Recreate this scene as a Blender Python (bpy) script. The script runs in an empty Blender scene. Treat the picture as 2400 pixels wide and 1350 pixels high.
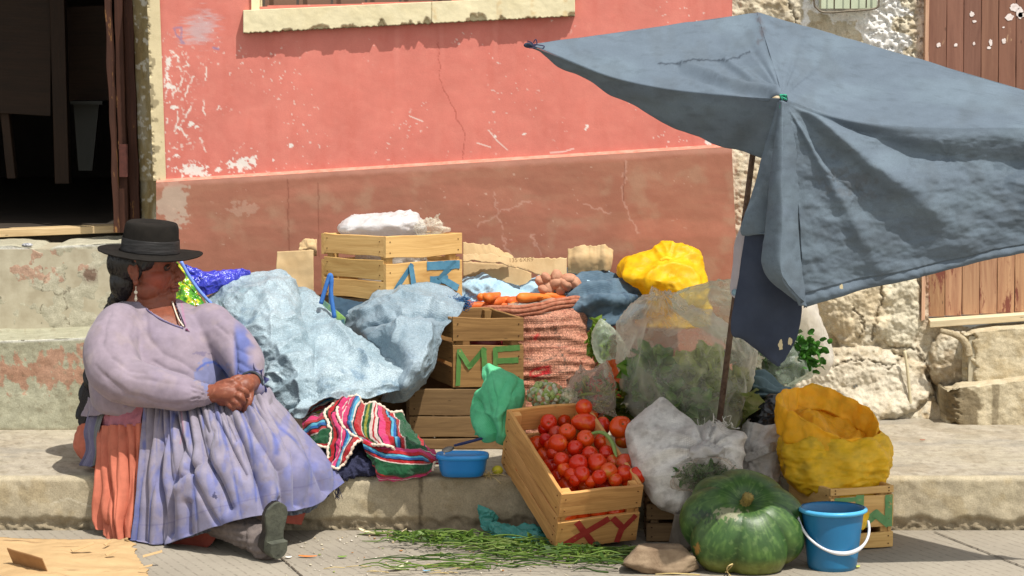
import bpy, math, random
import numpy as np
from mathutils import Vector, Matrix
random.seed(7)
scene = bpy.context.scene
COL = scene.collection
# ---------------------------------------------------------------- camera
F = 6000.0
PITCH = math.atan(612 / F)
CAM = np.array([0.0, -7.0, 1.39])
_sp, _cp = math.sin(PITCH), math.cos(PITCH)
def ray(px, py):
    x = (np.asarray(px, float) - 1200) / F
    y = -(np.asarray(py, float) - 675) / F
    return np.stack([x, _cp + y * _sp, -_sp + y * _cp], -1)
def P(px, py, Y):
    d = ray(px, py)
    t = (np.asarray(Y, float) - CAM[1]) / d[..., 1]
    return CAM + d * t[..., None]
def PZ(px, py, z):
    d = ray(px, py)
    t = (z - CAM[2]) / d[..., 2]
    return CAM + d * t[..., None]
def PPL(px, py, p0, n):
    d = ray(px, py); p0 = np.array(p0, float); n = np.array(n, float)
    t = ((p0 - CAM) @ n) / (d @ n)
    return CAM + d * t[..., None]
def proj(V):
    V = np.asarray(V, float) - CAM
    x = V[..., 0]; f = V[..., 1] * _cp - V[..., 2] * _sp; u = V[..., 1] * _sp + V[..., 2] * _cp
    return 1200 + F * x / f, 675 - F * u / f
def mpp(Y): return (Y + 7) / F
# ---------------------------------------------------------------- noise
def _tab(seed):
    r = np.random.RandomState(seed)
    p = r.permutation(256)
    g = r.normal(size=(256, 3)); g /= np.linalg.norm(g, axis=1)[:, None]
    return np.concatenate([p, p, p]), g
_T = {}
def pn(X, seed=0):
    X = np.asarray(X, float)
    if seed not in _T: _T[seed] = _tab(seed)
    p, g = _T[seed]
    i = np.floor(X).astype(int); f = X - i; i &= 255
    w = f * f * f * (f * (f * 6 - 15) + 10)
    out = 0
    for dx in (0, 1):
        wx = w[..., 0] if dx else 1 - w[..., 0]
        for dy in (0, 1):
            wy = w[..., 1] if dy else 1 - w[..., 1]
            for dz in (0, 1):
                wz = w[..., 2] if dz else 1 - w[..., 2]
                h = p[p[p[(i[..., 0] + dx) & 255] + ((i[..., 1] + dy) & 255)] + ((i[..., 2] + dz) & 255)]
                gr = g[h]
                out = out + wx * wy * wz * (gr[..., 0] * (f[..., 0] - dx) + gr[..., 1] * (f[..., 1] - dy) + gr[..., 2] * (f[..., 2] - dz))
    return out * 1.6
def fbm(X, oct=4, seed=0, gain=.5):
    a, s, o = 1.0, 1.0, 0
    for k in range(oct):
        o = o + a * pn(np.asarray(X) * s, seed + k); a *= gain; s *= 2.03
    return o
def ridge(X, oct=3, seed=0, gain=.5, sharp=1.0):
    a, s, o = 1.0, 1.0, 0
    for k in range(oct):
        o = o + a * (1 - np.abs(pn(np.asarray(X) * s, seed + k)) * 2) ** sharp; a *= gain; s *= 2.1
    return o
def sm(a, b, x):
    t = np.clip((x - a) / (b - a), 0, 1); return t * t * (3 - 2 * t)
def v3(*a): return np.stack(np.broadcast_arrays(*[np.asarray(q, float) for q in a]), -1)
# ---------------------------------------------------------------- colours, materials
def lin(c):
    c = np.asarray(c, float) / 255.0
    return np.where(c <= .04045, c / 12.92, ((c + .055) / 1.055) ** 2.4)
def rgba(c): return (*[float(q) for q in lin(c)], 1.0)
class NT:
    def __init__(s, name):
        s.m = bpy.data.materials.new(name); s.m.use_nodes = True
        s.t = s.m.node_tree; s.t.nodes.clear()
        s.out = s.n('ShaderNodeOutputMaterial')
    def n(s, typ, **kw):
        nd = s.t.nodes.new(typ)
        for k, v in kw.items(): setattr(nd, k, v)
        return nd
    def l(s, a, b): s.t.links.new(a, b)
    def setv(s, sock, v):
        if isinstance(v, bpy.types.NodeSocket): s.l(v, sock)
        else: sock.default_value = v
    def noise(s, vec, scale, detail=4, rough=.55, dist=0):
        nd = s.n('ShaderNodeTexNoise'); s.l(vec, nd.inputs['Vector'])
        nd.inputs['Scale'].default_value = scale; nd.inputs['Detail'].default_value = detail
        nd.inputs['Roughness'].default_value = rough; nd.inputs['Distortion'].default_value = dist
        return nd.outputs['Fac']
    def ramp(s, fac, stops, interp='LINEAR'):
        nd = s.n('ShaderNodeValToRGB'); s.l(fac, nd.inputs[0]); r = nd.color_ramp; r.interpolation = interp
        while len(r.elements) < len(stops): r.elements.new(1)
        for e, (p, c) in zip(r.elements, stops):
            e.position = p; e.color = c if len(c) == 4 else (*c, 1)
        return nd.outputs[0]
    def math(s, op, a, b=0.0, c=0.0):
        nd = s.n('ShaderNodeMath', operation=op); s.setv(nd.inputs[0], a); s.setv(nd.inputs[1], b); s.setv(nd.inputs[2], c)
        return nd.outputs[0]
    def mix(s, fac, a, b, mode='MIX'):
        nd = s.n('ShaderNodeMix', data_type='RGBA', blend_type=mode)
        s.setv(nd.inputs['Factor'], fac); s.setv(nd.inputs[6], a); s.setv(nd.inputs[7], b)
        return nd.outputs[2]
    def mapping(s, vec, scale=(1, 1, 1), rot=(0, 0, 0)):
        nd = s.n('ShaderNodeMapping'); s.l(vec, nd.inputs[0]); nd.inputs['Scale'].default_value = scale; nd.inputs['Rotation'].default_value = rot
        return nd.outputs[0]
    def bump(s, h, strength, dist=.002, prev=None):
        nd = s.n('ShaderNodeBump'); nd.inputs['Strength'].default_value = strength; nd.inputs['Distance'].default_value = dist
        s.l(h, nd.inputs['Height'])
        if prev is not None: s.l(prev, nd.inputs['Normal'])
        return nd.outputs[0]
    def bsdf(s, col, rough=.8, spec=.3, normal=None, **kw):
        nd = s.n('ShaderNodeBsdfPrincipled'); s.setv(nd.inputs['Base Color'], col); s.setv(nd.inputs['Roughness'], rough)
        nd.inputs['Specular IOR Level'].default_value = spec
        if normal is not None: s.l(normal, nd.inputs['Normal'])
        for k, v in kw.items(): s.setv(nd.inputs[k.replace('_', ' ')], v)
        return nd
    def finish(s, nd): s.l(nd.outputs[0], s.out.inputs[0]); return s.m
def mat(name, c1, c2=None, scale=20, rough=.8, spec=.3, bumps=((200, .3, .001),), c3=None, s3=6, t3=.6, vcol=False, obj_var=0, sss=0, sheen=0, coat=0, metal=0, transl=0, stretch=(1, 1, 1), speck=0, sscale=420, vc=(.66, .90)):
    n = NT(name)
    tc = n.n('ShaderNodeTexCoord'); vec = n.mapping(tc.outputs['Object'], stretch)
    if vcol:
        at = n.n('ShaderNodeAttribute', attribute_name='Col'); base = at.outputs['Color']
        f = n.noise(vec, scale, 5, .6); base = n.mix(1.0, base, n.ramp(f, [(.3, (vc[0],) * 3), (.7, (vc[1],) * 3)]), 'MULTIPLY')
    else:
        c2 = c2 or c1
        base = n.ramp(n.noise(vec, scale, 5, .6), [(.33, rgba(c1)), (.67, rgba(c2))])
    if c3 is not None:
        base = n.mix(n.ramp(n.noise(vec, s3, 6, .65), [(t3, (0, 0, 0)), (t3 + .06, (1, 1, 1))]), base, rgba(c3))
    if speck:
        base = n.mix(1.0, base, n.ramp(n.noise(vec, sscale, 2, .6), [(.32, (1 - speck,) * 3), (.68, (1 + speck,) * 3)]), 'MULTIPLY')
    if obj_var:
        oi = n.n('ShaderNodeObjectInfo'); hs = n.n('ShaderNodeHueSaturation'); n.l(base, hs.inputs['Color'])
        n.l(n.math('MULTIPLY_ADD', oi.outputs['Random'], obj_var, 1 - obj_var / 2), hs.inputs['Value'])
        n.l(n.math('MULTIPLY_ADD', oi.outputs['Random'], obj_var * .08, .5 - obj_var * .04), hs.inputs['Hue']); base = hs.outputs[0]
    nm = None
    for (sc_, st, di) in bumps:
        if sc_ == 'weave':
            uvn = n.n('ShaderNodeUVMap').outputs[0]
            w1 = n.n('ShaderNodeTexWave'); w1.bands_direction = 'X'; n.l(uvn, w1.inputs[0]); w1.inputs['Scale'].default_value = st
            w2 = n.n('ShaderNodeTexWave'); w2.bands_direction = 'Y'; n.l(uvn, w2.inputs[0]); w2.inputs['Scale'].default_value = st
            h = n.math('MULTIPLY', w1.outputs['Fac'], w2.outputs['Fac']); nm = n.bump(h, .6, di, nm)
            base = n.mix(n.math('MULTIPLY', h, .5), base, n.mix(1.0, base, (1.6, 1.6, 1.6, 1), 'MULTIPLY'))
        else:
            nm = n.bump(n.noise(vec, sc_, 5, .6), st, di, nm)
    kw = {}
    if sss: kw['Subsurface_Weight'] = sss; 
    if sheen: kw['Sheen_Weight'] = sheen
    if coat: kw['Coat_Weight'] = coat
    if metal: kw['Metallic'] = metal
    b = n.bsdf(base, rough, spec, nm, **kw)
    if sss: b.inputs['Subsurface Scale'].default_value = .01; b.inputs['Subsurface Radius'].default_value = (1, .4, .2)
    if transl:
        tr = n.n('ShaderNodeBsdfTranslucent'); n.l(base, tr.inputs[0]) ; mx = n.n('ShaderNodeMixShader'); mx.inputs[0].default_value = transl
        n.l(b.outputs[0], mx.inputs[1]); n.l(tr.outputs[0], mx.inputs[2]); return n.finish(mx)
    return n.finish(b)
def plastic(name, tint, alpha, transl=.4, rough=.25, bscale=30, bst=.5):
    n = NT(name); tc = n.n('ShaderNodeTexCoord')
    nm = n.bump(n.noise(tc.outputs['Object'], bscale, 5, .6, 1.0), bst, .006)
    b = n.bsdf(rgba(tint), rough, .6, nm)
    tr = n.n('ShaderNodeBsdfTranslucent'); tr.inputs[0].default_value = rgba(tint)
    m1 = n.n('ShaderNodeMixShader'); m1.inputs[0].default_value = transl; n.l(b.outputs[0], m1.inputs[1]); n.l(tr.outputs[0], m1.inputs[2])
    tp = n.n('ShaderNodeBsdfTransparent'); tp.inputs[0].default_value = (.96, .97, .96, 1)
    lw = n.n('ShaderNodeLayerWeight'); lw.inputs['Blend'].default_value = .35; n.l(nm, lw.inputs['Normal'])
    pat = n.math('MULTIPLY_ADD', n.noise(tc.outputs['Object'], 14, 4), .7, -.35)
    fac = n.math('ADD', n.math('ADD', n.math('MULTIPLY', lw.outputs['Facing'], .5), alpha), pat)
    fac = n.math('MINIMUM', n.math('MAXIMUM', fac, .08), .97)
    m2 = n.n('ShaderNodeMixShader'); n.l(fac, m2.inputs[0]); n.l(tp.outputs[0], m2.inputs[1]); n.l(m1.outputs[0], m2.inputs[2])
    return n.finish(m2)
# ---------------------------------------------------------------- objects
ORG = {}
def tag(o, label=None, cat=None, group=None, kind=None):
    if label: o['label'] = label
    if cat: o['category'] = cat
    if group: o['group'] = group
    if kind: o['kind'] = kind
    return o
def thing(name, loc, label, cat, group=None, kind=None):
    o = bpy.data.objects.new(name, None); COL.objects.link(o); o.empty_display_size = .05
    o.location = [float(q) for q in loc]; ORG[o.name] = np.array([float(q) for q in loc])
    return tag(o, label, cat, group, kind)
def part(name, V, Fc, material, parent=None, smooth=True, uv=None, col=None, flat=None, origin=None):
    """one mesh object; V in world coordinates"""
    V = np.asarray(V, float)
    if parent is not None: org = ORG[parent.name]
    elif origin is not None: org = np.array(origin, float)
    else: org = np.array([(V[:, 0].min() + V[:, 0].max()) / 2, (V[:, 1].min() + V[:, 1].max()) / 2, V[:, 2].min()])
    me = bpy.data.meshes.new(name)
    me.from_pydata((V - org).tolist(), [], Fc if isinstance(Fc, list) else Fc.tolist())
    if uv is not None:
        ul = me.uv_layers.new(name='UVMap'); vi = np.empty(len(me.loops), int); me.loops.foreach_get('vertex_index', vi)
        ul.data.foreach_set('uv', np.asarray(uv, float)[vi].ravel())
    if col is not None:
        ca = me.color_attributes.new('Col', 'FLOAT_COLOR', 'POINT')
        c = np.ones((len(V), 4)); c[:, :3] = np.clip(col, 0, 1.3); ca.data.foreach_set('color', c.ravel())
    me.materials.append(material)
    if smooth: me.polygons.foreach_set('use_smooth', [True] * len(me.polygons))
    me.update()
    o = bpy.data.objects.new(name, me); COL.objects.link(o)
    if parent is not None: o.parent = parent
    else: o.location = org
    ORG[o.name] = org
    return o
def solid(o, t, off=0):
    m = o.modifiers.new('s', 'SOLIDIFY'); m.thickness = t; m.offset = off; return o
def vnormals(V, Fc):
    Fa = [f for f in Fc]
    Q = np.array([f if len(f) == 4 else (*f, f[2]) for f in Fa])
    n = np.cross(V[Q[:, 2]] - V[Q[:, 0]], V[Q[:, 3]] - V[Q[:, 1]])
    bad = Q[:, 3] == Q[:, 2]
    if bad.any(): n[bad] = np.cross(V[Q[bad, 1]] - V[Q[bad, 0]], V[Q[bad, 2]] - V[Q[bad, 0]])
    N = np.zeros_like(V)
    for k in range(4): np.add.at(N, Q[:, k], n)
    return N / (np.linalg.norm(N, axis=1)[:, None] + 1e-12)
def gridfaces(R, C, closed=False, base=0):
    i, j = np.meshgrid(np.arange(R - 1), np.arange(C if closed else C - 1), indexing='ij')
    j2 = (j + 1) % C
    return (np.stack([i * C + j, i * C + j2, (i + 1) * C + j2, (i + 1) * C + j], -1).reshape(-1, 4) + base)
def cr1(A, n, closed=False):
    """catmull-rom along axis 0 to n samples"""
    A = np.asarray(A, float); k = len(A)
    if k == 2 and not closed:
        t = np.linspace(0, 1, n).reshape(-1, *([1] * (A.ndim - 1))); return A[0] * (1 - t) + A[1] * t
    if closed: t = np.arange(n) / n * k; E = np.concatenate([A[-1:], A, A[:2]])
    else:
        t = np.linspace(0, k - 1 - 1e-9, n); E = np.concatenate([2 * A[:1] - A[1:2], A, 2 * A[-1:] - A[-2:-1]])
    i = np.floor(t).astype(int); f = (t - i).reshape(-1, *([1] * (A.ndim - 1)))
    p0, p1, p2, p3 = E[i], E[i + 1], E[i + 2], E[i + 3]
    return .5 * (2 * p1 + (p2 - p0) * f + (2 * p0 - 5 * p1 + 4 * p2 - p3) * f * f + (3 * p1 - p0 - 3 * p2 + p3) * f ** 3)
def ctrl(rows):
    """rows of (px,py,Y) -> world control grid"""
    A = np.array(rows, float); return P(A[..., 0], A[..., 1], A[..., 2])
def patch(C, nu, nv):
    G = cr1(C, nu); return np.swapaxes(cr1(np.swapaxes(G, 0, 1), nv), 0, 1)
def gnorm(G):
    du = np.gradient(G, axis=0); dv = np.gradient(G, axis=1); n = np.cross(dv, du)
    return n / (np.linalg.norm(n, axis=-1)[..., None] + 1e-12)
def guv(R, C, su=1, sv=1):
    u, v = np.meshgrid(np.linspace(0, su, R), np.linspace(0, sv, C), indexing='ij'); return np.stack([v, u], -1)
class MB:
    def __init__(s): s.v = []; s.f = []; s.uv = []; s.c = []; s.n = 0
    def add(s, V, Fc, uv=None, col=None):
        V = np.asarray(V, float).reshape(-1, 3)
        s.v.append(V); b = s.n
        s.f += [tuple(int(q) + b for q in f) for f in Fc]
        s.uv.append(np.asarray(uv, float).reshape(-1, 2) if uv is not None else np.zeros((len(V), 2)))
        s.c.append(np.broadcast_to(np.asarray(col if col is not None else (1, 1, 1), float), (len(V), 3)))
        s.n += len(V); return s
    def box(s, lo, hi, M=None, col=None):
        x0, y0, z0 = lo; x1, y1, z1 = hi
        V = np.array([[x0, y0, z0], [x1, y0, z0], [x1, y1, z0], [x0, y1, z0], [x0, y0, z1], [x1, y0, z1], [x1, y1, z1], [x0, y1, z1]], float)
        if M is not None: V = V @ M[0] + M[1]
        return s.add(V, [(0, 3, 2, 1), (4, 5, 6, 7), (0, 1, 5, 4), (1, 2, 6, 5), (2, 3, 7, 6), (3, 0, 4, 7)], col=col)
    def board(s, o, u, v, n, wob=.002, seed=0, seg=10, bev=.0015):
        """board from corner o, length vector u, width v, thickness n, slightly irregular"""
        r = np.random.RandomState(seed); o, u, v, n = [np.asarray(q, float) for q in (o, u, v, n)]
        lu, lv, ln = [np.linalg.norm(q) for q in (u, v, n)]
        if (np.cross(u, v) @ n) < 0: o = o + n; n = -n
        uh, vh, nh = u / lu, v / lv, n / ln
        prof = [(bev, 0), (lv - bev, 0), (lv, bev), (lv, ln - bev), (lv - bev, ln), (bev, ln), (0, ln - bev), (0, bev)]
        xs = np.linspace(0, 1, seg + 1); ph = r.rand(6) * 40
        w0 = pn(v3(xs * lu * 9 + ph[0], ph[1], 0), 3) * wob; w1 = pn(v3(xs * lu * 9 + ph[2], ph[3], 0), 3) * wob
        V = []
        for k, x in enumerate(xs):
            for (a, b) in prof:
                a2 = a + (w0[k] if a < lv / 2 else w1[k])
                V.append(o + uh * x * lu + vh * a2 + nh * b)
        V = np.array(V); m = 8
        Fc = [tuple(q[::-1]) for q in gridfaces(seg + 1, m, True)] + [tuple(range(m))[::-1][::-1], tuple(range(seg * m, seg * m + m))[::-1]]
        uu = np.repeat(xs * lu, m); vv = np.tile(np.array([a + b for a, b in prof]), seg + 1)
        uv = np.stack([uu + ph[4], vv + ph[5]], -1)
        c = np.array([.85 + .3 * r.rand()] * 3) * np.array([1, 1 - .04 * r.rand(), 1 - .1 * r.rand()])
        return s.add(V, Fc, uv, c)
    def tube(s, path, rad, n=10, cap=True, col=None, squash=None):
        path = np.asarray(path, float); k = len(path); rad = np.broadcast_to(np.asarray(rad, float), (k,))
        T = np.gradient(path, axis=0); T /= np.linalg.norm(T, axis=1)[:, None] + 1e-12
        a = np.array([0, 0, 1.]) if abs(T[0][2]) < .9 else np.array([1., 0, 0])
        N = []; x = np.cross(T[0], a); x /= np.linalg.norm(x)
        for t in T:
            x = x - t * (x @ t); x /= np.linalg.norm(x) + 1e-12; N.append(x)
        N = np.array(N); B = np.cross(T, N)
        th = np.linspace(0, 2 * math.pi, n, endpoint=False)
        V = path[:, None] + rad[:, None, None] * (np.cos(th)[None, :, None] * N[:, None] + np.sin(th)[None, :, None] * B[:, None])
        Fc = [tuple(f) for f in gridfaces(k, n, True)]
        if cap: Fc += [tuple(range(n))[::-1], tuple((k - 1) * n + q for q in range(n))]
        d = np.concatenate([[0], np.cumsum(np.linalg.norm(np.diff(path, axis=0), axis=1))])
        uv = np.stack([np.repeat(d, n), np.tile(th / 6.283 * .1, k)], -1)
        return s.add(V, Fc, uv, col)
    def limb(s, path, rad, n=16, sub=4):
        path = np.asarray(path, float); rad = np.asarray(rad, float); m = (len(path) - 1) * sub + 1
        if len(path) > 2: p2 = cr1(path, m); r2 = cr1(rad[:, None], m)[:, 0]
        else: p2 = cr1(path, m); r2 = np.linspace(rad[0], rad[1], m)
        # rounded ends
        t0 = (p2[0] - p2[1]) / np.linalg.norm(p2[0] - p2[1]); t1 = (p2[-1] - p2[-2]) / np.linalg.norm(p2[-1] - p2[-2])
        a = np.array([.99, .87, .6, .3])
        e0 = [p2[0] + t0 * r2[0] * q for q in a]; e1 = [p2[-1] + t1 * r2[-1] * q for q in a[::-1]]
        q0 = [r2[0] * math.sqrt(1 - q * q) for q in a]; q1 = [r2[-1] * math.sqrt(1 - q * q) for q in a[::-1]]
        return s.tube(np.concatenate([e0, p2, e1]), np.concatenate([q0, r2, q1]), n)
    def ell(s, c, r, R=None, nu=24, nv=16, col=None):
        th = np.linspace(0, math.pi, nv + 1)[1:-1]; ph = np.linspace(0, 2 * math.pi, nu, endpoint=False)
        V = np.stack([np.sin(th)[:, None] * np.cos(ph), np.sin(th)[:, None] * np.sin(ph), np.cos(th)[:, None] + 0 * ph], -1).reshape(-1, 3)
        V = np.concatenate([V, [[0, 0, 1], [0, 0, -1]]]) * np.asarray(r, float)
        k = nv - 1; Fc = [tuple(f)[::-1] for f in gridfaces(k, nu, True)][:]
        Fc = [tuple(f)[::-1] for f in Fc]
        Fc = [f[::-1] for f in Fc]
        t, b = k * nu, k * nu + 1
        Fc += [(t, q, (q + 1) % nu) for q in range(nu)] + [(b, (k - 1) * nu + (q + 1) % nu, (k - 1) * nu + q) for q in range(nu)]
        if R is not None: V = V @ np.asarray(R, float)   # rows of R = local axes
        return s.add(V + np.asarray(c, float), Fc, col=col)
    def lathe(s, c, prof, n=40, R=None, col=None):
        th = np.linspace(0, 2 * math.pi, n, endpoint=False); prof = np.asarray(prof, float)
        V = np.stack([prof[:, 0][:, None] * np.cos(th), prof[:, 0][:, None] * np.sin(th), prof[:, 1][:, None] + 0 * th], -1).reshape(-1, 3)
        if R is not None: V = V @ np.asarray(R, float)
        return s.add(V + np.asarray(c, float), gridfaces(len(prof), n, True), col=col)
    def arr(s): return np.concatenate(s.v), s.f
    def build(s, name, material, parent=None, smooth=False, vc=False, **kw):
        V, Fc = s.arr()
        return part(name, V, Fc, material, parent, smooth, np.concatenate(s.uv), np.concatenate(s.c) if vc else None, **kw)
def frame(zdir, xhint=(1, 0, 0)):
    z = np.array(zdir, float); z /= np.linalg.norm(z); x = np.array(xhint, float); x -= z * (x @ z); x /= np.linalg.norm(x)
    return np.stack([x, np.cross(z, x), z])
def remesh(mb, vox, smooth=6, fac=.5):
    V, Fc = mb.arr(); me = bpy.data.meshes.new('tmp'); me.from_pydata(V.tolist(), [], Fc)
    o = bpy.data.objects.new('tmp', me); COL.objects.link(o)
    bm_fix(me)
    m = o.modifiers.new('r', 'REMESH'); m.mode = 'VOXEL'; m.voxel_size = vox
    if smooth: q = o.modifiers.new('s', 'SMOOTH'); q.iterations = smooth; q.factor = fac
    dg = bpy.context.evaluated_depsgraph_get(); me2 = bpy.data.meshes.new_from_object(o.evaluated_get(dg))
    V = np.empty(len(me2.vertices) * 3); me2.vertices.foreach_get('co', V); V = V.reshape(-1, 3)
    Fc = [tuple(p.vertices) for p in me2.polygons]
    bpy.data.objects.remove(o); bpy.data.meshes.remove(me); bpy.data.meshes.remove(me2)
    return V, Fc
def bm_fix(me):
    import bmesh
    b = bmesh.new(); b.from_mesh(me); bmesh.ops.recalc_face_normals(b, faces=b.faces); b.to_mesh(me); b.free()
def segfar(PX, PY, pts):
    return segdist(PX, PY, pts)
def creases(lst, warp=5, s=30, seed=3):
    """hand-laid valley folds: (points in photo px, depth m, width px)"""
    def f(u, v, G):
        PX, PY = proj(G); wx = PX + warp * pn(v3(PX / s, PY / s, 0), seed); wy = PY + warp * pn(v3(PX / s, PY / s, 5), seed + 1); h = np.zeros(PX.shape)
        for pts, a, w in lst:
            d = segdist(wx, wy, pts); h -= a * (.75 * np.exp(-d / (w * .9)) + .35 * np.exp(-(d / w) ** 2)); h += .15 * a * np.exp(-((d - 3 * w) / (w * 1.4)) ** 2)
        return h
    return f

# ================================================================ setting
def pxgrid(x0, x1, ytop, ybot, Y, step=2.6):
    """dense sheet; ytop, ybot are functions of px giving photo rows"""
    xs = np.arange(x0, x1 + step * .5, step); n = int(max((ybot(xs) - ytop(xs)).max() / step, 2)) + 1
    t = np.linspace(0, 1, n)[:, None]
    PY = ytop(xs)[None] * (1 - t) + ybot(xs)[None] * t; PX = np.broadcast_to(xs, PY.shape)
    return PX, PY, P(PX, PY, np.broadcast_to(Y, PX.shape) if np.isscalar(Y) else Y(PX, PY))
def segdist(PX, PY, pts):
    d = np.full(PX.shape, 1e9)
    for (ax, ay), (bx, by) in zip(pts[:-1], pts[1:]):
        L2 = (bx - ax) ** 2 + (by - ay) ** 2 + 1e-9
        t = np.clip(((PX - ax) * (bx - ax) + (PY - ay) * (by - ay)) / L2, 0, 1)
        d = np.minimum(d, np.hypot(PX - ax - t * (bx - ax), PY - ay - t * (by - ay)))
    return d
def fn(PX, PY, s, oct=4, seed=0, sx=1, sy=1): return fbm(v3(PX / s * sx, PY / s * sy, 0.37 + seed), oct, seed)
def lay(col, m, c): return col * (1 - m[..., None]) + lin(c) * m[..., None]
def blob(PX, PY, cx, cy, rx, ry, rough=.5, s=14, seed=1):
    d = np.hypot((PX - cx) / rx, (PY - cy) / ry); return sm(.08, -.08, d - 1 + fn(PX, PY, s, 4, seed) * rough)
M_plaster = mat('painted_plaster', (1, 1, 1), vcol=True, vc=(.735, .835), speck=.05, scale=9, rough=.85, spec=.15, bumps=((25, .12, .004), (180, .3, .001)))
M_concrete = mat('concrete', (1, 1, 1), vcol=True, speck=.14, sscale=260, scale=30, rough=.9, spec=.12, bumps=((40, .5, .004), (260, .6, .0015)))
M_rough = mat('rough_render', (1, 1, 1), vcol=True, speck=.14, sscale=260, scale=40, rough=.95, spec=.08, bumps=((60, .6, .004), (300, .6, .0015)))
WY = 1.10
def plinth_top(x): return 427 - (np.asarray(x, float) - 375) * .0612
def shear(V): return V
# ---- ground: street pavement with combed grooves
n = NT('street_paving'); tc = n.n('ShaderNodeTexCoord'); ob = tc.outputs['Object']
big = n.noise(ob, 2.2, 5, .6); fine = n.noise(ob, 90, 4, .7); mid = n.noise(ob, 14, 5, .65)
base = n.ramp(big, [(.35, rgba((140, 133, 120))), (.65, rgba((162, 154, 139)))])
base = n.mix(n.math('MULTIPLY', mid, .8), base, rgba((140, 131, 118)))
wv = n.n('ShaderNodeTexWave'); wv.bands_direction = 'X'; mp = n.mapping(ob, (1, 1, 1), (0, 0, -.42)); n.l(mp, wv.inputs[0])
wv.inputs['Scale'].default_value = 10.5; wv.inputs['Distortion'].default_value = 1.2; wv.inputs['Detail'].default_value = 3; wv.inputs['Detail Scale'].default_value = 3
dash = n.noise(n.mapping(ob, (25, 60, 1), (0, 0, -.42)), 1, 2)
gr = n.math('MULTIPLY', n.ramp(wv.outputs['Fac'], [(.0, (1, 1, 1)), (.16, (0, 0, 0))]), n.ramp(dash, [(.42, (0, 0, 0)), (.6, (1, 1, 1))]))
base = n.mix(n.math('MULTIPLY', gr, .45), base, rgba((88, 80, 70)))
base = n.mix(n.ramp(fine, [(.62, (0, 0, 0)), (.72, (.5, .5, .5))]), base, rgba((196, 186, 168)))
nb = n.bump(gr, -.8, .004); nb = n.bump(mid, .4, .004, nb); nb = n.bump(fine, .6, .002, nb)
M_ground = n.finish(n.bsdf(base, .9, .15, nb))
MB().add([[-40, -30, 0], [40, -30, 0], [40, .0, 0], [-40, .0, 0]], [(0, 1, 2, 3)]).build('street', M_ground)['kind'] = 'structure'
for px0, px1 in ((655, 700), (2190, 2330)):
    a = PZ(px0, 1248, .0); b = PZ(px1, 1352, .0)
m = MB()
for (pa, pb) in (((2190, 1246), (2460, 1352)), ((640, 1290), (720, 1360))):
    a = PZ(*pa, 0.003); b = PZ(*pb, 0.003); d = (b - a); nn = np.array([-d[1], d[0], 0]); nn /= np.linalg.norm(nn); nn *= .0025
    t = np.linspace(0, 1, 40)[:, None]; w = pn(v3(t[:, 0] * 30, 0, 0), 4)[:, None] * nn * 1.5
    q = a + d * t + w; wd = (1 + .6 * pn(v3(t[:, 0] * 20, 3, 0), 5))[:, None]
    m.add(np.concatenate([q - nn * wd, q + nn * wd]), [(i, i + 1, i + 41, i + 40) for i in range(39)])
o = m.build('paving_joint', mat('joint_dirt', (72, 64, 54), (100, 90, 76), 60)); o['kind'] = 'structure'
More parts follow.
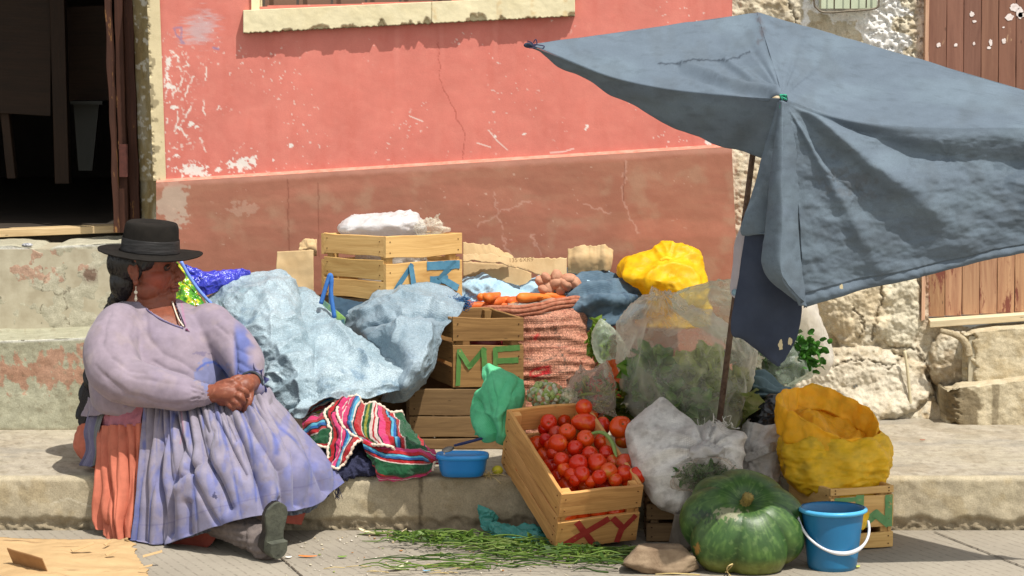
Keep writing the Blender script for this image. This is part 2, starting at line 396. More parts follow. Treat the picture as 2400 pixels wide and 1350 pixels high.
# ---- sidewalk slab with kerb face
def make_sidewalk():
    xs = np.arange(-1.75, 1.76, .006)
    prof = []
    ys = np.concatenate([np.arange(1.7, .06, -.012), [.045, .03, .018, .009, .003]])
    top = [(y, .15) for y in ys]; top[-1] = (.003, .145); top[-2] = (.009, .1485)
    face = [(0, z) for z in np.arange(.139, -.006, -.005)]
    pr = np.array(top + face)
    X = np.broadcast_to(xs, (len(pr), len(xs))).copy(); Y = np.broadcast_to(pr[:, :1], X.shape).copy(); Z = np.broadcast_to(pr[:, 1:], X.shape).copy()
    isf = (Y < .02)
    V = v3(X, Y, Z)
    k = fbm(V * 14, 4, 11); PX, PY = proj(V)
    Y += np.where(isf, .004 * k, 0); Z += np.where(~isf, .0015 * fbm(V * 9, 3, 4), 0)
    edge = np.exp(-((Y - 0) ** 2 + (Z - .15) ** 2) / .012 ** 2)
    chip = sm(.15, .5, fbm(v3(X * 11, 0, 0), 4, 9)) ; Y += edge * chip * .010; Z -= edge * chip * .006
    # rough eroded foot of the kerb
    foot = sm(.040, .022, Z + .016 * fbm(v3(X * 12, 0, 3), 3, 2)) * isf
    Y += foot * (.012 + .008 * fbm(V * 60, 3, 8))
    V = v3(X, Y, Z); PX, PY = proj(V)
    col = np.broadcast_to(lin((182, 172, 154)), V.shape).copy()
    col = lay(col, sm(-.3, .5, fn(PX, PY, 130, 4, 3, 1, 3)) * .6, (184, 174, 152))
    col = lay(col, sm(.1, .7, fn(PX, PY, 40, 5, 7, 1, 3)) * .5, (160, 150, 130))
    col = lay(col, (~isf) * sm(.15, .5, fn(PX, PY, 70, 5, 57, .7, 3)) * .35, (150, 136, 112)); col = lay(col, (~isf) * sm(.45, .6, fn(PX, PY, 12, 3, 61, 1, 2)) * .35, (126, 114, 94))
    streak = sm(.15, .6, fn(PX, PY, 90, 4, 17, .35, 5)) * (~isf); col = lay(col, streak * .45, (150, 146, 136))
    col = lay(col, isf * .55, (192, 178, 146)); col = lay(col, isf * sm(.2, .6, fn(PX, PY, 60, 4, 21)) * .6, (166, 150, 118))
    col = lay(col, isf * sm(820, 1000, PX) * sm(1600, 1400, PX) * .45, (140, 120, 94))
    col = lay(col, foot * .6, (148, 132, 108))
    for xx in (985, 1565): col = lay(col, isf * sm(6, 2, np.abs(PX - xx - 5 * fn(PX, PY, 30, 3, 5))) * .7, (90, 78, 62))
    col = lay(col, sm(3, 1, segdist(PX, PY, [(120, 1180), (160, 1168), (210, 1186), (300, 1172)]) ) * isf * .6, (225, 215, 190))
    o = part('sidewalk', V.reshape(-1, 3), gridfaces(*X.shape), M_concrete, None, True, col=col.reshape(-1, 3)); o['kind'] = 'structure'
    for s_ in (-1, 1):
        q = MB().box((s_ * 1.749 if s_ > 0 else -20, 0, -.2), (20 if s_ > 0 else -1.749, 1.7, .1495)); 
        q.build('sidewalk', M_concrete, vc=False)['kind'] = 'structure'
make_sidewalk()
# ---- pink house
house = thing('house', (-.4, WY, .15), 'pink painted house with red-brown plinth, cream sill and open dark doorway on the left', 'house')
def make_house():
    # upper pink wall
    PX, PY, V = pxgrid(372, 1715, lambda x: 0 * x - 160, plinth_top, WY)
    n1 = fn(PX, PY, 160, 4, 2); n2 = fn(PX, PY, 26, 5, 5)
    col = np.broadcast_to(lin((218, 130, 117)), V.shape).copy()
    col = lay(col, sm(-.3, .6, n1) * .5, (228, 140, 126)); col = lay(col, sm(-.1, .9, fn(PX, PY, 60, 4, 9, 2, .4)) * .35, (208, 114, 100))
    col = lay(col, sm(-.2, .8, n2) * .25, (230, 150, 134))
    col = lay(col, sm(150, 20, np.abs(PY - 230 + (PX - 900) * .05)) * sm(500, 800, PX) * .25, (236, 140, 124))
    for x in (930, 1035, 1160): col = lay(col, sm(9, 2, np.abs(PX - x - 4 * fn(PX, PY, 80, 3, 3))) * sm(240, 90, PY) * .25, (240, 160, 146))
    # white wear near the doorway corner
    D = 2.411
    sc_ = [[(930, 290), (945, 330), (938, 420), (975, 490), (975, 550)], [(975, 540), (1020, 480), (1045, 400)], [(1095, 430), (1060, 500), (1045, 555)],
           [(960, 290), (1000, 310), (940, 350)], [(1000, 310), (1025, 400)], [(1000, 630), (1005, 680), (985, 740)], [(1050, 660), (1020, 720), (1080, 810)],
           [(925, 470), (950, 400), (935, 330)], [(1165, 380), (1160, 470)], [(1155, 540), (1150, 620), (1165, 670)], [(1240, 600), (1215, 635)], [(1040, 330), (1070, 370), (1010, 380)],
           [(1445, 880), (1430, 915)], [(1135, 780), (1160, 860)], [(1090, 590), (1030, 690)], [(945, 500), (935, 560)]]
    for s_ in sc_:
        pts = [(a / D, b / D) for a, b in s_]
        d = segdist(PX + 2.5 * fn(PX, PY, 9, 3, 4), PY + 2.5 * fn(PX, PY, 9, 3, 6), pts); col = lay(col, sm(2.3, 1.0, d) * sm(-.5, .1, fn(PX, PY, 12, 2, 8)) * .95, (238, 226, 216))
    for (x, y, rx, ry) in ((455, 400, 32, 13), (568, 384, 26, 13), (511, 398, 6, 4), (410, 252, 7, 5), (393, 200, 5, 8), (396, 143, 5, 8), (446, 291, 7, 5), (461, 297, 5, 4), (410, 364, 7, 3), (682, 340, 4, 4), (392, 175, 4, 14), (1375, 300, 4, 8), (1228, 314, 5, 2), (1660, 335, 6, 8), (1160, 318, 4, 3), (405, 205, 6, 4), (418, 300, 3, 5), (640, 375, 4, 3)):
        col = lay(col, blob(PX, PY, x, y, rx, ry, 1.0, 9, 3), (240, 232, 224))
    spk = sm(.50, .58, fn(PX, PY, 9, 2, 31)) * sm(500, 380, PX) * sm(60, 120, PY); col = lay(col, spk * .9, (236, 222, 212))
    spk = sm(.66, .72, fn(PX, PY, 8, 2, 33)) * sm(.1, .4, fn(PX, PY, 120, 2, 35)); col = lay(col, spk * .8, (234, 210, 200))
    # scrape marks low on the wall
    for pts in ([(960, 272), (990, 284)], [(1145, 305), (1165, 330), (1190, 352)], [(1290, 358), (1320, 356), (1345, 348)], [(1118, 335), (1150, 345)]):
        col = lay(col, sm(1.8, .8, segdist(PX, PY, pts)) * .8, (240, 225, 215))
    col = lay(col, sm(1.6, .6, segdist(PX + 5 * fn(PX, PY, 25, 3, 4), PY, [(1028, 100), (1030, 180), (1065, 260), (1090, 320), (1085, 380)])) * .5, (150, 62, 52))
    # faded pale smear
    sme = sm(1.1, .2, np.hypot((PX - 470 + (PY - 65) * .2) / 48, (PY - 68) / 50) + .5 * fn(PX, PY, 14, 4, 6, .5, 3)); col = lay(col, sme * .6, (206, 196, 200))
    col = lay(col, sm(3.2, 1.4, segdist(PX + 2 * fn(PX, PY, 8, 2, 2), PY, [(408, 66), (425, 64), (425, 100), (432, 102), (412, 80), (408, 66)])) * .5, (120, 130, 175))
    col = lay(col, sm(4, 1.5, segdist(PX, PY, [(500, 112), (512, 115)])) * .6, (120, 130, 175))
    V[..., 1] += .001 * n1 + .0003 * n2
    win = (PX > 604) & (PX < 1342) & (PY < 16 - (PX - 604) * .03)
    Fc = gridfaces(*PX.shape); keep = ~win.ravel()[Fc].all(1)
    part('wall', V.reshape(-1, 3), Fc[keep], M_plaster, house, True, col=col.reshape(-1, 3))
    # red-brown plinth, proud of the wall, with a sloping ledge
    def pl(name, y0, y1, Ya, Yb, lit):
        PX, PY, V = pxgrid(368, 1742, y0, y1, WY - .02)
        rt = 1716 + (PY - 345) * .048; lf = 366 + 0 * PY
        PX = lf + (PX - 368) / (1742 - 368) * (rt - lf)
        t = np.linspace(0, 1, PX.shape[0])[:, None] + 0 * PX
        V = P(PX, PY, Ya + (Yb - Ya) * t)
        return PX, PY, V
    PX, PY, V = pl('plinth', plinth_top, lambda x: 0 * x + 1012, WY - .022, WY - .03, 0)
    n2 = fn(PX, PY, 60, 5, 12, .6, 2)
    col = np.broadcast_to(lin((170, 114, 94)), V.shape).copy()
    col = lay(col, sm(-.2, .5, n2) * .6, (176, 124, 102)); col = lay(col, sm(.1, .7, fn(PX, PY, 90, 5, 14)) * .6, (178, 140, 116))
    col = lay(col, sm(.2, .6, fn(PX, PY, 200, 4, 24, .5, 3)) * .5, (188, 124, 104))
    col = lay(col, blob(PX, PY, 405, 480, 30, 60, .9, 30, 4) * .75, (196, 176, 158)); col = lay(col, blob(PX, PY, 575, 490, 30, 14, 1.1, 14, 5) * .5, (196, 160, 140))
    col = lay(col, sm(.80, .9, fn(PX, PY, 9, 3, 41)) * sm(.1,.5,fn(PX,PY,150,2,44)) * .6, (214, 180, 160))
    col = lay(col, sm(14, 2, np.abs(PY - plinth_top(PX) - 3 - 3 * fn(PX, PY, 40, 3, 3))) * .65, (206, 150, 132))
    for pts in ([(1175, 515), (1180, 560), (1186, 585), (1205, 605)], [(1160, 450), (1172, 520)], [(1245, 545), (1255, 575), (1270, 600)], [(1120, 530), (1170, 500), (1240, 470)], [(1465, 375), (1462, 480), (1500, 545)], [(1370, 480), (1430, 500)]):
        d = segdist(PX + 8 * fn(PX, PY, 16, 3, 4), PY + 5 * fn(PX, PY, 16, 3, 6), pts); col = lay(col, sm(3.0, 1.0, d) * .55, (208, 164, 146))
    for pts in ([(675, 420), (678, 700)], [(745, 430), (748, 600)], [(1464, 380), (1462, 470)]):
        d = segdist(PX + 2 * fn(PX, PY, 16, 3, 4), PY, pts); col = lay(col, sm(2.2, .6, d) * .5, (120, 66, 52))
    V[..., 1] += .0010 * fn(PX, PY, 60, 4, 3)
    R, C = PX.shape
    part('plinth', V.reshape(-1, 3), gridfaces(R, C), M_plaster, house, True, col=col.reshape(-1, 3))
    m = MB(); top = V[0]; back = top.copy(); back[:, 1] = WY + .01; back[:, 2] += .012
    m.add(np.concatenate([back, top]), gridfaces(2, C))
    e = V[:, -1]; eb = e.copy(); eb[:, 1] += .12; m.add(np.concatenate([e, eb]), gridfaces(2, R))
    m.build('plinth_ledge', mat('ledge_paint', (206, 146, 128), (196, 118, 98), 40), house, True)
    # right return of the upper wall
    c = P(np.array([1715., 1715]), np.array([-160., 346]), WY); cb = c + [0, .14, 0]
    MB().add(np.concatenate([c, cb]), [(0, 1, 3, 2)]).build('corner_return', mat('return_paint', (190, 100, 84), (200, 150, 130), 20), house)
    # cream pilaster strip and worn reveal beside the doorway
    PX, PY, V = pxgrid(344, 374, lambda x: 0 * x - 160, lambda x: 424 + 0 * x, WY - .006, 1.6)
    lf = 340 + .085 * (PY - 0) * .3; 
    PX2 = PX + np.clip((PY - 0) * .035, -4, 16); V = P(PX2, PY, WY - .006 + .004 * sm(.2, .5, fn(PX, PY, 12, 3, 2)) * sm(352, 346, PX))
    col = np.broadcast_to(lin((226, 210, 170)), V.shape).copy(); col = lay(col, sm(0, .6, fn(PX, PY, 40, 4, 5)) * .4, (206, 190, 150))
    col = lay(col, sm(.05, .2, fn(PX, PY, 30, 4, 7) - (PX - 344) * .05 + .35), (170, 156, 124))
    part('door_trim', V.reshape(-1, 3), gridfaces(*PX.shape), M_plaster, house, True, col=col.reshape(-1, 3))
    # reveal (slanted inward)
    nx = 40; ny = 260; s_, t = np.meshgrid(np.linspace(0, 1, nx), np.linspace(0, 1, ny))
    py = -160 + t * (552 + 160)
    pr = 345 + np.clip(py * .035, -4, 26); pr = np.where(py > 424, 372 + 0 * py, pr); pl_ = 296 + (py) * .05
    PX = pl_ * (1 - s_) + pr * s_; V = P(PX, py, WY - .006 + (1 - s_) * .24)
    V[..., 1] += .004 * fn(PX, py, 24, 4, 2)
    col = np.broadcast_to(lin((158, 142, 104)), V.shape).copy(); col = lay(col, sm(-.1, .5, fn(PX, py, 45, 4, 5, 2, .6)) * .8, (176, 168, 146)); col = lay(col, sm(.1, .6, fn(PX, py, 60, 4, 15, 2, .6)) * .8, (142, 122, 84))
    col = lay(col, sm(.35, .5, fn(PX, py, 14, 4, 25)), (206, 200, 184))
    part('door_reveal', V.reshape(-1, 3), gridfaces(ny, nx), M_rough, house, True, col=col.reshape(-1, 3))
make_house()
# wood materials
def wood(name, c1, c2, c3, rough=.7, peel=None, gs=(6, 160)):
    n = NT(name); uv = n.n('ShaderNodeUVMap').outputs[0]
    g = n.noise(n.mapping(uv, (gs[0], gs[1], 1)), 1, 5, .6, .4); g2 = n.noise(n.mapping(uv, (3, 22, 1)), 1, 5, .65, 1.5)
    base = n.ramp(g, [(.3, rgba(c1)), (.7, rgba(c2))]); base = n.mix(n.ramp(g2, [(.45, (0, 0, 0)), (.75, (.75, .75, .75))]), base, rgba(c3))
    k = n.n('ShaderNodeTexVoronoi'); n.l(n.mapping(uv, (11, 30, 1)), k.inputs[0]); k.inputs['Scale'].default_value = 1
    base = n.mix(n.ramp(k.outputs['Distance'], [(.03, (.6, .6, .6)), (.09, (0, 0, 0))]), base, rgba([q * .45 for q in c3]))
    at = n.n('ShaderNodeAttribute', attribute_name='Col'); base = n.mix(1.0, base, at.outputs['Color'], 'MULTIPLY')
    if peel is not None:
        pk = n.noise(n.mapping(uv, (6, 26, 1)), 1, 6, .7); base = n.mix(n.ramp(pk, [(peel[1], (0, 0, 0)), (peel[1] + .05, (1, 1, 1))]), base, rgba(peel[0]))
        nb = n.bump(pk, .4, .001)
        nb = n.bump(g, .5, .0012, nb)
    else: nb = n.bump(g, .5, .0012)
    return n.finish(n.bsdf(base, rough, .25, nb))
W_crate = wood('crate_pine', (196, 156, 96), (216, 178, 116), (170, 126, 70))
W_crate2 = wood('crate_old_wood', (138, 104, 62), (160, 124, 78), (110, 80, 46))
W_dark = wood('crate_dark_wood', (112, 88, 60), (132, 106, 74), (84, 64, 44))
W_frame = wood('door_frame_wood', (62, 38, 30), (82, 50, 38), (46, 28, 22), peel=((134, 96, 56), .60))
W_door = wood('door_plank_wood', (120, 84, 70), (132, 96, 80), (104, 72, 60), peel=((176, 146, 116), .66), gs=(3, 90))
W_door2 = wood('door_plank_worn', (150, 112, 86), (176, 140, 108), (122, 76, 60), peel=((116, 66, 54), .56), gs=(3, 90))
W_thresh = wood('threshold_wood', (178, 152, 114), (196, 172, 134), (150, 120, 84))
def doorway():
    # dark room behind the doorway
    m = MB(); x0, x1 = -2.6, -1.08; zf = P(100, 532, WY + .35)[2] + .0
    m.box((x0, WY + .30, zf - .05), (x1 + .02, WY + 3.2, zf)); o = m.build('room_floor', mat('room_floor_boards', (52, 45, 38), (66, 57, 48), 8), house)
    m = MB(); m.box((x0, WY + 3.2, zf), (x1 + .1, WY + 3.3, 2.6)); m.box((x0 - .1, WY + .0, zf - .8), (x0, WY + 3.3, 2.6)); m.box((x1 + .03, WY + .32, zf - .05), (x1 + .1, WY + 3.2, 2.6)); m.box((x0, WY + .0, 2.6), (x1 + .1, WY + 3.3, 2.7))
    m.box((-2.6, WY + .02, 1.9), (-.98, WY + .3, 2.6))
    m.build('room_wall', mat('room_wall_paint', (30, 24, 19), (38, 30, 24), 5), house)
    # frame post and open leaf on the right of the opening
    fr = MB(); a = P(np.array([265., 245, 298, 322]), np.array([-170., -170, 525, 525]), WY + .19)
    for (xa, xb, xc, xd, Y0, th, w_) in ((283, 308, 306, 328, WY + .16, .05, .004), (238, 262, 266, 280, WY + .10, .03, .005), (262, 285, 282, 302, WY + .13, .04, .003)):
        t0 = P(xa, -170, Y0); t1 = P(xb, -170, Y0); b0 = P(xc, 545, Y0); b1 = P(xd, 545, Y0)
        fr = MB(); fr.board(b0, t0 - b0, b1 - b0, np.array([0, th, 0]), w_, int(xa), 30)
        fr.build('door_frame' if xa > 262 else 'door_leaf', W_frame, house, vc=True)
    hg = MB(); p = P(279, 338, WY + .118); hg.box(p - [0, .004, .105], p + [.028, .004, 0]); hg.build('door_hinge', mat('rusty_hinge', (92, 52, 44), (70, 40, 34), 60), house)
doorway()
# wooden table inside
def table():
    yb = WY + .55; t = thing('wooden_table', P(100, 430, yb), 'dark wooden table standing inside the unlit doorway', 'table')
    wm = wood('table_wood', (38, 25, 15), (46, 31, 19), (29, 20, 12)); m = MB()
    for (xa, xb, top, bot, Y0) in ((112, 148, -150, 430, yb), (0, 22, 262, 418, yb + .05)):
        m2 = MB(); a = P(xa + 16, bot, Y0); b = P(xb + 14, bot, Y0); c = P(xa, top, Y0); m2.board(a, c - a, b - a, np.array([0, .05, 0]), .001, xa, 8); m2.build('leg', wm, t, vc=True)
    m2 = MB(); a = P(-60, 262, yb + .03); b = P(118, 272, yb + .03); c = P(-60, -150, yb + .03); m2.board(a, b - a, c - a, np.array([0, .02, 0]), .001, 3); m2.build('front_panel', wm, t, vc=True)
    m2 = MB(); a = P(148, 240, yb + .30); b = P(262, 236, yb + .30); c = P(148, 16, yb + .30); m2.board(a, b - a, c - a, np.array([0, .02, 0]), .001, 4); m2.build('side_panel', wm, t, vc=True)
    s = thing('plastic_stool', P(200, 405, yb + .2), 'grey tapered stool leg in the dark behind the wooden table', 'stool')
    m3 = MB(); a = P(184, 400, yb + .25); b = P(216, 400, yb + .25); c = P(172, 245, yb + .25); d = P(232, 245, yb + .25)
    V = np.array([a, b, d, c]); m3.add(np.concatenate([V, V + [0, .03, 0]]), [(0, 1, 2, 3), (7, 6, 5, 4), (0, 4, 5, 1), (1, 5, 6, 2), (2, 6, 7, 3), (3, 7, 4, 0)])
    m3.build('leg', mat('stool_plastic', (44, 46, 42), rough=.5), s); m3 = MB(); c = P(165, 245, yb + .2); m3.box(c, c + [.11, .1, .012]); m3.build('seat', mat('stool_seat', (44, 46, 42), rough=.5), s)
table()
# ---- concrete steps under the doorway (left)
def left_steps():
    st = thing('concrete_steps', P(150, 1000, .83), 'cracked grey concrete doorsteps with peeling red paint left of the seated woman', 'steps')
    def block(name, ptop, pbot, Yf, depth, x0=-160, x1=372, seed=0):
        # front face then tread
        xs = np.arange(x0, x1, 2.6); nf = int((pbot - 0) * 0) + 90; na = 34
        ft = ptop(xs); V = []
        t = np.linspace(0, 1, nf)[:, None]; PYf = ft * (1 - t) + pbot * t; PXf = np.broadcast_to(xs, PYf.shape)
        face = P(PXf, PYf, np.full(PYf.shape, Yf)); 
        edge = face[0]; tr = []
        for k, q in enumerate(np.linspace(1, 0, na)):
            e = edge.copy(); e[:, 1] += depth * q; e[:, 2] += .004; tr.append(e)
        tr = np.array(tr); tr[-1, :, 2] -= .003; face[0, :, 1] -= 0
        G = np.concatenate([tr, face]); PX, PY = proj(G); isf = np.zeros(G.shape[:2], bool); isf[na:] = True
        G[..., 1] += np.where(isf, .003 * fn(PX, PY, 50, 4, seed), 0); G[..., 2] += np.where(~isf, .003 * fn(PX, PY, 60, 3, seed), 0)
        return st, name, G, PX, PY, isf
    def fin(name, G, col):
        part(name, G.reshape(-1, 3), gridfaces(*G.shape[:2]), M_concrete, st, True, col=col.reshape(-1, 3))
    base = (190, 184, 162)
    s, nme, G, PX, PY, isf = block('upper_step', lambda x: 583 - x * .045 - 6 * 0 + 16 * np.exp(-((x - 100) / 22.) ** 2) * 1 - 5 * sm(60, 20, x) , 772, WY + .02, .42, seed=3)
    col = np.broadcast_to(lin(base), G.shape).copy(); col = lay(col, sm(-.3, .5, fn(PX, PY, 90, 4, 2)) * .5, (172, 166, 142)); col = lay(col, sm(.1, .6, fn(PX, PY, 50, 4, 12)) * .4, (204, 198, 176))
    d = isf * blob(PX, PY, 60, 620, 90, 32, 1.1, 18, 6); col = lay(col, d * .55, (188, 128, 106))
    col = lay(col, blob(PX, PY, 213, 645, 14, 14, .5, 10, 2) * .75, (104, 78, 66)); col = lay(col, sm(30, 8, np.hypot(PX - 213, PY - 645)) * .5, (128, 100, 86))
    for pts in ([(100, 600), (104, 650), (98, 683), (140, 690), (165, 680), (152, 645), (190, 638)], [(98, 683), (40, 676), (0, 700)], [(98, 683), (92, 760)], [(150, 690), (160, 760)]):
        q = segdist(PX + 7 * fn(PX, PY, 12, 3, 4), PY + 5 * fn(PX, PY, 12, 3, 6), pts); col = lay(col, sm(2.2, .8, q) * .75, (112, 102, 84))
    col = lay(col, isf * sm(7, 2, PY - (583 - PX * .045)) * .8, (226, 224, 214)); fin('upper_step', G, col)
    s, nme, G, PX, PY, isf = block('lower_step', lambda x: 799 - x * .035, 1008, .83, .31, seed=8)
    col = np.broadcast_to(lin((182, 180, 156)), G.shape).copy(); col = lay(col, sm(-.2, .5, fn(PX, PY, 80, 4, 2)) * .5, (166, 162, 136))
    pk = isf * sm(.02, .14, fn(PX, PY, 26, 5, 5, 1.3, .8) - ((PY - 868) / 62) ** 2 + .42); col = lay(col, pk * .62, (190, 124, 100))
    col = lay(col, isf * sm(7, 2, PY - (799 - PX * .035)) * .8, (222, 220, 208)); col = lay(col, sm(1000, 1008, PY) * .6, (140, 126, 100)); col = lay(col, sm(.45, .6, fn(PX, PY, 14, 3, 9)) * .4, (150, 140, 116))
    fin('lower_step', G, col)
    m = MB(); a = P(-160, 556, WY + .30); b = P(262, 528, WY + .30); m.board(P(-160, 562, WY + .26), P(294, 545, WY + .26) - P(-160, 562, WY + .26), np.array([0, .06, .002]), np.array([0, 0, .024]), .004, 4, 30)
    th = m.build('threshold', W_thresh, st, vc=True)
    m = MB(); m.box((-2.6, WY + .02, .3), (P(372, 560, WY + .1)[0], WY + .36, P(100, 575, WY + .1)[2] - .006)); m.build('step_core', mat('step_core_concrete', (180, 172, 150), (160, 150, 128), 20), st)
    # chipped saucer scrap
    m = MB(); p = P(64, 574, WY + .03); m.ell(p, (.018, .01, .006)); o = m.build('plastic_scrap', mat('scrap_dark', (40, 44, 56), (210, 210, 215), 90), None, True); tag(o, 'small torn scrap of white and black plastic in the broken edge of the top step', 'litter')
left_steps()
# ---- window with sill at the top
def window():
    w = thing('window', P(970, 40, WY - .01), 'cream framed barred window at the top of the pink wall, only its bottom edge in frame', 'window')
    # sill: chipped lower edge
    def bt(x): return 80 - (x - 570) * .0515
    def tp(x): return 24 - (x - 570) * .045
    xs = np.arange(570, 1349, 2.4); nf = 30; Ys = WY - .034
    chipn = sm(.0, .5, fbm(v3(xs / 60, 1, 0), 4, 6)) * sm(640, 800, xs); b = bt(xs) - 2 + 3 * fbm(v3(xs / 9, 0, 0), 3, 2) 
    t = np.linspace(0, 1, nf)[:, None]; PY = (tp(xs)) * (1 - t) + b * t; PX = np.broadcast_to(xs, PY.shape); Yv = np.full(PY.shape, Ys)
    brk = sm(6, 0, bt(PX) - PY - chipn * 18 + 4 * fn(PX, PY, 14, 3, 4)) * (chipn > .02); Yv = Yv + brk * .012 + .001 * fn(PX, PY, 30, 3, 2)
    V = P(PX, PY, Yv)
    col = np.broadcast_to(lin((236, 224, 186)), V.shape).copy(); col = lay(col, sm(0, .6, fn(PX, PY, 60, 4, 3)) * .4, (222, 208, 166)); col = lay(col, brk * .8, (196, 184, 148)); col = lay(col, sm(3.5, 1, b - PY) * .8, (112, 88, 56))
    for x in (1018, 1250, 1325, 1170): col = lay(col, sm(10, 2, np.abs(PX - x)) * .35 * sm(-.3, .4, fn(PX, PY, 20, 3, 8)), (206, 160, 92))
    col = lay(col, sm(1.6, .5, np.abs(PX - 1012 - 3 * fn(PX, PY, 14, 3, 8))) * .7, (120, 98, 66))
    top = V[0].copy(); top2 = top.copy(); top2[:, 1] = WY + .1; bot = V[-1]; bot2 = bot.copy(); bot2[:, 1] = WY + .01
    G = np.concatenate([[top2], V, [bot2]]); C = np.concatenate([col[:1], col, col[-1:] * .5])
    # chamfered left end, seen from the street
    le = G[:, :1].copy(); le[:, :, 0] -= .004; le[:, :, 1] = WY + .005; ri = G[:, -1:].copy(); ri[..., 1] = WY + .005
    G = np.concatenate([le, G, ri], 1); C = np.concatenate([C[:, :1] * .8, C, C[:, -1:]], 1)
    part('sill', G.reshape(-1, 3), gridfaces(*G.shape[:2]), M_plaster, w, True, col=C.reshape(-1, 3))
    m = MB(); a = P(612, -160, WY + .16); m.box((a[0] - .05, WY + .15, .8), (P(1345, 0, WY)[0] + .05, WY + .17, 2.0)); m.build('shutter', wood('shutter_wood', (120, 92, 76), (134, 104, 88), (100, 76, 62)), w, vc=True)
    m = MB(); m.box((P(590, 0, WY)[0], WY - .012, P(0, 26, WY)[2]), (P(608, 0, WY)[0], WY + .12, 1.9)); m.box((P(1340, 0, WY)[0], WY - .012, P(0, -8, WY)[2]), (P(1352, 0, WY)[0], WY + .12, 1.9)); m.build('frame', mat('cream_paint', (232, 220, 184), (220, 204, 164), 20), w)
    for k, x in enumerate(range(618, 1340, 80)):
        p = P(x, 24 - (x - 570) * .045, WY + .03); m = MB(); m.box(p - [.004, .004, .03], p + [.004, .004, .4]); m.build('bar', mat('bar_paint', (74, 66, 60), rough=.5) if k == 0 else bpy.data.materials['bar_paint'], w)
window()
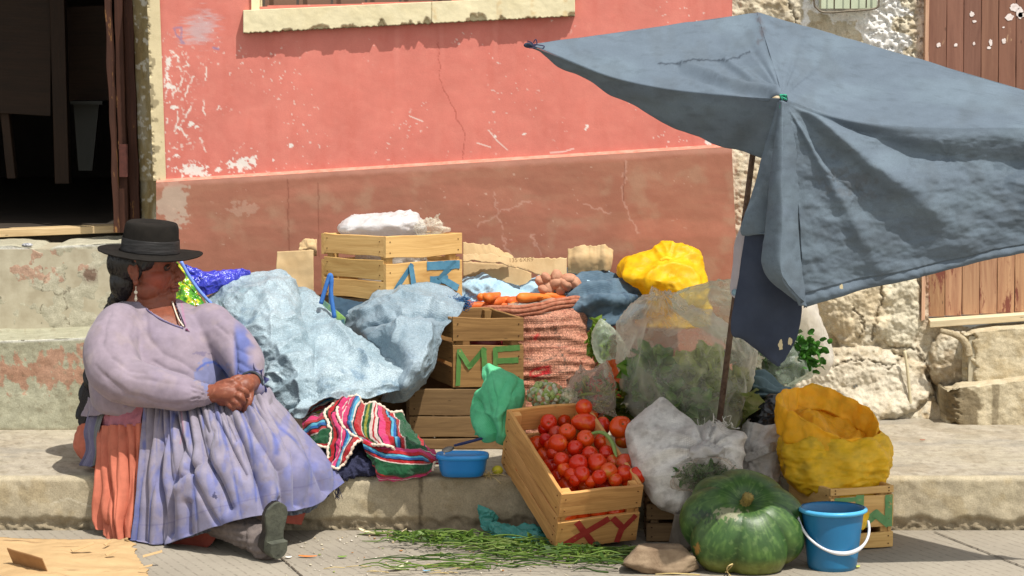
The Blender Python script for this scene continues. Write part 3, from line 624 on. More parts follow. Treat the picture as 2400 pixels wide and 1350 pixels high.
# ---- stone neighbour house on the right
def stone():
    st = thing('stone_house', P(1950, 985, WY), 'bare stone and crumbling plaster house front behind the parasol on the right', 'house')
    def depth(PX, PY):
        n1 = fn(PX, PY, 110, 4, 4); d = .012 * n1 + .006 * fn(PX, PY, 24, 4, 7) + .003 * fn(PX, PY, 8, 3, 3)
        b = np.zeros(PX.shape)
        for (cx, cy, rx, ry, h) in ((2005, 705, 95, 112, .05), (2010, 905, 175, 92, .06), (2112, 720, 48, 120, .025), (2240, 850, 70, 75, .045), (1850, 760, 80, 90, .04), (2140, 835, 26, 32, .02), (1830, 940, 60, 60, .03)):
            q = np.hypot((PX - cx) / rx, (PY - cy) / ry) + .12 * fn(PX, PY, 40, 3, 5); b = np.maximum(b, h * np.sqrt(np.clip(1 - q ** 2.6, 0, 1)) + h * .25 * (q < 1))
        low = sm(600, 660, PY)
        return WY + .03 - d - b * low, low
    PX, PY, V = pxgrid(1690, 2290, lambda x: 0 * x - 160, lambda x: 1000 + 0 * x, WY)
    Yd, low = depth(PX, PY)
    foot = sm(900, 990, PY) * .07 ; Yd -= foot * low
    cr = [[(2065, 665), (2068, 700), (2058, 730), (2045, 775), (2040, 800)], [(2085, 812), (2110, 815), (2150, 818), (2160, 850)], [(1960, 855), (2010, 842), (2060, 850), (2085, 865), (2115, 835)], [(2000, 720), (2030, 770), (2010, 790)], [(2150, 815), (2170, 850), (2200, 950)], [(1850, 0), (1862, 40), (1880, 110)]]
    ck = np.zeros(PX.shape)
    for k, pts in enumerate(cr):
        q = segdist(PX + 6 * fn(PX, PY, 14, 3, 4), PY + 6 * fn(PX, PY, 14, 3, 6), pts); ck = np.maximum(ck, sm(4 if k < 2 else 2.4, 1.0, q))
    Yd += ck * .009
    crumble = sm(200, 120, PY) * sm(.0, .4, fn(PX, PY, 12, 4, 13)) * sm(2010, 2050, PX); Yd += crumble * .012
    V = P(PX, PY, Yd)
    col = np.broadcast_to(lin((208, 198, 176)), V.shape).copy()
    col = lay(col, sm(-.2, .5, fn(PX, PY, 60, 5, 3)) * .6, (194, 176, 146)); col = lay(col, sm(.1, .6, fn(PX, PY, 30, 5, 13)) * .6, (222, 210, 186)); col = lay(col, sm(.2, .6, fn(PX, PY, 18, 4, 23)) * .5, (160, 142, 112))
    col = lay(col, low * blob(PX, PY, 2010, 900, 150, 70, .5, 40, 3) * .5, (224, 214, 194)); col = lay(col, low * blob(PX, PY, 2112, 720, 45, 110, .4, 30, 3) * .6, (220, 212, 188))
    col = lay(col, low * blob(PX, PY, 1995, 710, 80, 90, .5, 40, 3) * .35, (222, 200, 160))
    col = lay(col, low * blob(PX, PY, 2225, 880, 55, 50, .7, 30, 3) * .5, (134, 108, 72)); col = lay(col, blob(PX, PY, 2200, 970, 50, 30, .7, 30, 8) * .3, (196, 160, 104))
    # upper: pale plaster and white paint patches
    up = sm(260, 180, PY)
    wp = up * sm(.0, .1, fn(PX, PY, 50, 5, 9) + .85 - np.abs(PX - (2060 + (PY - 60) * .25)) / 62.) + up * sm(.0, .1, fn(PX, PY, 40, 5, 19) + .8 - np.abs(PX - 1990) / 95. - np.maximum(PY - 15, 0) / 40.)
    wp = np.maximum(wp, up * sm(0, .1, fn(PX, PY, 30, 4, 29) + .4 - np.abs(PX - 1888) / 14.)); col = lay(col, np.clip(wp, 0, 1) * .95, (244, 242, 238))
    col = lay(col, up * sm(2140, 2156, PX), (222, 200, 180)); col = lay(col, ck * .55, (100, 84, 62))
    col = lay(col, sm(2160, 2172, PX) * low * sm(800, 640, PY), (176, 140, 116))
    ok = PX < 2178 + 120 * sm(745, 775, PY)
    Fc = gridfaces(*PX.shape); keep = ok.ravel()[Fc].all(1)
    part('wall', V.reshape(-1, 3), Fc[keep], M_rough, st, True, col=col.reshape(-1, 3))
    # door of vertical planks
    dr = thing('plank_door', P(2290, 740, WY), 'weathered brown plank door at the right edge with white paint splashes', 'door')
    ed = [2172, 2215, 2255, 2296, 2337, 2378, 2420, 2462]
    for a, b in zip(ed[:-1], ed[1:]):
        k = a; xt0, xt1 = a + 8, b + 8
        for (p0, p1, mm, sd) in ((-160, 470, W_door, 1), (470, 742, W_door2, 2)):
            def zx(x, y): return x + (742 - y) * .006
            m = MB(); o0 = P(zx(a, p1), p1 - (a - 2172) * .055 * (p1 > 700), WY + .045); m.board(o0, P(zx(a, p0), p0, WY + .045) - o0, P(zx(b, p1) - 1.2, p1 - (a - 2172) * .055 * (p1 > 700), WY + .045) - o0, np.array([0, .02, 0]), .0015, k + sd, 12); m.build('plank', mm, dr, vc=True)
    m = MB(); m.box((P(2165, 0, WY)[0], WY + .066, .5), (P(2470, 0, WY)[0], WY + .08, 1.8)); m.build('door_backing', mat('dark_gap', (36, 26, 22)), dr)
    m = MB(); r = np.random.RandomState(5)
    for (x, y, w_, h_) in ((2378, 18, 12, 9), (2366, 40, 10, 8), (2390, 30, 8, 14), (2278, 33, 6, 6), (2284, 50, 5, 3), (2200, 105, 5, 5), (2240, 105, 4, 4), (2283, 102, 3, 4), (2322, 100, 4, 8), (2353, 96, 5, 6), (2352, 64, 3, 2), (2395, 35, 9, 6), (2318, 112, 5, 3)):
        th = np.linspace(0, 6.283, 24, endpoint=False); rr = 1 + .45 * pn(v3(np.cos(th) * 2 + x, np.sin(th) * 2 + y, 0), 3)
        V = P(x + w_ * rr * np.cos(th), y + h_ * rr * np.sin(th), WY + .0435); m.add(V, [tuple(range(24))])
    m.build('paint_splash', mat('white_splash', (226, 216, 212), (200, 186, 180), 90), dr)
    # door jamb
    m = MB(); a = P(2150, 760, WY); m.board(P(2160, 752, WY + .0), P(2172, -160, WY) - P(2160, 752, WY), np.array([.016, .03, 0]), np.array([0, .05, 0.0]), .002, 4, 30); m.build('door_jamb', wood('jamb_wood', (170, 136, 112), (188, 156, 132), (140, 96, 78)), st, vc=True)
    # right doorsteps
    rs = thing('stone_doorstep', P(2330, 990, 1.0), 'worn concrete doorsteps below the brown plank door', 'steps')
    def blk(name, x0, x1, topf, botf, Yf, depth, seed, colr):
        xs = np.arange(x0, x1, 2.6); nf = 70; na = 26; t = np.linspace(0, 1, nf)[:, None]; PY = topf(xs) * (1 - t) + botf(xs) * t; PX = np.broadcast_to(xs, PY.shape)
        face = P(PX, PY, np.full(PY.shape, Yf)); e = face[0]
        tr = np.array([e + [0, depth * q, .003] for q in np.linspace(1, 0, na)]); G = np.concatenate([tr, face]); PXg, PYg = proj(G)
        isf = np.zeros(G.shape[:2], bool); isf[na:] = 1
        k = .010 * fn(PXg, PYg, 40, 4, seed); lft = sm(30, 0, PXg - x0 - 10 * fn(PXg, PYg, 16, 3, 2))
        G[..., 1] += np.where(isf, k * .4 + lft * .05, 0); G[..., 2] += np.where(~isf, .003 * fn(PXg, PYg, 40, 4, seed) - lft * .01, 0)
        le = G[:, :1].copy(); le[..., 1] = np.maximum(le[..., 1], WY + .05); le[..., 0] -= .005; G = np.concatenate([le, G], 1)
        PXg, PYg = proj(G); isf = np.concatenate([isf[:, :1], isf], 1)
        col = np.broadcast_to(lin(colr), G.shape).copy(); col = lay(col, sm(-.1, .6, fn(PXg, PYg, 50, 5, seed)) * .5, (188, 168, 130)); col = lay(col, sm(.2, .6, fn(PXg, PYg, 24, 4, seed + 3)) * .4, (222, 210, 182))
        if name == 'lower_step':
            col = lay(col, isf * blob(PXg, PYg, 2250, 955, 48, 48, .35, 30, 3) * .75, (104, 88, 62)); col = lay(col, isf * sm(10, 6, np.abs(PXg - 2333 + 3 * fn(PXg, PYg, 20, 3, 3))) * .6, (112, 98, 74))
            col = lay(col, isf * sm(4, 1, np.abs(PXg - 2312)) * .5, (206, 192, 164))
        part(name, G.reshape(-1, 3), gridfaces(*G.shape[:2]), M_concrete, rs, True, col=col.reshape(-1, 3))
    blk('upper_step', 2262, 2480, lambda x: 784 - (x - 2260) * .1, lambda x: 912 - (x - 2260) * .06, WY - .08, .16, 4, (208, 194, 164))
    blk('lower_step', 2222, 2480, lambda x: 914 - (x - 2222) * .11, lambda x: 1002 - (x - 2222) * .0, WY - .17, .12, 6, (204, 190, 160))
    m = MB(); a = P(2175, 762, WY); m.board(P(2180, 768, WY + .0), P(2470, 748, WY) - P(2180, 768, WY), np.array([0, .07, .003]), np.array([0, -.003, .022]), .004, 9, 20); m.build('sill_board', wood('sill_stone', (206, 190, 156), (222, 208, 176), (186, 166, 128)), rs, vc=True)
    m = MB(); m.box((P(2262, 800, WY)[0], WY - .07, .15), (2.0, WY + .2, P(2300, 776, WY)[2] - .008)); m.build('step_core', bpy.data.materials['step_core_concrete'], rs)
    # broken ring of render beside the step
    m = MB(); pth = P(np.array([2204, 2232, 2256, 2268, 2270]), np.array([775, 782, 795, 815, 835]), WY - .08); m.tube(cr1(pth, 20), np.linspace(.008, .014, 20), 12); m.build('broken_render', mat('render_crumb', (176, 162, 134), (146, 130, 102), 120, bumps=((150, .9, .004),)), rs, True)
    # meter box in a cage
    mt = thing('meter_box', P(1975, 28, WY - .05), 'grey-green electricity meter box behind a wire cage on the white patch of wall', 'meter box')
    m = MB(); m.box((P(1925, 0, WY - .05)[0], WY - .05, P(0, 20, WY - .05)[2]), (P(2055, 0, WY - .05)[0], WY + .02, 1.75)); m.build('housing', mat('meter_paint', (188, 196, 170), (176, 184, 158), 20, rough=.45), mt)
    wm = mat('cage_wire', (92, 84, 72), (120, 110, 96), 60, rough=.5, metal=.4)
    for k, x in enumerate((1955, 1993, 2030)):
        p = P(x, 22 - (x - 1955) * .05, WY - .075); MB().tube([p + [0, 0, 0], p + [0, 0, .4]], .0022, 8).build('cage_bar', wm, mt, True)
    MB().tube(cr1(P(np.array([1908, 1908, 1915, 1935, 1990, 2040, 2057, 2060, 2060]), np.array([-100, 0, 20, 29, 26, 22, 16, 0, -100]), WY - .075), 60), .003, 8).build('cage_rim', wm, mt, True)
    # pipe out of the wall
    o = MB().tube(cr1(P(np.array([2120, 2126, 2132, 2136]), np.array([822, 860, 920, 960]), WY - .05), 16), np.array([.005] * 16), 8).build('drain_pipe', mat('pipe_cement', (196, 184, 152)), None, True); tag(o, 'thin pale pipe running down the stone wall below the crack', 'pipe')
stone()
# ================================================================ crates
def crate(name, label, O, Wv, Lv, Hv, wmat, group=None, front=((0, .32), (.40, 1.0)), side=((0, .28), (.36, .64), (.72, 1.0)), t=.010, seed=1, letters=None, lcol=None, wave=True, nails=True, bottom=True):
    """O front-left-bottom corner, Wv width (front), Lv length (to the back), Hv up; front/side = slats as fractions of height from the top"""
    O, Wv, Lv, Hv = [np.array(q, float) for q in (O, Wv, Lv, Hv)]
    c = thing(name, O + (Wv + Lv) / 2, label, 'crate', group)
    wh, lh, hh = [q / np.linalg.norm(q) for q in (Wv, Lv, Hv)]; H = np.linalg.norm(Hv)
    nm = mat_nail
    def panel(pname, o, u, nrm, slats, sd):
        m = MB(); k = 0; lu = np.linalg.norm(u); uh = u / lu
        for (a, b) in slats:
            k += 1
            m.board(o + hh * H * (1 - b), u, hh * H * (b - a), nrm * t, .004 if wave else .0015, sd * 7 + k, 14)
            for e in (.014, lu - .014):
                for q in (.25, .75):
                    p = o + uh * e + hh * H * (1 - b + (b - a) * q) - nrm * .0006; m.ell(p, (.0022, .0022, .0022), nu=6, nv=4, col=(.25, .2, .16))
        ob = m.build(pname, wmat, c, vc=True)
        return ob
    fp = panel('front_panel', O, Wv, lh, front, seed)
    panel('back_panel', O + Lv - lh * t, Wv, lh, front, seed + 1)
    panel('side_panel', O + lh * (t + .0006), Lv - lh * (2 * t + .0012), wh, side, seed + 2)
    panel('side_panel', O + Wv - wh * t + lh * (t + .0006), Lv - lh * (2 * t + .0012), wh, side, seed + 3)
    for (a, b) in ((0, 0), (1, 0), (0, 1), (1, 1)):
        m = MB(); s_ = .022; o = O + wh * (t + .001 if a == 0 else np.linalg.norm(Wv) - t - .001 - s_) + lh * (t + .001 if b == 0 else np.linalg.norm(Lv) - t - .001 - s_) + hh * .004
        m.board(o, hh * (H - .008), wh * s_, lh * s_, .0005, seed + a * 2 + b + 20, 3); m.build('corner_post', wmat, c, vc=True)
    if bottom:
        m = MB(); n_ = 4; w_ = np.linalg.norm(Wv) - 2 * t - .004
        for k in range(n_): m.board(O + wh * (t + .002 + w_ * k / n_) + lh * (t + .0012) + hh * .002, Lv - lh * (2 * t + .0024), wh * (w_ / n_ - .008), hh * .006, .001, seed + 40 + k, 4)
        m.build('base', wmat, c, vc=True)
    if letters:
        m = MB(); zz = 0
        for (pts, w_) in letters:   # polyline in (fraction of width, fraction of height from top)
            pts = np.array(pts, float)
            Q = O + pts[:, :1] * Wv + (1 - pts[:, 1:2]) * Hv
            for i in range(len(Q) - 1):
                zz += 1; d = Q[i + 1] - Q[i]; L = np.linalg.norm(d); d /= L; s_ = np.cross(d, lh); k = 9
                tt = np.linspace(-w_ * .3, L + w_ * .3, k)[:, None]; r = 1 + .18 * pn(v3(tt[:, 0] * 60 + i, seed, 0), 3)[:, None]
                cc = Q[i] + d * tt - lh * (.0012 + .00025 * (zz % 5)); V = np.concatenate([cc + s_ * w_ / 2 * r, cc - s_ * w_ / 2 * (1 + .18 * pn(v3(tt[:, 0] * 60 + i, seed, 4), 3)[:, None])])
                m.add(V, [(j, j + 1, j + k + 1, j + k) for j in range(k - 1)])
        m.build('lettering', lcol, fp)
    return c
mat_nail = mat('nail_iron', (70, 56, 46), rough=.5)
P_blue = mat('blue_paint', (66, 116, 144), (84, 132, 156), 50, c3=(196, 152, 96), s3=60, t3=.66); P_green = mat('green_paint', (70, 112, 54), (86, 128, 66), 50, c3=(160, 124, 78), s3=60, t3=.64); P_red = mat('red_paint', (150, 42, 36), (166, 56, 46), 50, c3=(176, 126, 72), s3=60, t3=.66); P_green2 = mat('faded_green_paint', (92, 138, 88), (112, 152, 100), 50, c3=(196, 152, 96), s3=50, t3=.6)
W_tom = wood('crate_tomato_wood', (198, 144, 84), (220, 168, 104), (156, 104, 56))
# tomato crate, tipped over the kerb edge
tW = np.array([.2, .072, .010]); tL = np.array([-.14, .36, .166]); tN = np.cross(tW, tL); tN /= np.linalg.norm(tN); tD = -tN * .178
if tD[2] > 0: tD = -tD
tO = PZ(1300, 1290, .004)
XL = [([(.24, .55), (.46, .95)], .018), ([(.60, .55), (.06, .95)], .020), ([(.68, .55), (.80, .72), (.76, .95)], .018), ([(.94, .55), (.81, .75)], .016)]
tomato_crate = crate('fruit_crate', 'pine crate full of tomatoes tipped over the kerb, red XY painted on its end', tO, tW * 1.10, tL * 1.03, -tD, W_tom, front=((0, .40), (.50, 1.0)), side=((0, .42), (.44, .72), (.74, 1.0)), seed=3, letters=XL, lcol=P_red)
# crate ME on top of a dark crate
yb = .46
o1 = P(960, 1035, yb); o1[2] = .152
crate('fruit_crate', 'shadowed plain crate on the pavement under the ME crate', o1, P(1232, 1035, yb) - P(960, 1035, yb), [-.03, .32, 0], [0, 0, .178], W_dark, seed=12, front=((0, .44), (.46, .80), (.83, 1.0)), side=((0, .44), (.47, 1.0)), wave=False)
o2 = P(1062, 903, yb); o2[2] = .336
ME = [([(.08, .95), (.10, .48)], .020), ([(.10, .48), (.24, .70)], .019), ([(.24, .70), (.44, .46)], .019), ([(.44, .46), (.46, .80)], .020), ([(.62, .46), (.62, .80)], .024), ([(.62, .45), (.92, .43)], .018), ([(.62, .62), (.90, .61)], .018), ([(.62, .80), (.88, .79)], .0001)]
crate('fruit_crate', 'worn brown crate with green ME painted on its front, beside the pink carrot sack', o2, P(1227, 903, yb) - P(1062, 903, yb), [-.095, .27, 0], [0, 0, .205], W_crate2, seed=21, letters=[x for x in ME if x[1] > .001], lcol=P_green, front=((0, .34), (.40, 1.0)), side=((0, .30), (.38, .66), (.72, 1.0)))
m = MB()
for k in range(6): m.board(P(985 + 10 * k, 905 + k % 3 * 3, yb + .02 * (k - 3)) + [0, 0, 0], np.array([.26, .01 * (k - 2), .002 * k]), np.array([0, .04, 0]), np.array([0, 0, .003]), .004, k + 50, 8)
# A3 crate at the back
o3 = P(905, 705, .62); aW = np.array([.225, .135, 0]); aL = np.array([-.205, .165, 0]) 
A3 = [([(.07, .96), (.33, .50)], .030), ([(.34, .50), (.40, .95)], .034), ([(.16, .80), (.37, .80)], .016), ([(.56, .49), (.93, .49)], .028), ([(.90, .50), (.72, .70)], .030), ([(.60, .72), (.78, .72)], .026), ([(.76, .72), (.92, .84)], .026)]
crate('fruit_crate', 'pale crate with blue A3 painted on it, highest at the back of the stall', o3, aW, aL, [0, 0, .192], W_crate, seed=31, letters=A3, lcol=P_blue, front=((0, .34), (.42, 1.0)), side=((0, .32), (.38, .68), (.71, 1.0)))
# what carries the A3 crate: two stacked crates, mostly covered by the sheets
o4 = P(905, 705, .62) + [-.02, -.005, 0]; zt = o3[2]
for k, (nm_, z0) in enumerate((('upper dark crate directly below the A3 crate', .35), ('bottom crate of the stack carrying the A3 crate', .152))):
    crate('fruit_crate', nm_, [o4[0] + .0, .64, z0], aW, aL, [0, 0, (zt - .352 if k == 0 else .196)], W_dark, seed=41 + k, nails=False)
# crate under the yellow sack
o5 = P(1945, 1298, -.30); o5[2] = .003
XW = [([(.08, .18), (.40, .18)], .012), ([(.46, .16), (.46, .34)], .024), ([(.92, .18), (.92, .62)], .022), ([(.90, .60), (.72, .44)], .022), ([(.72, .44), (.50, .62)], .022)]
crate('fruit_crate', 'crate with faded green strokes under the open yellow sack', o5, [.176, .06, 0], [-.085, .24, 0], [0, 0, .166], W_crate, seed=51, letters=XW, lcol=P_green2, front=((0, .10), (.14, .66), (.75, 1.0)), side=((0, .48), (.52, 1.0)))
# dark crate behind the pumpkin
o6 = P(1515, 1283, -.17); o6[2] = .003
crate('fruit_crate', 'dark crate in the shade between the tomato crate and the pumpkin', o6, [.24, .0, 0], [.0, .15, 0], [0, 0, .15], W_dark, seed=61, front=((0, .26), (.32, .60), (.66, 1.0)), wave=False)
# ================================================================ cloth
def cloth(name, rows, nu, nv, material, wr=None, parent=None, th=.0016, su=1, sv=1, colf=None, holes=None, ret=False):
    C = rows if isinstance(rows, np.ndarray) else ctrl(rows)
    G = patch(C, nu, nv); u, v = np.meshgrid(np.linspace(0, 1, nu), np.linspace(0, 1, nv), indexing='ij')
    N = gnorm(G)
    if (N[..., 1].mean()) > 0: N = -N
    if wr is not None: G = G + N * wr(u, v, G)[..., None]
    ob = part(name, G.reshape(-1, 3), gridfaces(nu, nv), material, parent, True, uv=guv(nu, nv, su, sv).reshape(-1, 2), col=colf(u, v, G).reshape(-1, 3) if colf else None)
    solid(ob, th); return (ob, G) if ret else ob
M_tarp = mat('woven_sheet', (124, 144, 154), (156, 172, 180), 7, speck=.30, sscale=260, rough=.36, spec=.4, bumps=(('weave', 75, .0012), (55, .5, .004)), c3=(110, 132, 148), s3=5, t3=.58)
M_tarp2 = mat('woven_sheet_dusty', (112, 132, 144), (140, 156, 166), 7, speck=.24, sscale=260, rough=.40, spec=.4, bumps=(('weave', 75, .0012), (55, .5, .004)), c3=(112, 130, 144), s3=5, t3=.55)
def crumple(a1=.012, f1=5, a2=.005, f2=14, seed=0, st=(1, 1, 1), warp=.3):
    def f(u, v, G):
        X = G * np.array(st); X = X + v3(pn(X * 7, seed + 5), pn(X * 7, seed + 6), pn(X * 7, seed + 7)) * warp / 9
        n = lambda q, k: np.abs(pn(X * q, seed + k))
        h = a1 * 1.5 * (.5 * n(f1, 0) - 1.3 * n(f1 * 1.17, 10) + .16) + a1 * .5 * pn(X * f1 * .6, seed + 3)
        return h + a2 * 1.7 * (.4 * n(f2, 1) - 1.4 * n(f2 * 1.2, 11) + .2) - a2 * .9 * n(f2 * 2.9, 12)
    return f
A = [[(478, 700, .58), (530, 660, .62), (590, 641, .66), (650, 634, .69), (700, 648, .69), (738, 690, .66)],
     [(500, 745, .45), (550, 715, .40), (610, 690, .43), (675, 690, .48), (735, 722, .52), (802, 752, .53)],
     [(530, 800, .38), (590, 790, .30), (650, 785, .29), (720, 790, .34), (800, 812, .38), (890, 815, .42)],
     [(570, 860, .30), (630, 870, .22), (690, 868, .19), (760, 876, .20), (850, 885, .24), (960, 862, .33)],
     [(620, 920, .20), (665, 955, .15), (705, 984, .11), (765, 938, .12), (850, 932, .17), (975, 905, .30)]]
CA = creases([([(700, 640), (714, 690), (748, 800), (736, 905)], .022, 16), ([(600, 735), (650, 750), (690, 745)], -.012, 8), ([(575, 850), (640, 815), (700, 792)], -.014, 8), ([(600, 890), (690, 850), (730, 845)], -.010, 7), ([(660, 965), (750, 908), (845, 888)], .016, 8), ([(690, 978), (780, 928), (865, 915)], -.012, 7), ([(640, 925), (720, 885), (790, 872)], -.012, 7),
    ([(545, 770), (600, 760), (660, 775)], -.010, 8), ([(780, 770), (830, 830), (900, 872), (960, 885)], -.016, 10), ([(620, 690), (640, 740), (635, 800)], -.010, 9), ([(760, 740), (810, 800), (860, 850)], -.010, 8), ([(560, 700), (610, 672), (680, 668)], -.010, 6), ([(655, 820), (690, 860), (700, 910)], -.010, 8), ([(800, 880), (850, 905), (930, 905)], -.012, 7), ([(580, 800), (620, 790)], -.008, 6), ([(640, 870), (700, 905), (705, 960)], -.008, 7)], 10, 34)
CB = creases([([(802, 750), (870, 714), (940, 690), (1010, 704)], -.016, 8), ([(862, 764), (925, 738), (985, 728), (1050, 738)], .024, 7), ([(905, 850), (925, 790), (940, 748)], -.014, 9), ([(980, 870), (1000, 800), (1005, 760)], -.012, 9), ([(872, 790), (900, 840), (925, 900)], -.012, 9), ([(950, 900), (970, 850)], -.010, 7), ([(940, 680), (985, 690), (1040, 712)], -.010, 6), ([(850, 730), (900, 720)], -.008, 5)], 7, 30)
def wrA(u, v, G):
    base = crumple(.008, 4.2, .0045, 15, 3, st=(1, 1, 1.8))(u, v, G) + CA(u, v, G)
    h = .013 * np.maximum(0, np.sin((u * 9 + 2.2 * pn(v3(v * 3, u * 3, 0), 4) + v * 2.5) * 2)) ** 3 * sm(.25, .6, u) * sm(.9, .4, v)
    return base + h
tp = cloth('woven_tarp', A, 190, 220, M_tarp, wrA, su=.62, sv=.75); tag(tp, 'large pale blue woven plastic sheet draped over goods beside the seated woman', 'tarp')
B = [[(790, 748, .64), (850, 700, .62), (900, 672, .65), (960, 664, .66), (1030, 668, .66), (1092, 700, .64)],
     [(812, 772, .58), (868, 742, .49), (930, 715, .47), (985, 712, .48), (1035, 722, .5), (1078, 737, .52)],
     [(850, 806, .53), (900, 792, .38), (948, 782, .34), (992, 778, .36), (1028, 776, .41), (1044, 768, .44)],
     [(890, 850, .47), (918, 850, .36), (958, 846, .28), (998, 842, .30), (1018, 836, .35), (1034, 822, .40)],
     [(905, 885, .46), (925, 900, .31), (950, 905, .26), (975, 896, .28), (1000, 885, .32), (1014, 872, .38)],
     [(896, 942, .40), (925, 944, .36), (945, 942, .34), (960, 932, .34), (975, 920, .36), (992, 905, .40)]]
def wrB(u, v, G):
    return crumple(.007, 5, .0038, 16, 8)(u, v, G) + CB(u, v, G)
t2 = cloth('woven_tarp', B, 170, 170, M_tarp2, wrB, su=.5, sv=.55); tag(t2, 'dusty grey-blue woven sheet folded over the left end of the ME crate', 'tarp')
# frayed dark blue end of that sheet
m = MB(); r = np.random.RandomState(2)
for k in range(260):
    p = P(1035 + r.rand() * 58, 700 + r.rand() * 28, .60 + .02 * r.rand()); d = np.array([.6 + .5 * r.rand(), -.2, r.rand() - .4]) * (.012 + .02 * r.rand()); m.tube([p, p + d * .6 + r.randn(3) * .003, p + d], .0008, 4)
m.build('frayed_end', mat('frayed_blue', (44, 84, 130), (70, 110, 150), 60), t2)
# cloths behind the carrots
M_lb = mat('light_blue_cloth', (140, 172, 192), (164, 192, 206), 14, bumps=(('weave', 60, .0008), (60, .4, .003))); M_den = mat('denim_cloth', (66, 86, 102), (92, 112, 126), 18, rough=.9, bumps=(('weave', 90, .0008), (70, .4, .003)), c3=(48, 66, 84), s3=7, t3=.62)
c_ = cloth('blue_cloth', [[(1078, 652, .93), (1130, 640, .95), (1180, 655, .97), (1235, 672, .97), (1290, 640, .98)], [(1080, 690, .86), (1135, 668, .84), (1190, 680, .86), (1240, 690, .88), (1290, 665, .92)], [(1085, 735, .84), (1140, 720, .82), (1195, 720, .82), (1240, 720, .84), (1290, 700, .9)]], 60, 90, M_lb, crumple(.014, 8, .006, 18, 4), su=.2, sv=.4); tag(c_, 'pale blue cloth lying behind the carrot sack, below the torn cardboard', 'cloth')
ps = thing('potato_sack', P(1330, 720, .92), 'pale blue and denim cloth sack of potatoes, open behind the carrots', 'sack')
cloth('sack_rim', [[(1222, 668, .96), (1270, 640, .99), (1330, 628, 1.0), (1400, 622, 1.01), (1440, 640, 1.0)], [(1218, 680, .90), (1250, 655, .92), (1320, 640, .97), (1400, 634, .96), (1452, 655, .96)], [(1230, 700, .88), (1262, 690, .86), (1320, 690, .86), (1400, 680, .86), (1450, 690, .92)]], 50, 90, M_lb, crumple(.008, 9, .004, 20, 14), ps, su=.2, sv=.4)
def wrD(u, v, G): return crumple(.010, 7, .004, 18, 21)(u, v, G) + .012 * np.sin((u * 3.2 + .8 * v + .6 * pn(v3(u * 3, v * 3, 1), 2)) * 6.28) * sm(0, .2, v)
cloth('denim_fold', [[(1318, 690, .90), (1350, 658, .93), (1400, 640, .95), (1460, 650, .95), (1505, 652, .94), (1528, 672, .90)], [(1312, 700, .83), (1350, 680, .80), (1405, 668, .80), (1465, 672, .82), (1510, 680, .84), (1536, 690, .86)], [(1310, 735, .80), (1350, 720, .76), (1410, 710, .74), (1470, 710, .76), (1510, 712, .80), (1535, 705, .84)], [(1340, 790, .82), (1370, 775, .80), (1420, 765, .76), (1470, 755, .78), (1500, 745, .82), (1525, 725, .86)]], 90, 130, M_den, wrD, ps, su=.25, sv=.4)
# green cloth
M_gr = mat('green_fabric', (78, 170, 120), (96, 184, 136), 20, rough=.85, bumps=(('weave', 110, .0006), (50, .5, .004)))
Gc = [[(1132, 862, .16), (1142, 858, .155), (1160, 860, .15), (1195, 872, .14), (1228, 890, .14)],
      [(1125, 905, .14), (1145, 890, .10), (1170, 890, .08), (1205, 895, .09), (1230, 915, .12)],
      [(1108, 935, .14), (1140, 930, .08), (1172, 935, .04), (1205, 935, .06), (1228, 945, .12)],
      [(1104, 965, .14), (1135, 975, .07), (1170, 985, .03), (1200, 975, .05), (1215, 975, .10)],
      [(1104, 1000, .14), (1130, 1012, .07), (1165, 1020, .03), (1190, 1010, .05), (1202, 998, .10)],
      [(1108, 1022, .15), (1130, 1028, .09), (1160, 1042, .06), (1180, 1036, .08), (1192, 1020, .11)]]
def wrG(u, v, G): return .006 * np.exp(-((v - .30 - .35 * u) / .09) ** 2) - .008 * np.exp(-((v - .16 - .30 * u) / .06) ** 2) * sm(.2, .5, u) + .010 * np.sin(v * 14 - u * 9) * sm(.45, .8, u) + crumple(.004, 9, .0015, 22, 5)(u, v, G) + CG(u, v, G)
CG = creases([([(1150, 875), (1166, 950), (1160, 1025)], .007, 7), ([(1190, 890), (1168, 930)], .006, 8), ([(1200, 930), (1170, 980)], -.008, 8), ([(1120, 960), (1150, 975)], -.008, 6), ([(1215, 895), (1188, 955), (1172, 1025)], .010, 7), ([(1120, 940), (1138, 985), (1155, 1020)], .012, 6), ([(1140, 870), (1125, 905)], .008, 5)], 4, 30)
g = cloth('green_cloth', Gc, 120, 100, M_gr, wrG, su=.25, sv=.2); tag(g, 'bright green cloth hanging between the ME crate and the tomato crate', 'cloth')
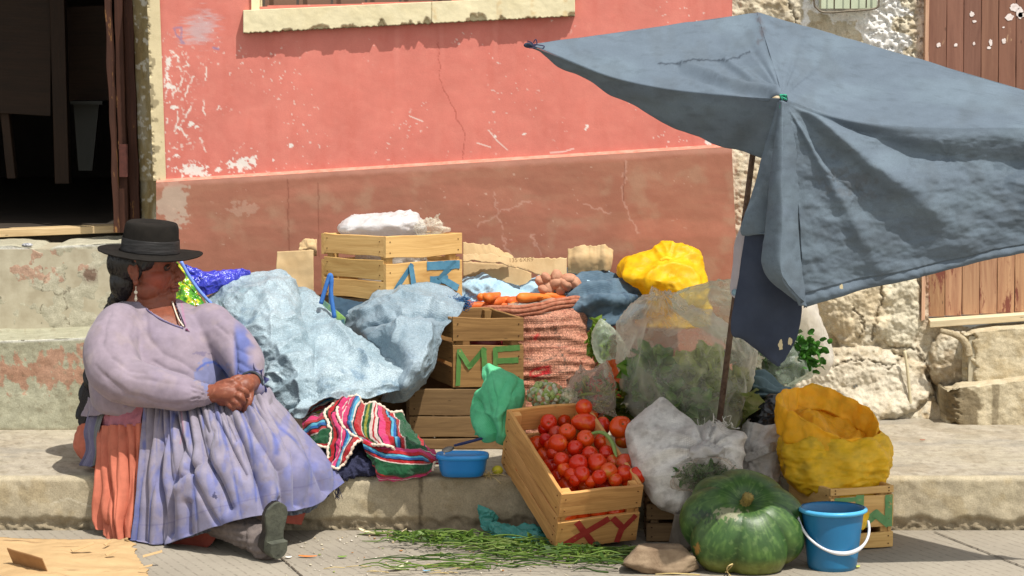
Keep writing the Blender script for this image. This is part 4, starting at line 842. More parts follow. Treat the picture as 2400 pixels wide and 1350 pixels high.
# navy knitted cloth and striped carrying cloth
nv_ = cloth('knitted_cloth', [[(700, 1010, .16), (760, 1000, .2), (830, 1000, .2), (900, 1010, .2)], [(705, 1050, .06), (770, 1050, .06), (830, 1055, .05), (890, 1065, .05)], [(715, 1085, .01), (775, 1105, -.01), (830, 1110, -.01), (880, 1090, .0)], [(725, 1100, .012), (780, 1118, .0), (830, 1122, .0), (880, 1106, .012)]], 80, 110, mat('navy_wool', (34, 36, 56), (48, 50, 76), 60, rough=.95, bumps=((120, 1.0, .006),)), crumple(.014, 9, .008, 26, 6)); tag(nv_, 'dark navy knitted cloth lying under the striped cloth on the kerb', 'cloth')
def stripe_mat():
    n = NT('striped_weaving'); uv = n.n('ShaderNodeUVMap').outputs[0]; sx = n.n('ShaderNodeSeparateXYZ'); n.l(uv, sx.inputs[0])
    w_ = n.math('FRACT', n.math('MULTIPLY_ADD', n.noise(uv, 14, 2), .012, sx.outputs[0]))
    g_, r_, p_, k_, wt, b_, y_, lb = (26, 84, 50), (176, 34, 40), (206, 60, 112), (30, 22, 28), (214, 196, 186), (40, 96, 160), (150, 150, 60), (90, 168, 196)
    seq = [(g_, 10), (r_, 3), (k_, 1), (p_, 5), (wt, 1), (p_, 4), (k_, 1), (b_, 2), (lb, 2), (wt, 1), (k_, 1), (r_, 5), (wt, 1), (g_, 2), (y_, 2), (g_, 2), (wt, 2), (r_, 1), (wt, 2), (k_, 1), (p_, 5), (r_, 4), (k_, 1), (lb, 2), (b_, 2), (k_, 1), (r_, 3), (wt, 1), (g_, 5)]
    tot = sum(q for _, q in seq); pos = 0; st = []
    for c, q in seq: st.append((pos / tot, rgba(c))); pos += q
    base = n.ramp(w_, st, 'CONSTANT')
    wv = n.n('ShaderNodeTexWave'); wv.bands_direction = 'Y'; n.l(uv, wv.inputs[0]); wv.inputs['Scale'].default_value = 60
    wv2 = n.n('ShaderNodeTexWave'); wv2.bands_direction = 'X'; n.l(uv, wv2.inputs[0]); wv2.inputs['Scale'].default_value = 90
    nb = n.bump(wv.outputs['Fac'], .5, .001); nb = n.bump(wv2.outputs['Fac'], .4, .001, nb); base = n.mix(n.math('MULTIPLY', wv.outputs['Fac'], .25), base, rgba((20, 14, 18)))
    return n.finish(n.bsdf(base, .9, .1, nb, Sheen_Weight=.2))
M_str = stripe_mat(); M_lace = mat('crochet_trim', (206, 184, 164), (224, 206, 188), 80, rough=.95, bumps=((200, .8, .003),))
def lace(pts, name, parent, r=.0042, seed=0):
    pts = cr1(np.asarray(pts), 90); d = np.concatenate([[0], np.cumsum(np.linalg.norm(np.diff(pts, axis=0), axis=1))])
    n = int(d[-1] / .0045) + 2; q = np.stack([np.interp(np.linspace(0, d[-1], n), d, pts[:, k]) for k in range(3)], -1); q = q + .0022 * v3(pn(q * 90, 3), pn(q * 90, 4), pn(q * 90, 5))
    m = MB(); m.tube(q, r * (1 + .35 * np.sin(np.arange(n) * 1.9)), 7); return m.build(name, M_lace, parent, True)
ag = thing('striped_cloth', P(880, 1080, .05), 'crumpled Andean carrying cloth with green, red, pink and blue stripes and cream crochet edge', 'cloth')
def stripcloth(rows, uvf, wr, seed, edges):
    G = patch(ctrl(rows), 130, 150); u, v = np.meshgrid(np.linspace(0, 1, 130), np.linspace(0, 1, 150), indexing='ij'); N = gnorm(G); N = -N if N[..., 1].mean() > 0 else N
    G = G + N * wr(u, v, G)[..., None]; uv = uvf(u, v)
    o = part('cloth_panel', G.reshape(-1, 3), gridfaces(130, 150), M_str, ag, True, uv=uv.reshape(-1, 2)); solid(o, .003)
    for e in edges:
        q = {'t': G[0], 'b': G[-1], 'l': G[:, 0], 'r': G[:, -1]}[e]; lace(q + [0, -.003, 0], 'trim', ag)
def wS(a, f, ph): return lambda u, v, G: a * np.sin((v * f + .6 * u + ph + .5 * pn(v3(u * 2, v * 3, ph), 2)) * 6.28) + crumple(.010, 10, .004, 24, int(ph * 10) + 30)(u, v, G)
stripcloth([[(800, 925, .16), (835, 935, .15), (870, 945, .15), (905, 958, .16), (945, 975, .18)], [(790, 965, .09), (835, 970, .07), (885, 980, .08), (930, 992, .10), (980, 1010, .13)], [(810, 1005, .04), (850, 1012, .02), (905, 1022, .02), (955, 1032, .04), (1010, 1045, .08)], [(850, 1035, .01), (890, 1046, -.01), (935, 1054, -.02), (985, 1056, -.005), (1042, 1068, .03)]], lambda u, v: np.stack([u * .25 + v * .95 + .1, v - u * .5], -1), wS(.010, 1.4, .1), 1, 'tbl')
stripcloth([[(852, 1030, .02), (892, 1046, .0), (935, 1054, -.01), (985, 1058, .0), (1040, 1070, .03)], [(855, 1060, .0), (892, 1075, -.025), (935, 1080, -.035), (985, 1080, -.025), (1040, 1080, .01)], [(868, 1085, -.01), (898, 1105, -.035), (935, 1110, -.04), (980, 1105, -.03), (1025, 1092, .0)], [(885, 1112, -.012), (908, 1126, -.028), (935, 1128, -.03), (970, 1124, -.02), (1015, 1104, .0)]], lambda u, v: np.stack([.72 + u * .62 - .1 * v, v * .6], -1), wS(.006, 1.1, .5), 2, 'r')
stripcloth([[(795, 928, .15), (808, 935, .13), (815, 950, .12), (830, 975, .11)], [(760, 965, .11), (780, 975, .08), (805, 990, .06), (830, 1010, .05)], [(778, 1005, .06), (795, 1010, .03), (815, 1020, .02), (845, 1032, .02)], [(772, 1060, .02), (785, 1062, .0), (800, 1060, -.01), (825, 1050, .0)], [(762, 1088, .0), (776, 1095, -.018), (790, 1098, -.02), (806, 1088, -.01)]], lambda u, v: np.stack([v * .42 + .05 + .05 * u, u], -1), wS(.007, 1.3, .8), 3, 'lrb')
stripcloth([[(712, 975, .14), (745, 962, .14), (775, 955, .14), (800, 950, .14)], [(710, 1000, .11), (745, 985, .09), (780, 985, .09), (806, 985, .09)], [(712, 1025, .08), (750, 1020, .05), (780, 1020, .05), (800, 1020, .05)], [(722, 1042, .06), (755, 1045, .03), (780, 1045, .03), (795, 1040, .03)]], lambda u, v: np.stack([.55 + u * .6 + .1 * v, v], -1), wS(.006, 1.2, .3), 4, 'b')
stripcloth([[(700, 958, .20), (740, 950, .2), (770, 938, .2), (800, 930, .19)], [(705, 980, .16), (740, 970, .16), (775, 962, .16), (805, 955, .16)], [(712, 990, .14), (745, 985, .14), (778, 980, .14), (806, 975, .14)]], lambda u, v: np.stack([.25 + u * .4 + .15 * v, v], -1), wS(.006, 1.2, .6), 5, '')
# flowered plastic bag behind the woman
def foil_mat():
    n = NT('printed_plastic'); tc = n.n('ShaderNodeTexCoord'); vo = n.n('ShaderNodeTexVoronoi'); n.l(tc.outputs['Object'], vo.inputs[0]); vo.inputs['Scale'].default_value = 90
    base = n.ramp(n.noise(tc.outputs['Object'], 60, 3), [(.3, rgba((30, 110, 30))), (.5, rgba((96, 160, 30))), (.6, rgba((200, 190, 40))), (.7, rgba((20, 70, 30)))], 'LINEAR')
    return n.finish(n.bsdf(base, .2, .6, n.bump(vo.outputs['Distance'], .8, .004)))
fb = thing('plastic_bag', P(500, 700, .55), 'shiny blue and green printed plastic bag half hidden behind the woman', 'bag')
M_bl = mat('blue_foil', (44, 50, 168), (60, 66, 186), 20, rough=.18, spec=.7, bumps=((60, .8, .006), (220, .5, .002)))
cloth('green_panel', [[(415, 610, .58), (440, 640, .57), (455, 660, .57)], [(405, 660, .55), (435, 680, .52), (470, 692, .54)], [(400, 720, .52), (440, 715, .50), (495, 720, .52)]], 30, 30, foil_mat(), crumple(.008, 14, .003, 30, 2), fb)
cloth('blue_panel', [[(425, 618, .60), (480, 632, .60), (530, 630, .62), (585, 632, .64)], [(448, 650, .58), (490, 655, .57), (535, 650, .59), (585, 645, .63)], [(475, 695, .57), (505, 685, .57), (540, 670, .6), (580, 660, .63)]], 60, 90, M_bl, crumple(.010, 12, .004, 28, 3), fb)
MB().tube(cr1(P(np.array([424, 445, 470, 498]), np.array([612, 650, 685, 715]), .535), 20), .005, 8).build('bag_piping', mat('pale_blue_piping', (110, 140, 214), rough=.3), fb, True)
# blue shopping bag behind
hb = thing('shopping_bag', P(790, 745, .66), 'blue striped shopping bag with loop handle squeezed in below the A3 crate', 'bag')
MB().tube(cr1(P(np.array([752, 765, 773, 777, 776, 784]), np.array([712, 668, 645, 655, 690, 745]), .53), 40), .0065, 8).build('handle', mat('blue_strap', (50, 100, 170), (66, 116, 184), 60), hb, True)
cloth('bag_panel', [[(755, 700, .60), (780, 720, .575), (810, 745, .56)], [(758, 740, .59), (780, 750, .57), (808, 765, .56)]], 30, 30, mat('shopper_stripes', (36, 84, 140), (150, 190, 90), 30, rough=.4), None, hb)
o_ = cloth('dark_bag', [[(770, 690, .70), (800, 698, .68), (840, 705, .68), (880, 715, .68)], [(770, 730, .63), (800, 735, .61), (840, 730, .61), (870, 730, .62)], [(775, 770, .62), (800, 770, .60), (830, 765, .60), (850, 760, .61)]], 40, 60, mat('dark_teal_cloth', (40, 62, 80), (54, 78, 96), 20), crumple(.01, 9, .004, 20, 5)); tag(o_, 'dark teal cloth bundle under the left side of the A3 crate', 'cloth')
# cardboard
M_card = mat('cardboard', (180, 152, 112), (198, 172, 132), 12, rough=.9, spec=.1, bumps=((30, .3, .003), (300, .3, .001)), c3=(168, 134, 90), s3=5, t3=.62)
def card(name, label, rows, nu, nv, wr=None, th=.004, material=None):
    o = cloth(name, rows, nu, nv, material or M_card, wr, th=th); return tag(o, label, 'cardboard')
def wc(a, f, s): return lambda u, v, G: a * fbm(G * f, 3, s)
bx = card('cardboard_piece', 'stained cardboard box side standing left of the A3 crate', [[(650, 590, .80), (690, 588, .79), (735, 586, .78)], [(648, 640, .78), (690, 640, .775), (735, 640, .77)], [(655, 700, .76), (690, 700, .76), (735, 710, .76)]], 40, 40, wc(.006, 9, 3))
card('cardboard_piece', 'small crumpled cardboard flap above the box at the left of the A3 crate', [[(702, 568, .86), (722, 560, .86), (742, 562, .86)], [(700, 585, .84), (720, 582, .84), (742, 582, .84)], [(704, 600, .85), (722, 598, .85), (742, 600, .85)]], 24, 30, crumple(.006, 16, .003, 40, 5))
def tornedge(rows, nu, nv, label, seed, amp=.010, wr=None, sides='tb'):
    G = patch(ctrl(rows), nu, nv); N = gnorm(G); u, v = np.meshgrid(np.linspace(0, 1, nu), np.linspace(0, 1, nv), indexing='ij')
    j = amp * fbm(v3(v * 9, seed, u * .2), 5, seed)
    if 't' in sides: G[..., 2] += j * (1 - u)
    if 'b' in sides: G[..., 2] += amp * fbm(v3(v * 8, seed + 3, u * .2), 5, seed + 2) * u
    if wr: G += N * wr(u, v, G)[..., None]
    o = part('cardboard_piece', G.reshape(-1, 3), gridfaces(nu, nv), M_card, None, True, uv=guv(nu, nv).reshape(-1, 2)); solid(o, .005); return tag(o, label, 'cardboard')
tornedge([[(1085, 568, .90), (1120, 572, .91), (1150, 574, .92), (1170, 585, .93), (1200, 600, .95)], [(1085, 600, .89), (1130, 602, .90), (1160, 602, .91), (1180, 604, .92), (1205, 610, .94)]], 16, 60, 'upper torn flap of pale cardboard right of the A3 crate', 3, .006)
cb = tornedge([[(1085, 596, .88), (1130, 596, .88), (1180, 600, .90), (1240, 605, .92), (1290, 604, .93), (1328, 606, .94)], [(1085, 612, .87), (1130, 613, .87), (1180, 620, .89), (1240, 638, .91), (1290, 650, .92), (1328, 650, .93)]], 16, 90, 'long torn cardboard strip with faint print right of the A3 crate', 6, .010)
tornedge([[(1085, 612, .96), (1140, 616, .96), (1200, 622, .97), (1245, 640, .98)], [(1085, 690, .95), (1140, 690, .95), (1200, 690, .96), (1245, 690, .96)]], 16, 50, 'shaded cardboard standing behind the torn strip and above the pale blue cloth', 9, .004)
tornedge([[(1330, 582, .97), (1365, 576, .96), (1395, 576, .955), (1418, 574, .95), (1436, 588, .96)], [(1330, 606, .96), (1365, 604, .94), (1395, 604, .94), (1418, 600, .94), (1434, 606, .95)], [(1330, 640, .96), (1365, 640, .95), (1395, 636, .95), (1418, 634, .94), (1430, 634, .95)]], 30, 60, 'folded corrugated cardboard against the wall behind the potatoes', 12, .004, lambda u, v, G: .0015 * np.sin(v * 24) + .002 * np.sin(u * 7) + .004 * fbm(G * 20, 3, 4))
fc = bpy.data.curves.new('print_text', 'FONT'); fc.body = '135 6XR9'; fc.size = .019; fc.materials.append(mat('card_ink', (150, 120, 84))); ft0 = bpy.data.objects.new('tmp_text', fc); COL.objects.link(ft0); dg_ = bpy.context.evaluated_depsgraph_get(); me_ = bpy.data.meshes.new_from_object(ft0.evaluated_get(dg_)); bpy.data.objects.remove(ft0); ft = bpy.data.objects.new('printed_text', me_); COL.objects.link(ft)
pp_ = P(1192, 615, .885); ft.parent = cb; ft.location = [float(q) for q in (pp_ - ORG[cb.name])]; ft.rotation_euler = (math.pi / 2, -.03, .1)
# cardboard lying on the street
def gcard(pts_px, name, label, z=.012, amp=.006, seed=1, thick=.004, mt=None):
    """flat torn sheet on the ground from a px outline grid"""
    C = np.array([[PZ(x, y, z + dz) for (x, y, dz) in row] for row in pts_px]); nu, nv = 70, 150; G = patch(C, nu, nv)
    u, v = np.meshgrid(np.linspace(0, 1, nu), np.linspace(0, 1, nv), indexing='ij')
    G[..., 2] += amp * fbm(G * 9, 4, seed) + .3 * amp * np.abs(pn(G * 22, seed + 3)); G[..., 2] = np.maximum(G[..., 2], .004)
    e = sm(.92, 1, v); G[..., 0] += e * .02 * fbm(v3(u * 12, 0, seed), 4, 5); e = sm(.1, 0, u); G[..., 1] += e * .012 * fbm(v3(v * 14, 0, seed), 4, 6)
    o = part(name, G.reshape(-1, 3), gridfaces(nu, nv), mt or M_card, None, True, uv=guv(nu, nv).reshape(-1, 2)); solid(o, thick, 1); return tag(o, label, 'cardboard')
M_card2 = mat('flat_cardboard', (172, 142, 102), (192, 162, 120), 9, rough=.9, spec=.1, bumps=((20, .5, .005), (160, .5, .0015)), c3=(140, 112, 80), s3=12, t3=.60, stretch=(.35, 1.6, 1))
gcard([[(-60, 1262, 0), (90, 1262, .004), (200, 1266, .004), (270, 1262, .01), (300, 1262, .02)], [(-60, 1300, 0), (90, 1296, .01), (190, 1300, .006), (270, 1300, .006), (322, 1300, .0)], [(-60, 1350, 0), (90, 1340, .012), (190, 1345, .004), (270, 1345, 0), (345, 1345, 0)], [(-60, 1420, 0), (90, 1420, 0), (190, 1420, 0), (270, 1420, 0), (350, 1410, 0)]], 'cardboard_piece', 'flattened brown cardboard sheet lying on the street at bottom left', mt=M_card2)
m = MB(); c = PZ(122, 1348, .014); d = PZ(34, 1328, .014); a = P(16, 1286, d[1] - .02); b = P(98, 1310, c[1] - .02)
m.board(a, b - a, (d - a) * 1.02, np.array([0, .004, .003]), .002, 5, 10); o_ = m.build('cardboard_piece', mat('brown_card', (142, 104, 66), (156, 118, 78), 30), None); tag(o_, 'stiff brown cardboard flap sticking up from the flattened sheet', 'cardboard')
m = MB()
for (x, y, L, an) in ((170, 1290, .06, .5), (335, 1304, .05, .2), (248, 1276, .03, 1.2), (250, 1300, .03, .7), (325, 1330, .035, -.2)):
    p = PZ(x, y, .03); d = np.array([math.cos(an), math.sin(an), .25]) * L; m.board(p - [0, 0, .005], d, np.array([-.25 * d[1], .25 * d[0], .004]), np.array([0, 0, .0025]), .003, int(x), 8)
o_ = m.build('cardboard_scraps', M_card2); tag(o_, 'torn cardboard slivers curling up from the flattened sheet', 'cardboard', kind='stuff')
# ================================================================ sacks and bags
def bag(name, rows, material, parent=None, nr=110, nv=90, wr=None, exp=2.4, cap=(True, True), su=1, sv=1, colf=None, th=0, post=None, ret=False):
    """closed sack from photo rows: (py, xl, xr, Yc, half depth)"""
    A = np.array(rows, float); A = cr1(A, nv); t = np.linspace(0, 2 * math.pi, nr, endpoint=False)
    c_, s_ = np.cos(t), np.sin(t); cx = np.sign(c_) * np.abs(c_) ** (2 / exp); sy = np.sign(s_) * np.abs(s_) ** (2 / exp)
    cen = P((A[:, 1] + A[:, 2]) / 2, A[:, 0], A[:, 3]); rx = (A[:, 2] - A[:, 1]) / 2 * mpp(A[:, 3])
    G = np.stack([cen[:, 0:1] - rx[:, None] * cx, cen[:, 1:2] + A[:, 4:5] * sy, cen[:, 2:3] + 0 * cx], -1)
    V = G.reshape(-1, 3); Fc = gridfaces(nv, nr, True)
    u, v = np.meshgrid(np.linspace(0, 1, nv), t / 6.2832, indexing='ij')
    N = vnormals(V, Fc).reshape(G.shape)
    ctr = V.mean(0)
    if (((G - ctr) * N).sum(-1)).mean() < 0: N = -N
    if wr is not None: G = G + N * wr(u, v, G)[..., None]
    if post is not None: G = post(u, v, G)
    V = G.reshape(-1, 3); Fl = [tuple(f) for f in Fc]
    if cap[0]: V = np.concatenate([V, [G[0].mean(0)]]); k = len(V) - 1; Fl += [(k, (j + 1) % nr, j) for j in range(nr)]
    if cap[1]: V = np.concatenate([V, [G[-1].mean(0)]]); k = len(V) - 1; Fl += [(k, (nv - 1) * nr + j, (nv - 1) * nr + (j + 1) % nr) for j in range(nr)]
    uv = np.stack([(1 - np.abs(v * 2 - 1)) * sv, u * su], -1).reshape(-1, 2); uv = np.concatenate([uv, np.zeros((len(V) - len(uv), 2))])
    col = None
    if colf: col = colf(u, v, G).reshape(-1, 3); col = np.concatenate([col, np.repeat(col[:1], len(V) - len(col), 0)])
    o = part(name, V, Fl, material, parent, True, uv=uv, col=col)
    if th: solid(o, th)
    return (o, G) if ret else o
def radial(c_px, k, amp, R, seed=0):
    """folds that fan out from a tied point"""
    def f(u, v, G):
        PX, PY = proj(G); dx, dy = PX - c_px[0], PY - c_px[1]; r = np.hypot(dx, dy) + 1e-6
        a = np.stack([dx / r, dy / r], -1) * k
        q = pn(v3(a[..., 0], a[..., 1], r / R * .7 + seed), 4)
        return amp * (1 - 2.5 * np.abs(q)) * np.exp(-r / R) * sm(4, 18, r)
    return f
def addw(*fs): return lambda u, v, G: sum(f(u, v, G) for f in fs)
# carrot sack
def csack_col(u, v, G):
    PX, PY = proj(G); c = np.broadcast_to(lin((182, 126, 102)), G.shape).copy(); c = lay(c, sm(-.1, .6, fn(PX, PY, 30, 4, 3)) * .4, (200, 148, 124)); c = lay(c, sm(.2, .6, fn(PX, PY, 12, 4, 7, .4, 2)) * .6, (140, 66, 50))
    for pts in ([(1226, 838), (1262, 848), (1318, 832)], [(1300, 760), (1310, 800), (1320, 840), (1330, 880), (1328, 900)], [(1228, 890), (1280, 880), (1330, 868)]):
        c = lay(c, sm(4, 2, segdist(PX + 3 * fn(PX, PY, 20, 2, 2), PY, pts)) * sm(-.1, .2, fn(PX, PY, 5, 1, 5)) * .8, (66, 68, 60))
    for pts in ([(1258, 866), (1254, 864), (1246, 870), (1244, 880), (1250, 884), (1258, 880)], [(1272, 862), (1266, 860), (1261, 865), (1270, 871), (1270, 878), (1262, 880)], [(1282, 856), (1288, 862), (1286, 874), (1280, 877), (1275, 870), (1277, 859), (1282, 856)], [(1250, 786), (1256, 796)], [(1262, 784), (1266, 798)]):
        c = lay(c, sm(3.6, 1.8, segdist(PX, PY, pts)) * .95, (176, 20, 30))
    return c
M_csack = mat('mesh_sack', (1, 1, 1), vcol=True, speck=.45, sscale=240, scale=120, rough=.7, bumps=(('weave', 60, .001), (60, .6, .004)))
def wCS(u, v, G):
    PX, PY = proj(G); return -.006 * np.abs(np.sin((PY + 14 * pn(v3(PX / 90, PY / 60, 0), 2)) / 9.)) * sm(730, 770, PY) + crumple(.006, 8, .002, 24, 9)(u, v, G)
cs, G = bag('carrot_sack', [(716, 1120, 1372, .86, .12), (735, 1150, 1382, .86, .14), (790, 1165, 1388, .86, .15), (850, 1160, 1394, .85, .16), (900, 1160, 1398, .85, .16), (960, 1165, 1395, .85, .155), (1000, 1170, 1390, .85, .15)], M_csack, None, 150, 120, wCS, 2.8, (False, True), .3, .4, csack_col, th=.0015, ret=True); tag(cs, 'pinkish mesh sack filled with carrots, rolled at the top, red letters on it', 'sack')
M_cs2 = mat('mesh_roll', (150, 84, 60), (184, 124, 98), 60, rough=.75, bumps=((120, .8, .004),))
th = np.linspace(0, 2 * math.pi, 90)
for k, (ry, dy, rr) in enumerate(((0, 0, .010), (10, 5, .008), (-8, -5, .007))):
    cx, cyy = 1236, 712 + ry * .9; pth = np.stack([PPL(cx + (146 - k) * np.cos(a), cyy, (0, .86, P(1236, cyy, .86)[2]), (0, 0, 1)) * 0 + np.array([P(cx, cyy, .86)[0] + (.186) * math.cos(a), .86 + .135 * math.sin(a), P(cx, cyy, .86)[2] + .022 * math.cos(a) + .004 * math.sin(5 * a)]) for a in th])
    pth += .004 * v3(pn(pth * 14, 3), pn(pth * 14, 5), pn(pth * 14, 7)); MB().tube(pth, rr * (1 + .25 * pn(pth * 30, 4)), 10, False).build('rolled_rim', M_cs2, cs, True)
M_film = plastic('thin_film', (224, 206, 190), .14, .5); M_clear = plastic('clear_bag', (240, 234, 218), .20, .45, .18, 12, .6); M_clear2 = plastic('greenish_bag', (196, 208, 192), .30, .5, .22, 18, .7); M_milk = plastic('milky_bag', (232, 226, 216), .62, .5, .3, 18, .7); M_white = plastic('white_bag', (226, 224, 224), .9, .35, .3, 20, .7); M_teal = plastic('teal_bag', (90, 172, 160), .8, .4, .2, 26, .9)
cloth('film_liner', [[(1190, 710, .80), (1240, 700, .84), (1290, 694, .86), (1340, 690, .9), (1360, 676, .92)], [(1192, 730, .74), (1245, 722, .755), (1300, 715, .77), (1345, 705, .80), (1378, 704, .86)], [(1195, 738, .725), (1245, 736, .72), (1300, 732, .735), (1350, 722, .78), (1382, 716, .85)]], 30, 60, M_film, crumple(.004, 12, .002, 30, 4), cs, th=.0006)
M_carrot = mat('carrot_skin', (196, 92, 34), (214, 112, 46), 40, rough=.55, bumps=((90, .4, .002),), obj_var=.25)
carM = MB(); L = np.linspace(0, 1, 14); carM.tube(np.stack([L * .15 - .075, .003 * np.sin(L * 3), 0 * L], -1), np.interp(L, [0, .05, .3, .9, 1], [.008, .0165, .015, .007, .003]) * (1 + .04 * np.sin(L * 60)), 12)
V, Fc = carM.arr(); r = np.random.RandomState(4); first = None
cp = [(1110, 708, .1, 1), (1140, 704, .5, 1), (1165, 706, -.3, 1), (1190, 700, .8, 1), (1215, 698, .2, 1), (1180, 716, -.6, 1), (1140, 716, .1, 1), (1240, 694, -.4, 1), (1262, 698, .5, 1), (1160, 692, 1.2, 1), (1205, 712, -.1, 1), (1335, 706, -.7, .8), (1290, 696, .3, .9), (1225, 706, .9, 1), (1120, 718, -.5, 1), (1255, 706, -.2, 1), (1275, 700, .6, .8), (1298, 708, -.3, .8), (1315, 698, .2, .8), (1230, 716, .3, .8), (1345, 700, .5, .7), (1150, 698, .9, .8), (1128, 712, -.9, .8), (1172, 700, .1, .8), (1208, 706, 1.4, .8), (1192, 712, .4, .8), (1248, 700, -1.0, .8), (1102, 712, .8, .8)]
for k, (x, y, an, s_) in enumerate(cp):
    if first is None: o = first = part('carrot', V, Fc, M_carrot, None, True, origin=(0, 0, 0))
    else: o = first.copy(); COL.objects.link(o)
    o.location = P(x, y, .86 + .1 * (r.rand() - .5)); o.rotation_euler = (r.rand() * 6, r.rand() * .4 - .2, an); o.scale = (s_,) * 3
    tag(o, 'orange carrot in the heap on top of the pink mesh sack', 'carrot', 'carrots in the pink mesh sack')
M_pot = mat('potato_skin', (168, 116, 92), (188, 140, 112), 30, rough=.7, bumps=((40, .4, .004),), c3=(150, 96, 76), s3=50, t3=.66)
pm = MB(); pm.ell((0, 0, 0), (.038, .028, .026), nu=28, nv=20); V, Fc = pm.arr(); V = V + V * (.12 * fbm(V * 30, 2, 3))[:, None]; first = None
for (x, y, an, s_) in ((1276, 644, .4, .9), (1298, 655, -.2, 1.1), (1282, 664, .9, .95), (1330, 645, .1, 1.0), (1310, 668, .6, .9), (1262, 650, 1.3, .8), (1300, 642, .7, 1.0), (1345, 655, 1.1, .9), (1322, 658, .3, 1.1), (1275, 670, .2, 1.0)):
    if first is None: o = first = part('potato', V, Fc, M_pot, None, True, origin=(0, 0, 0))
    else: o = first.copy(); COL.objects.link(o)
    o.location = P(x + 4, y + 9, .86); o.rotation_euler = (an, an * 2, an * 3); o.scale = (s_ * .70,) * 3; tag(o, 'pink-brown potato in the blue cloth sack', 'potato', 'potatoes in the blue cloth sack')
# yellow sacks
def ycol(c1, c2): 
    def f(u, v, G):
        PX, PY = proj(G); c = np.broadcast_to(lin(c1), G.shape).copy(); c = lay(c, sm(-.2, .6, fn(PX, PY, 40, 4, 5)) * .5, c2); return lay(c, sm(.25, .7, fn(PX, PY, 26, 4, 9)) * .3, (170, 140, 50)) * 1.22
    return f
M_yel = mat('yellow_woven_plastic', (1, 1, 1), vcol=True, scale=30, rough=.5, spec=.3, bumps=((420, .35, .0008), (50, .5, .004)), transl=.35)
yb_, G = bag('yellow_sack', [(574, 1552, 1568, .92, .010), (582, 1530, 1600, .92, .03), (590, 1510, 1640, .92, .045), (600, 1490, 1645, .92, .07), (620, 1456, 1642, .91, .10), (645, 1450, 1648, .9, .13), (670, 1490, 1662, .9, .13), (700, 1500, 1662, .9, .13), (760, 1490, 1660, .9, .13)], M_yel, None, 130, 90, addw(radial((1565, 620), 1.9, .009, 60, 1), crumple(.020, 7, .004, 18, 2)), 2.2, (True, True), .3, .4, ycol((244, 196, 22), (250, 210, 50)), ret=True); tag(yb_, 'tied bright yellow sack in the sun against the red-brown wall', 'sack')
MB().tube(cr1(P(np.array([1548, 1562, 1578, 1570, 1552, 1548]), np.array([612, 606, 614, 624, 622, 612]), .845), 40), .007, 8).build('knot', M_yel if False else mat('yellow_knot', (222, 172, 30), (236, 190, 40), 40), yb_, True)
def ys_rows():
    return [(1010, 1846, 2060, -.06, .13), (1030, 1835, 2078, -.06, .15), (1050, 1828, 2092, -.06, .16), (1075, 1827, 2092, -.06, .165), (1100, 1830, 2086, -.07, .16), (1124, 1838, 2074, -.08, .15), (1142, 1866, 2052, -.09, .13), (1152, 1900, 2030, -.10, .10)]
def ypost(u, v, G):
    PX, PY = proj(G); k = np.exp(-((PX - 2002) / 38) ** 2) * sm(.72, 1, u) * (G[..., 1] < -.05); G = G.copy(); G[..., 2] -= k * .055; G[..., 1] -= k * .14; return G
ysk, G = bag('yellow_sack', ys_rows(), M_yel, None, 140, 90, addw(crumple(.010, 6, .004, 18, 12, (1, 1, 1.8)), lambda u, v, G: .005 * np.sin(v * 60 + 5 * u)), 2.3, (False, True), .3, .5, ycol((250, 206, 44), (252, 214, 76)), th=.002, post=ypost, ret=True); tag(ysk, 'open yellow sack with rolled rim standing on a crate beside the bucket', 'sack')
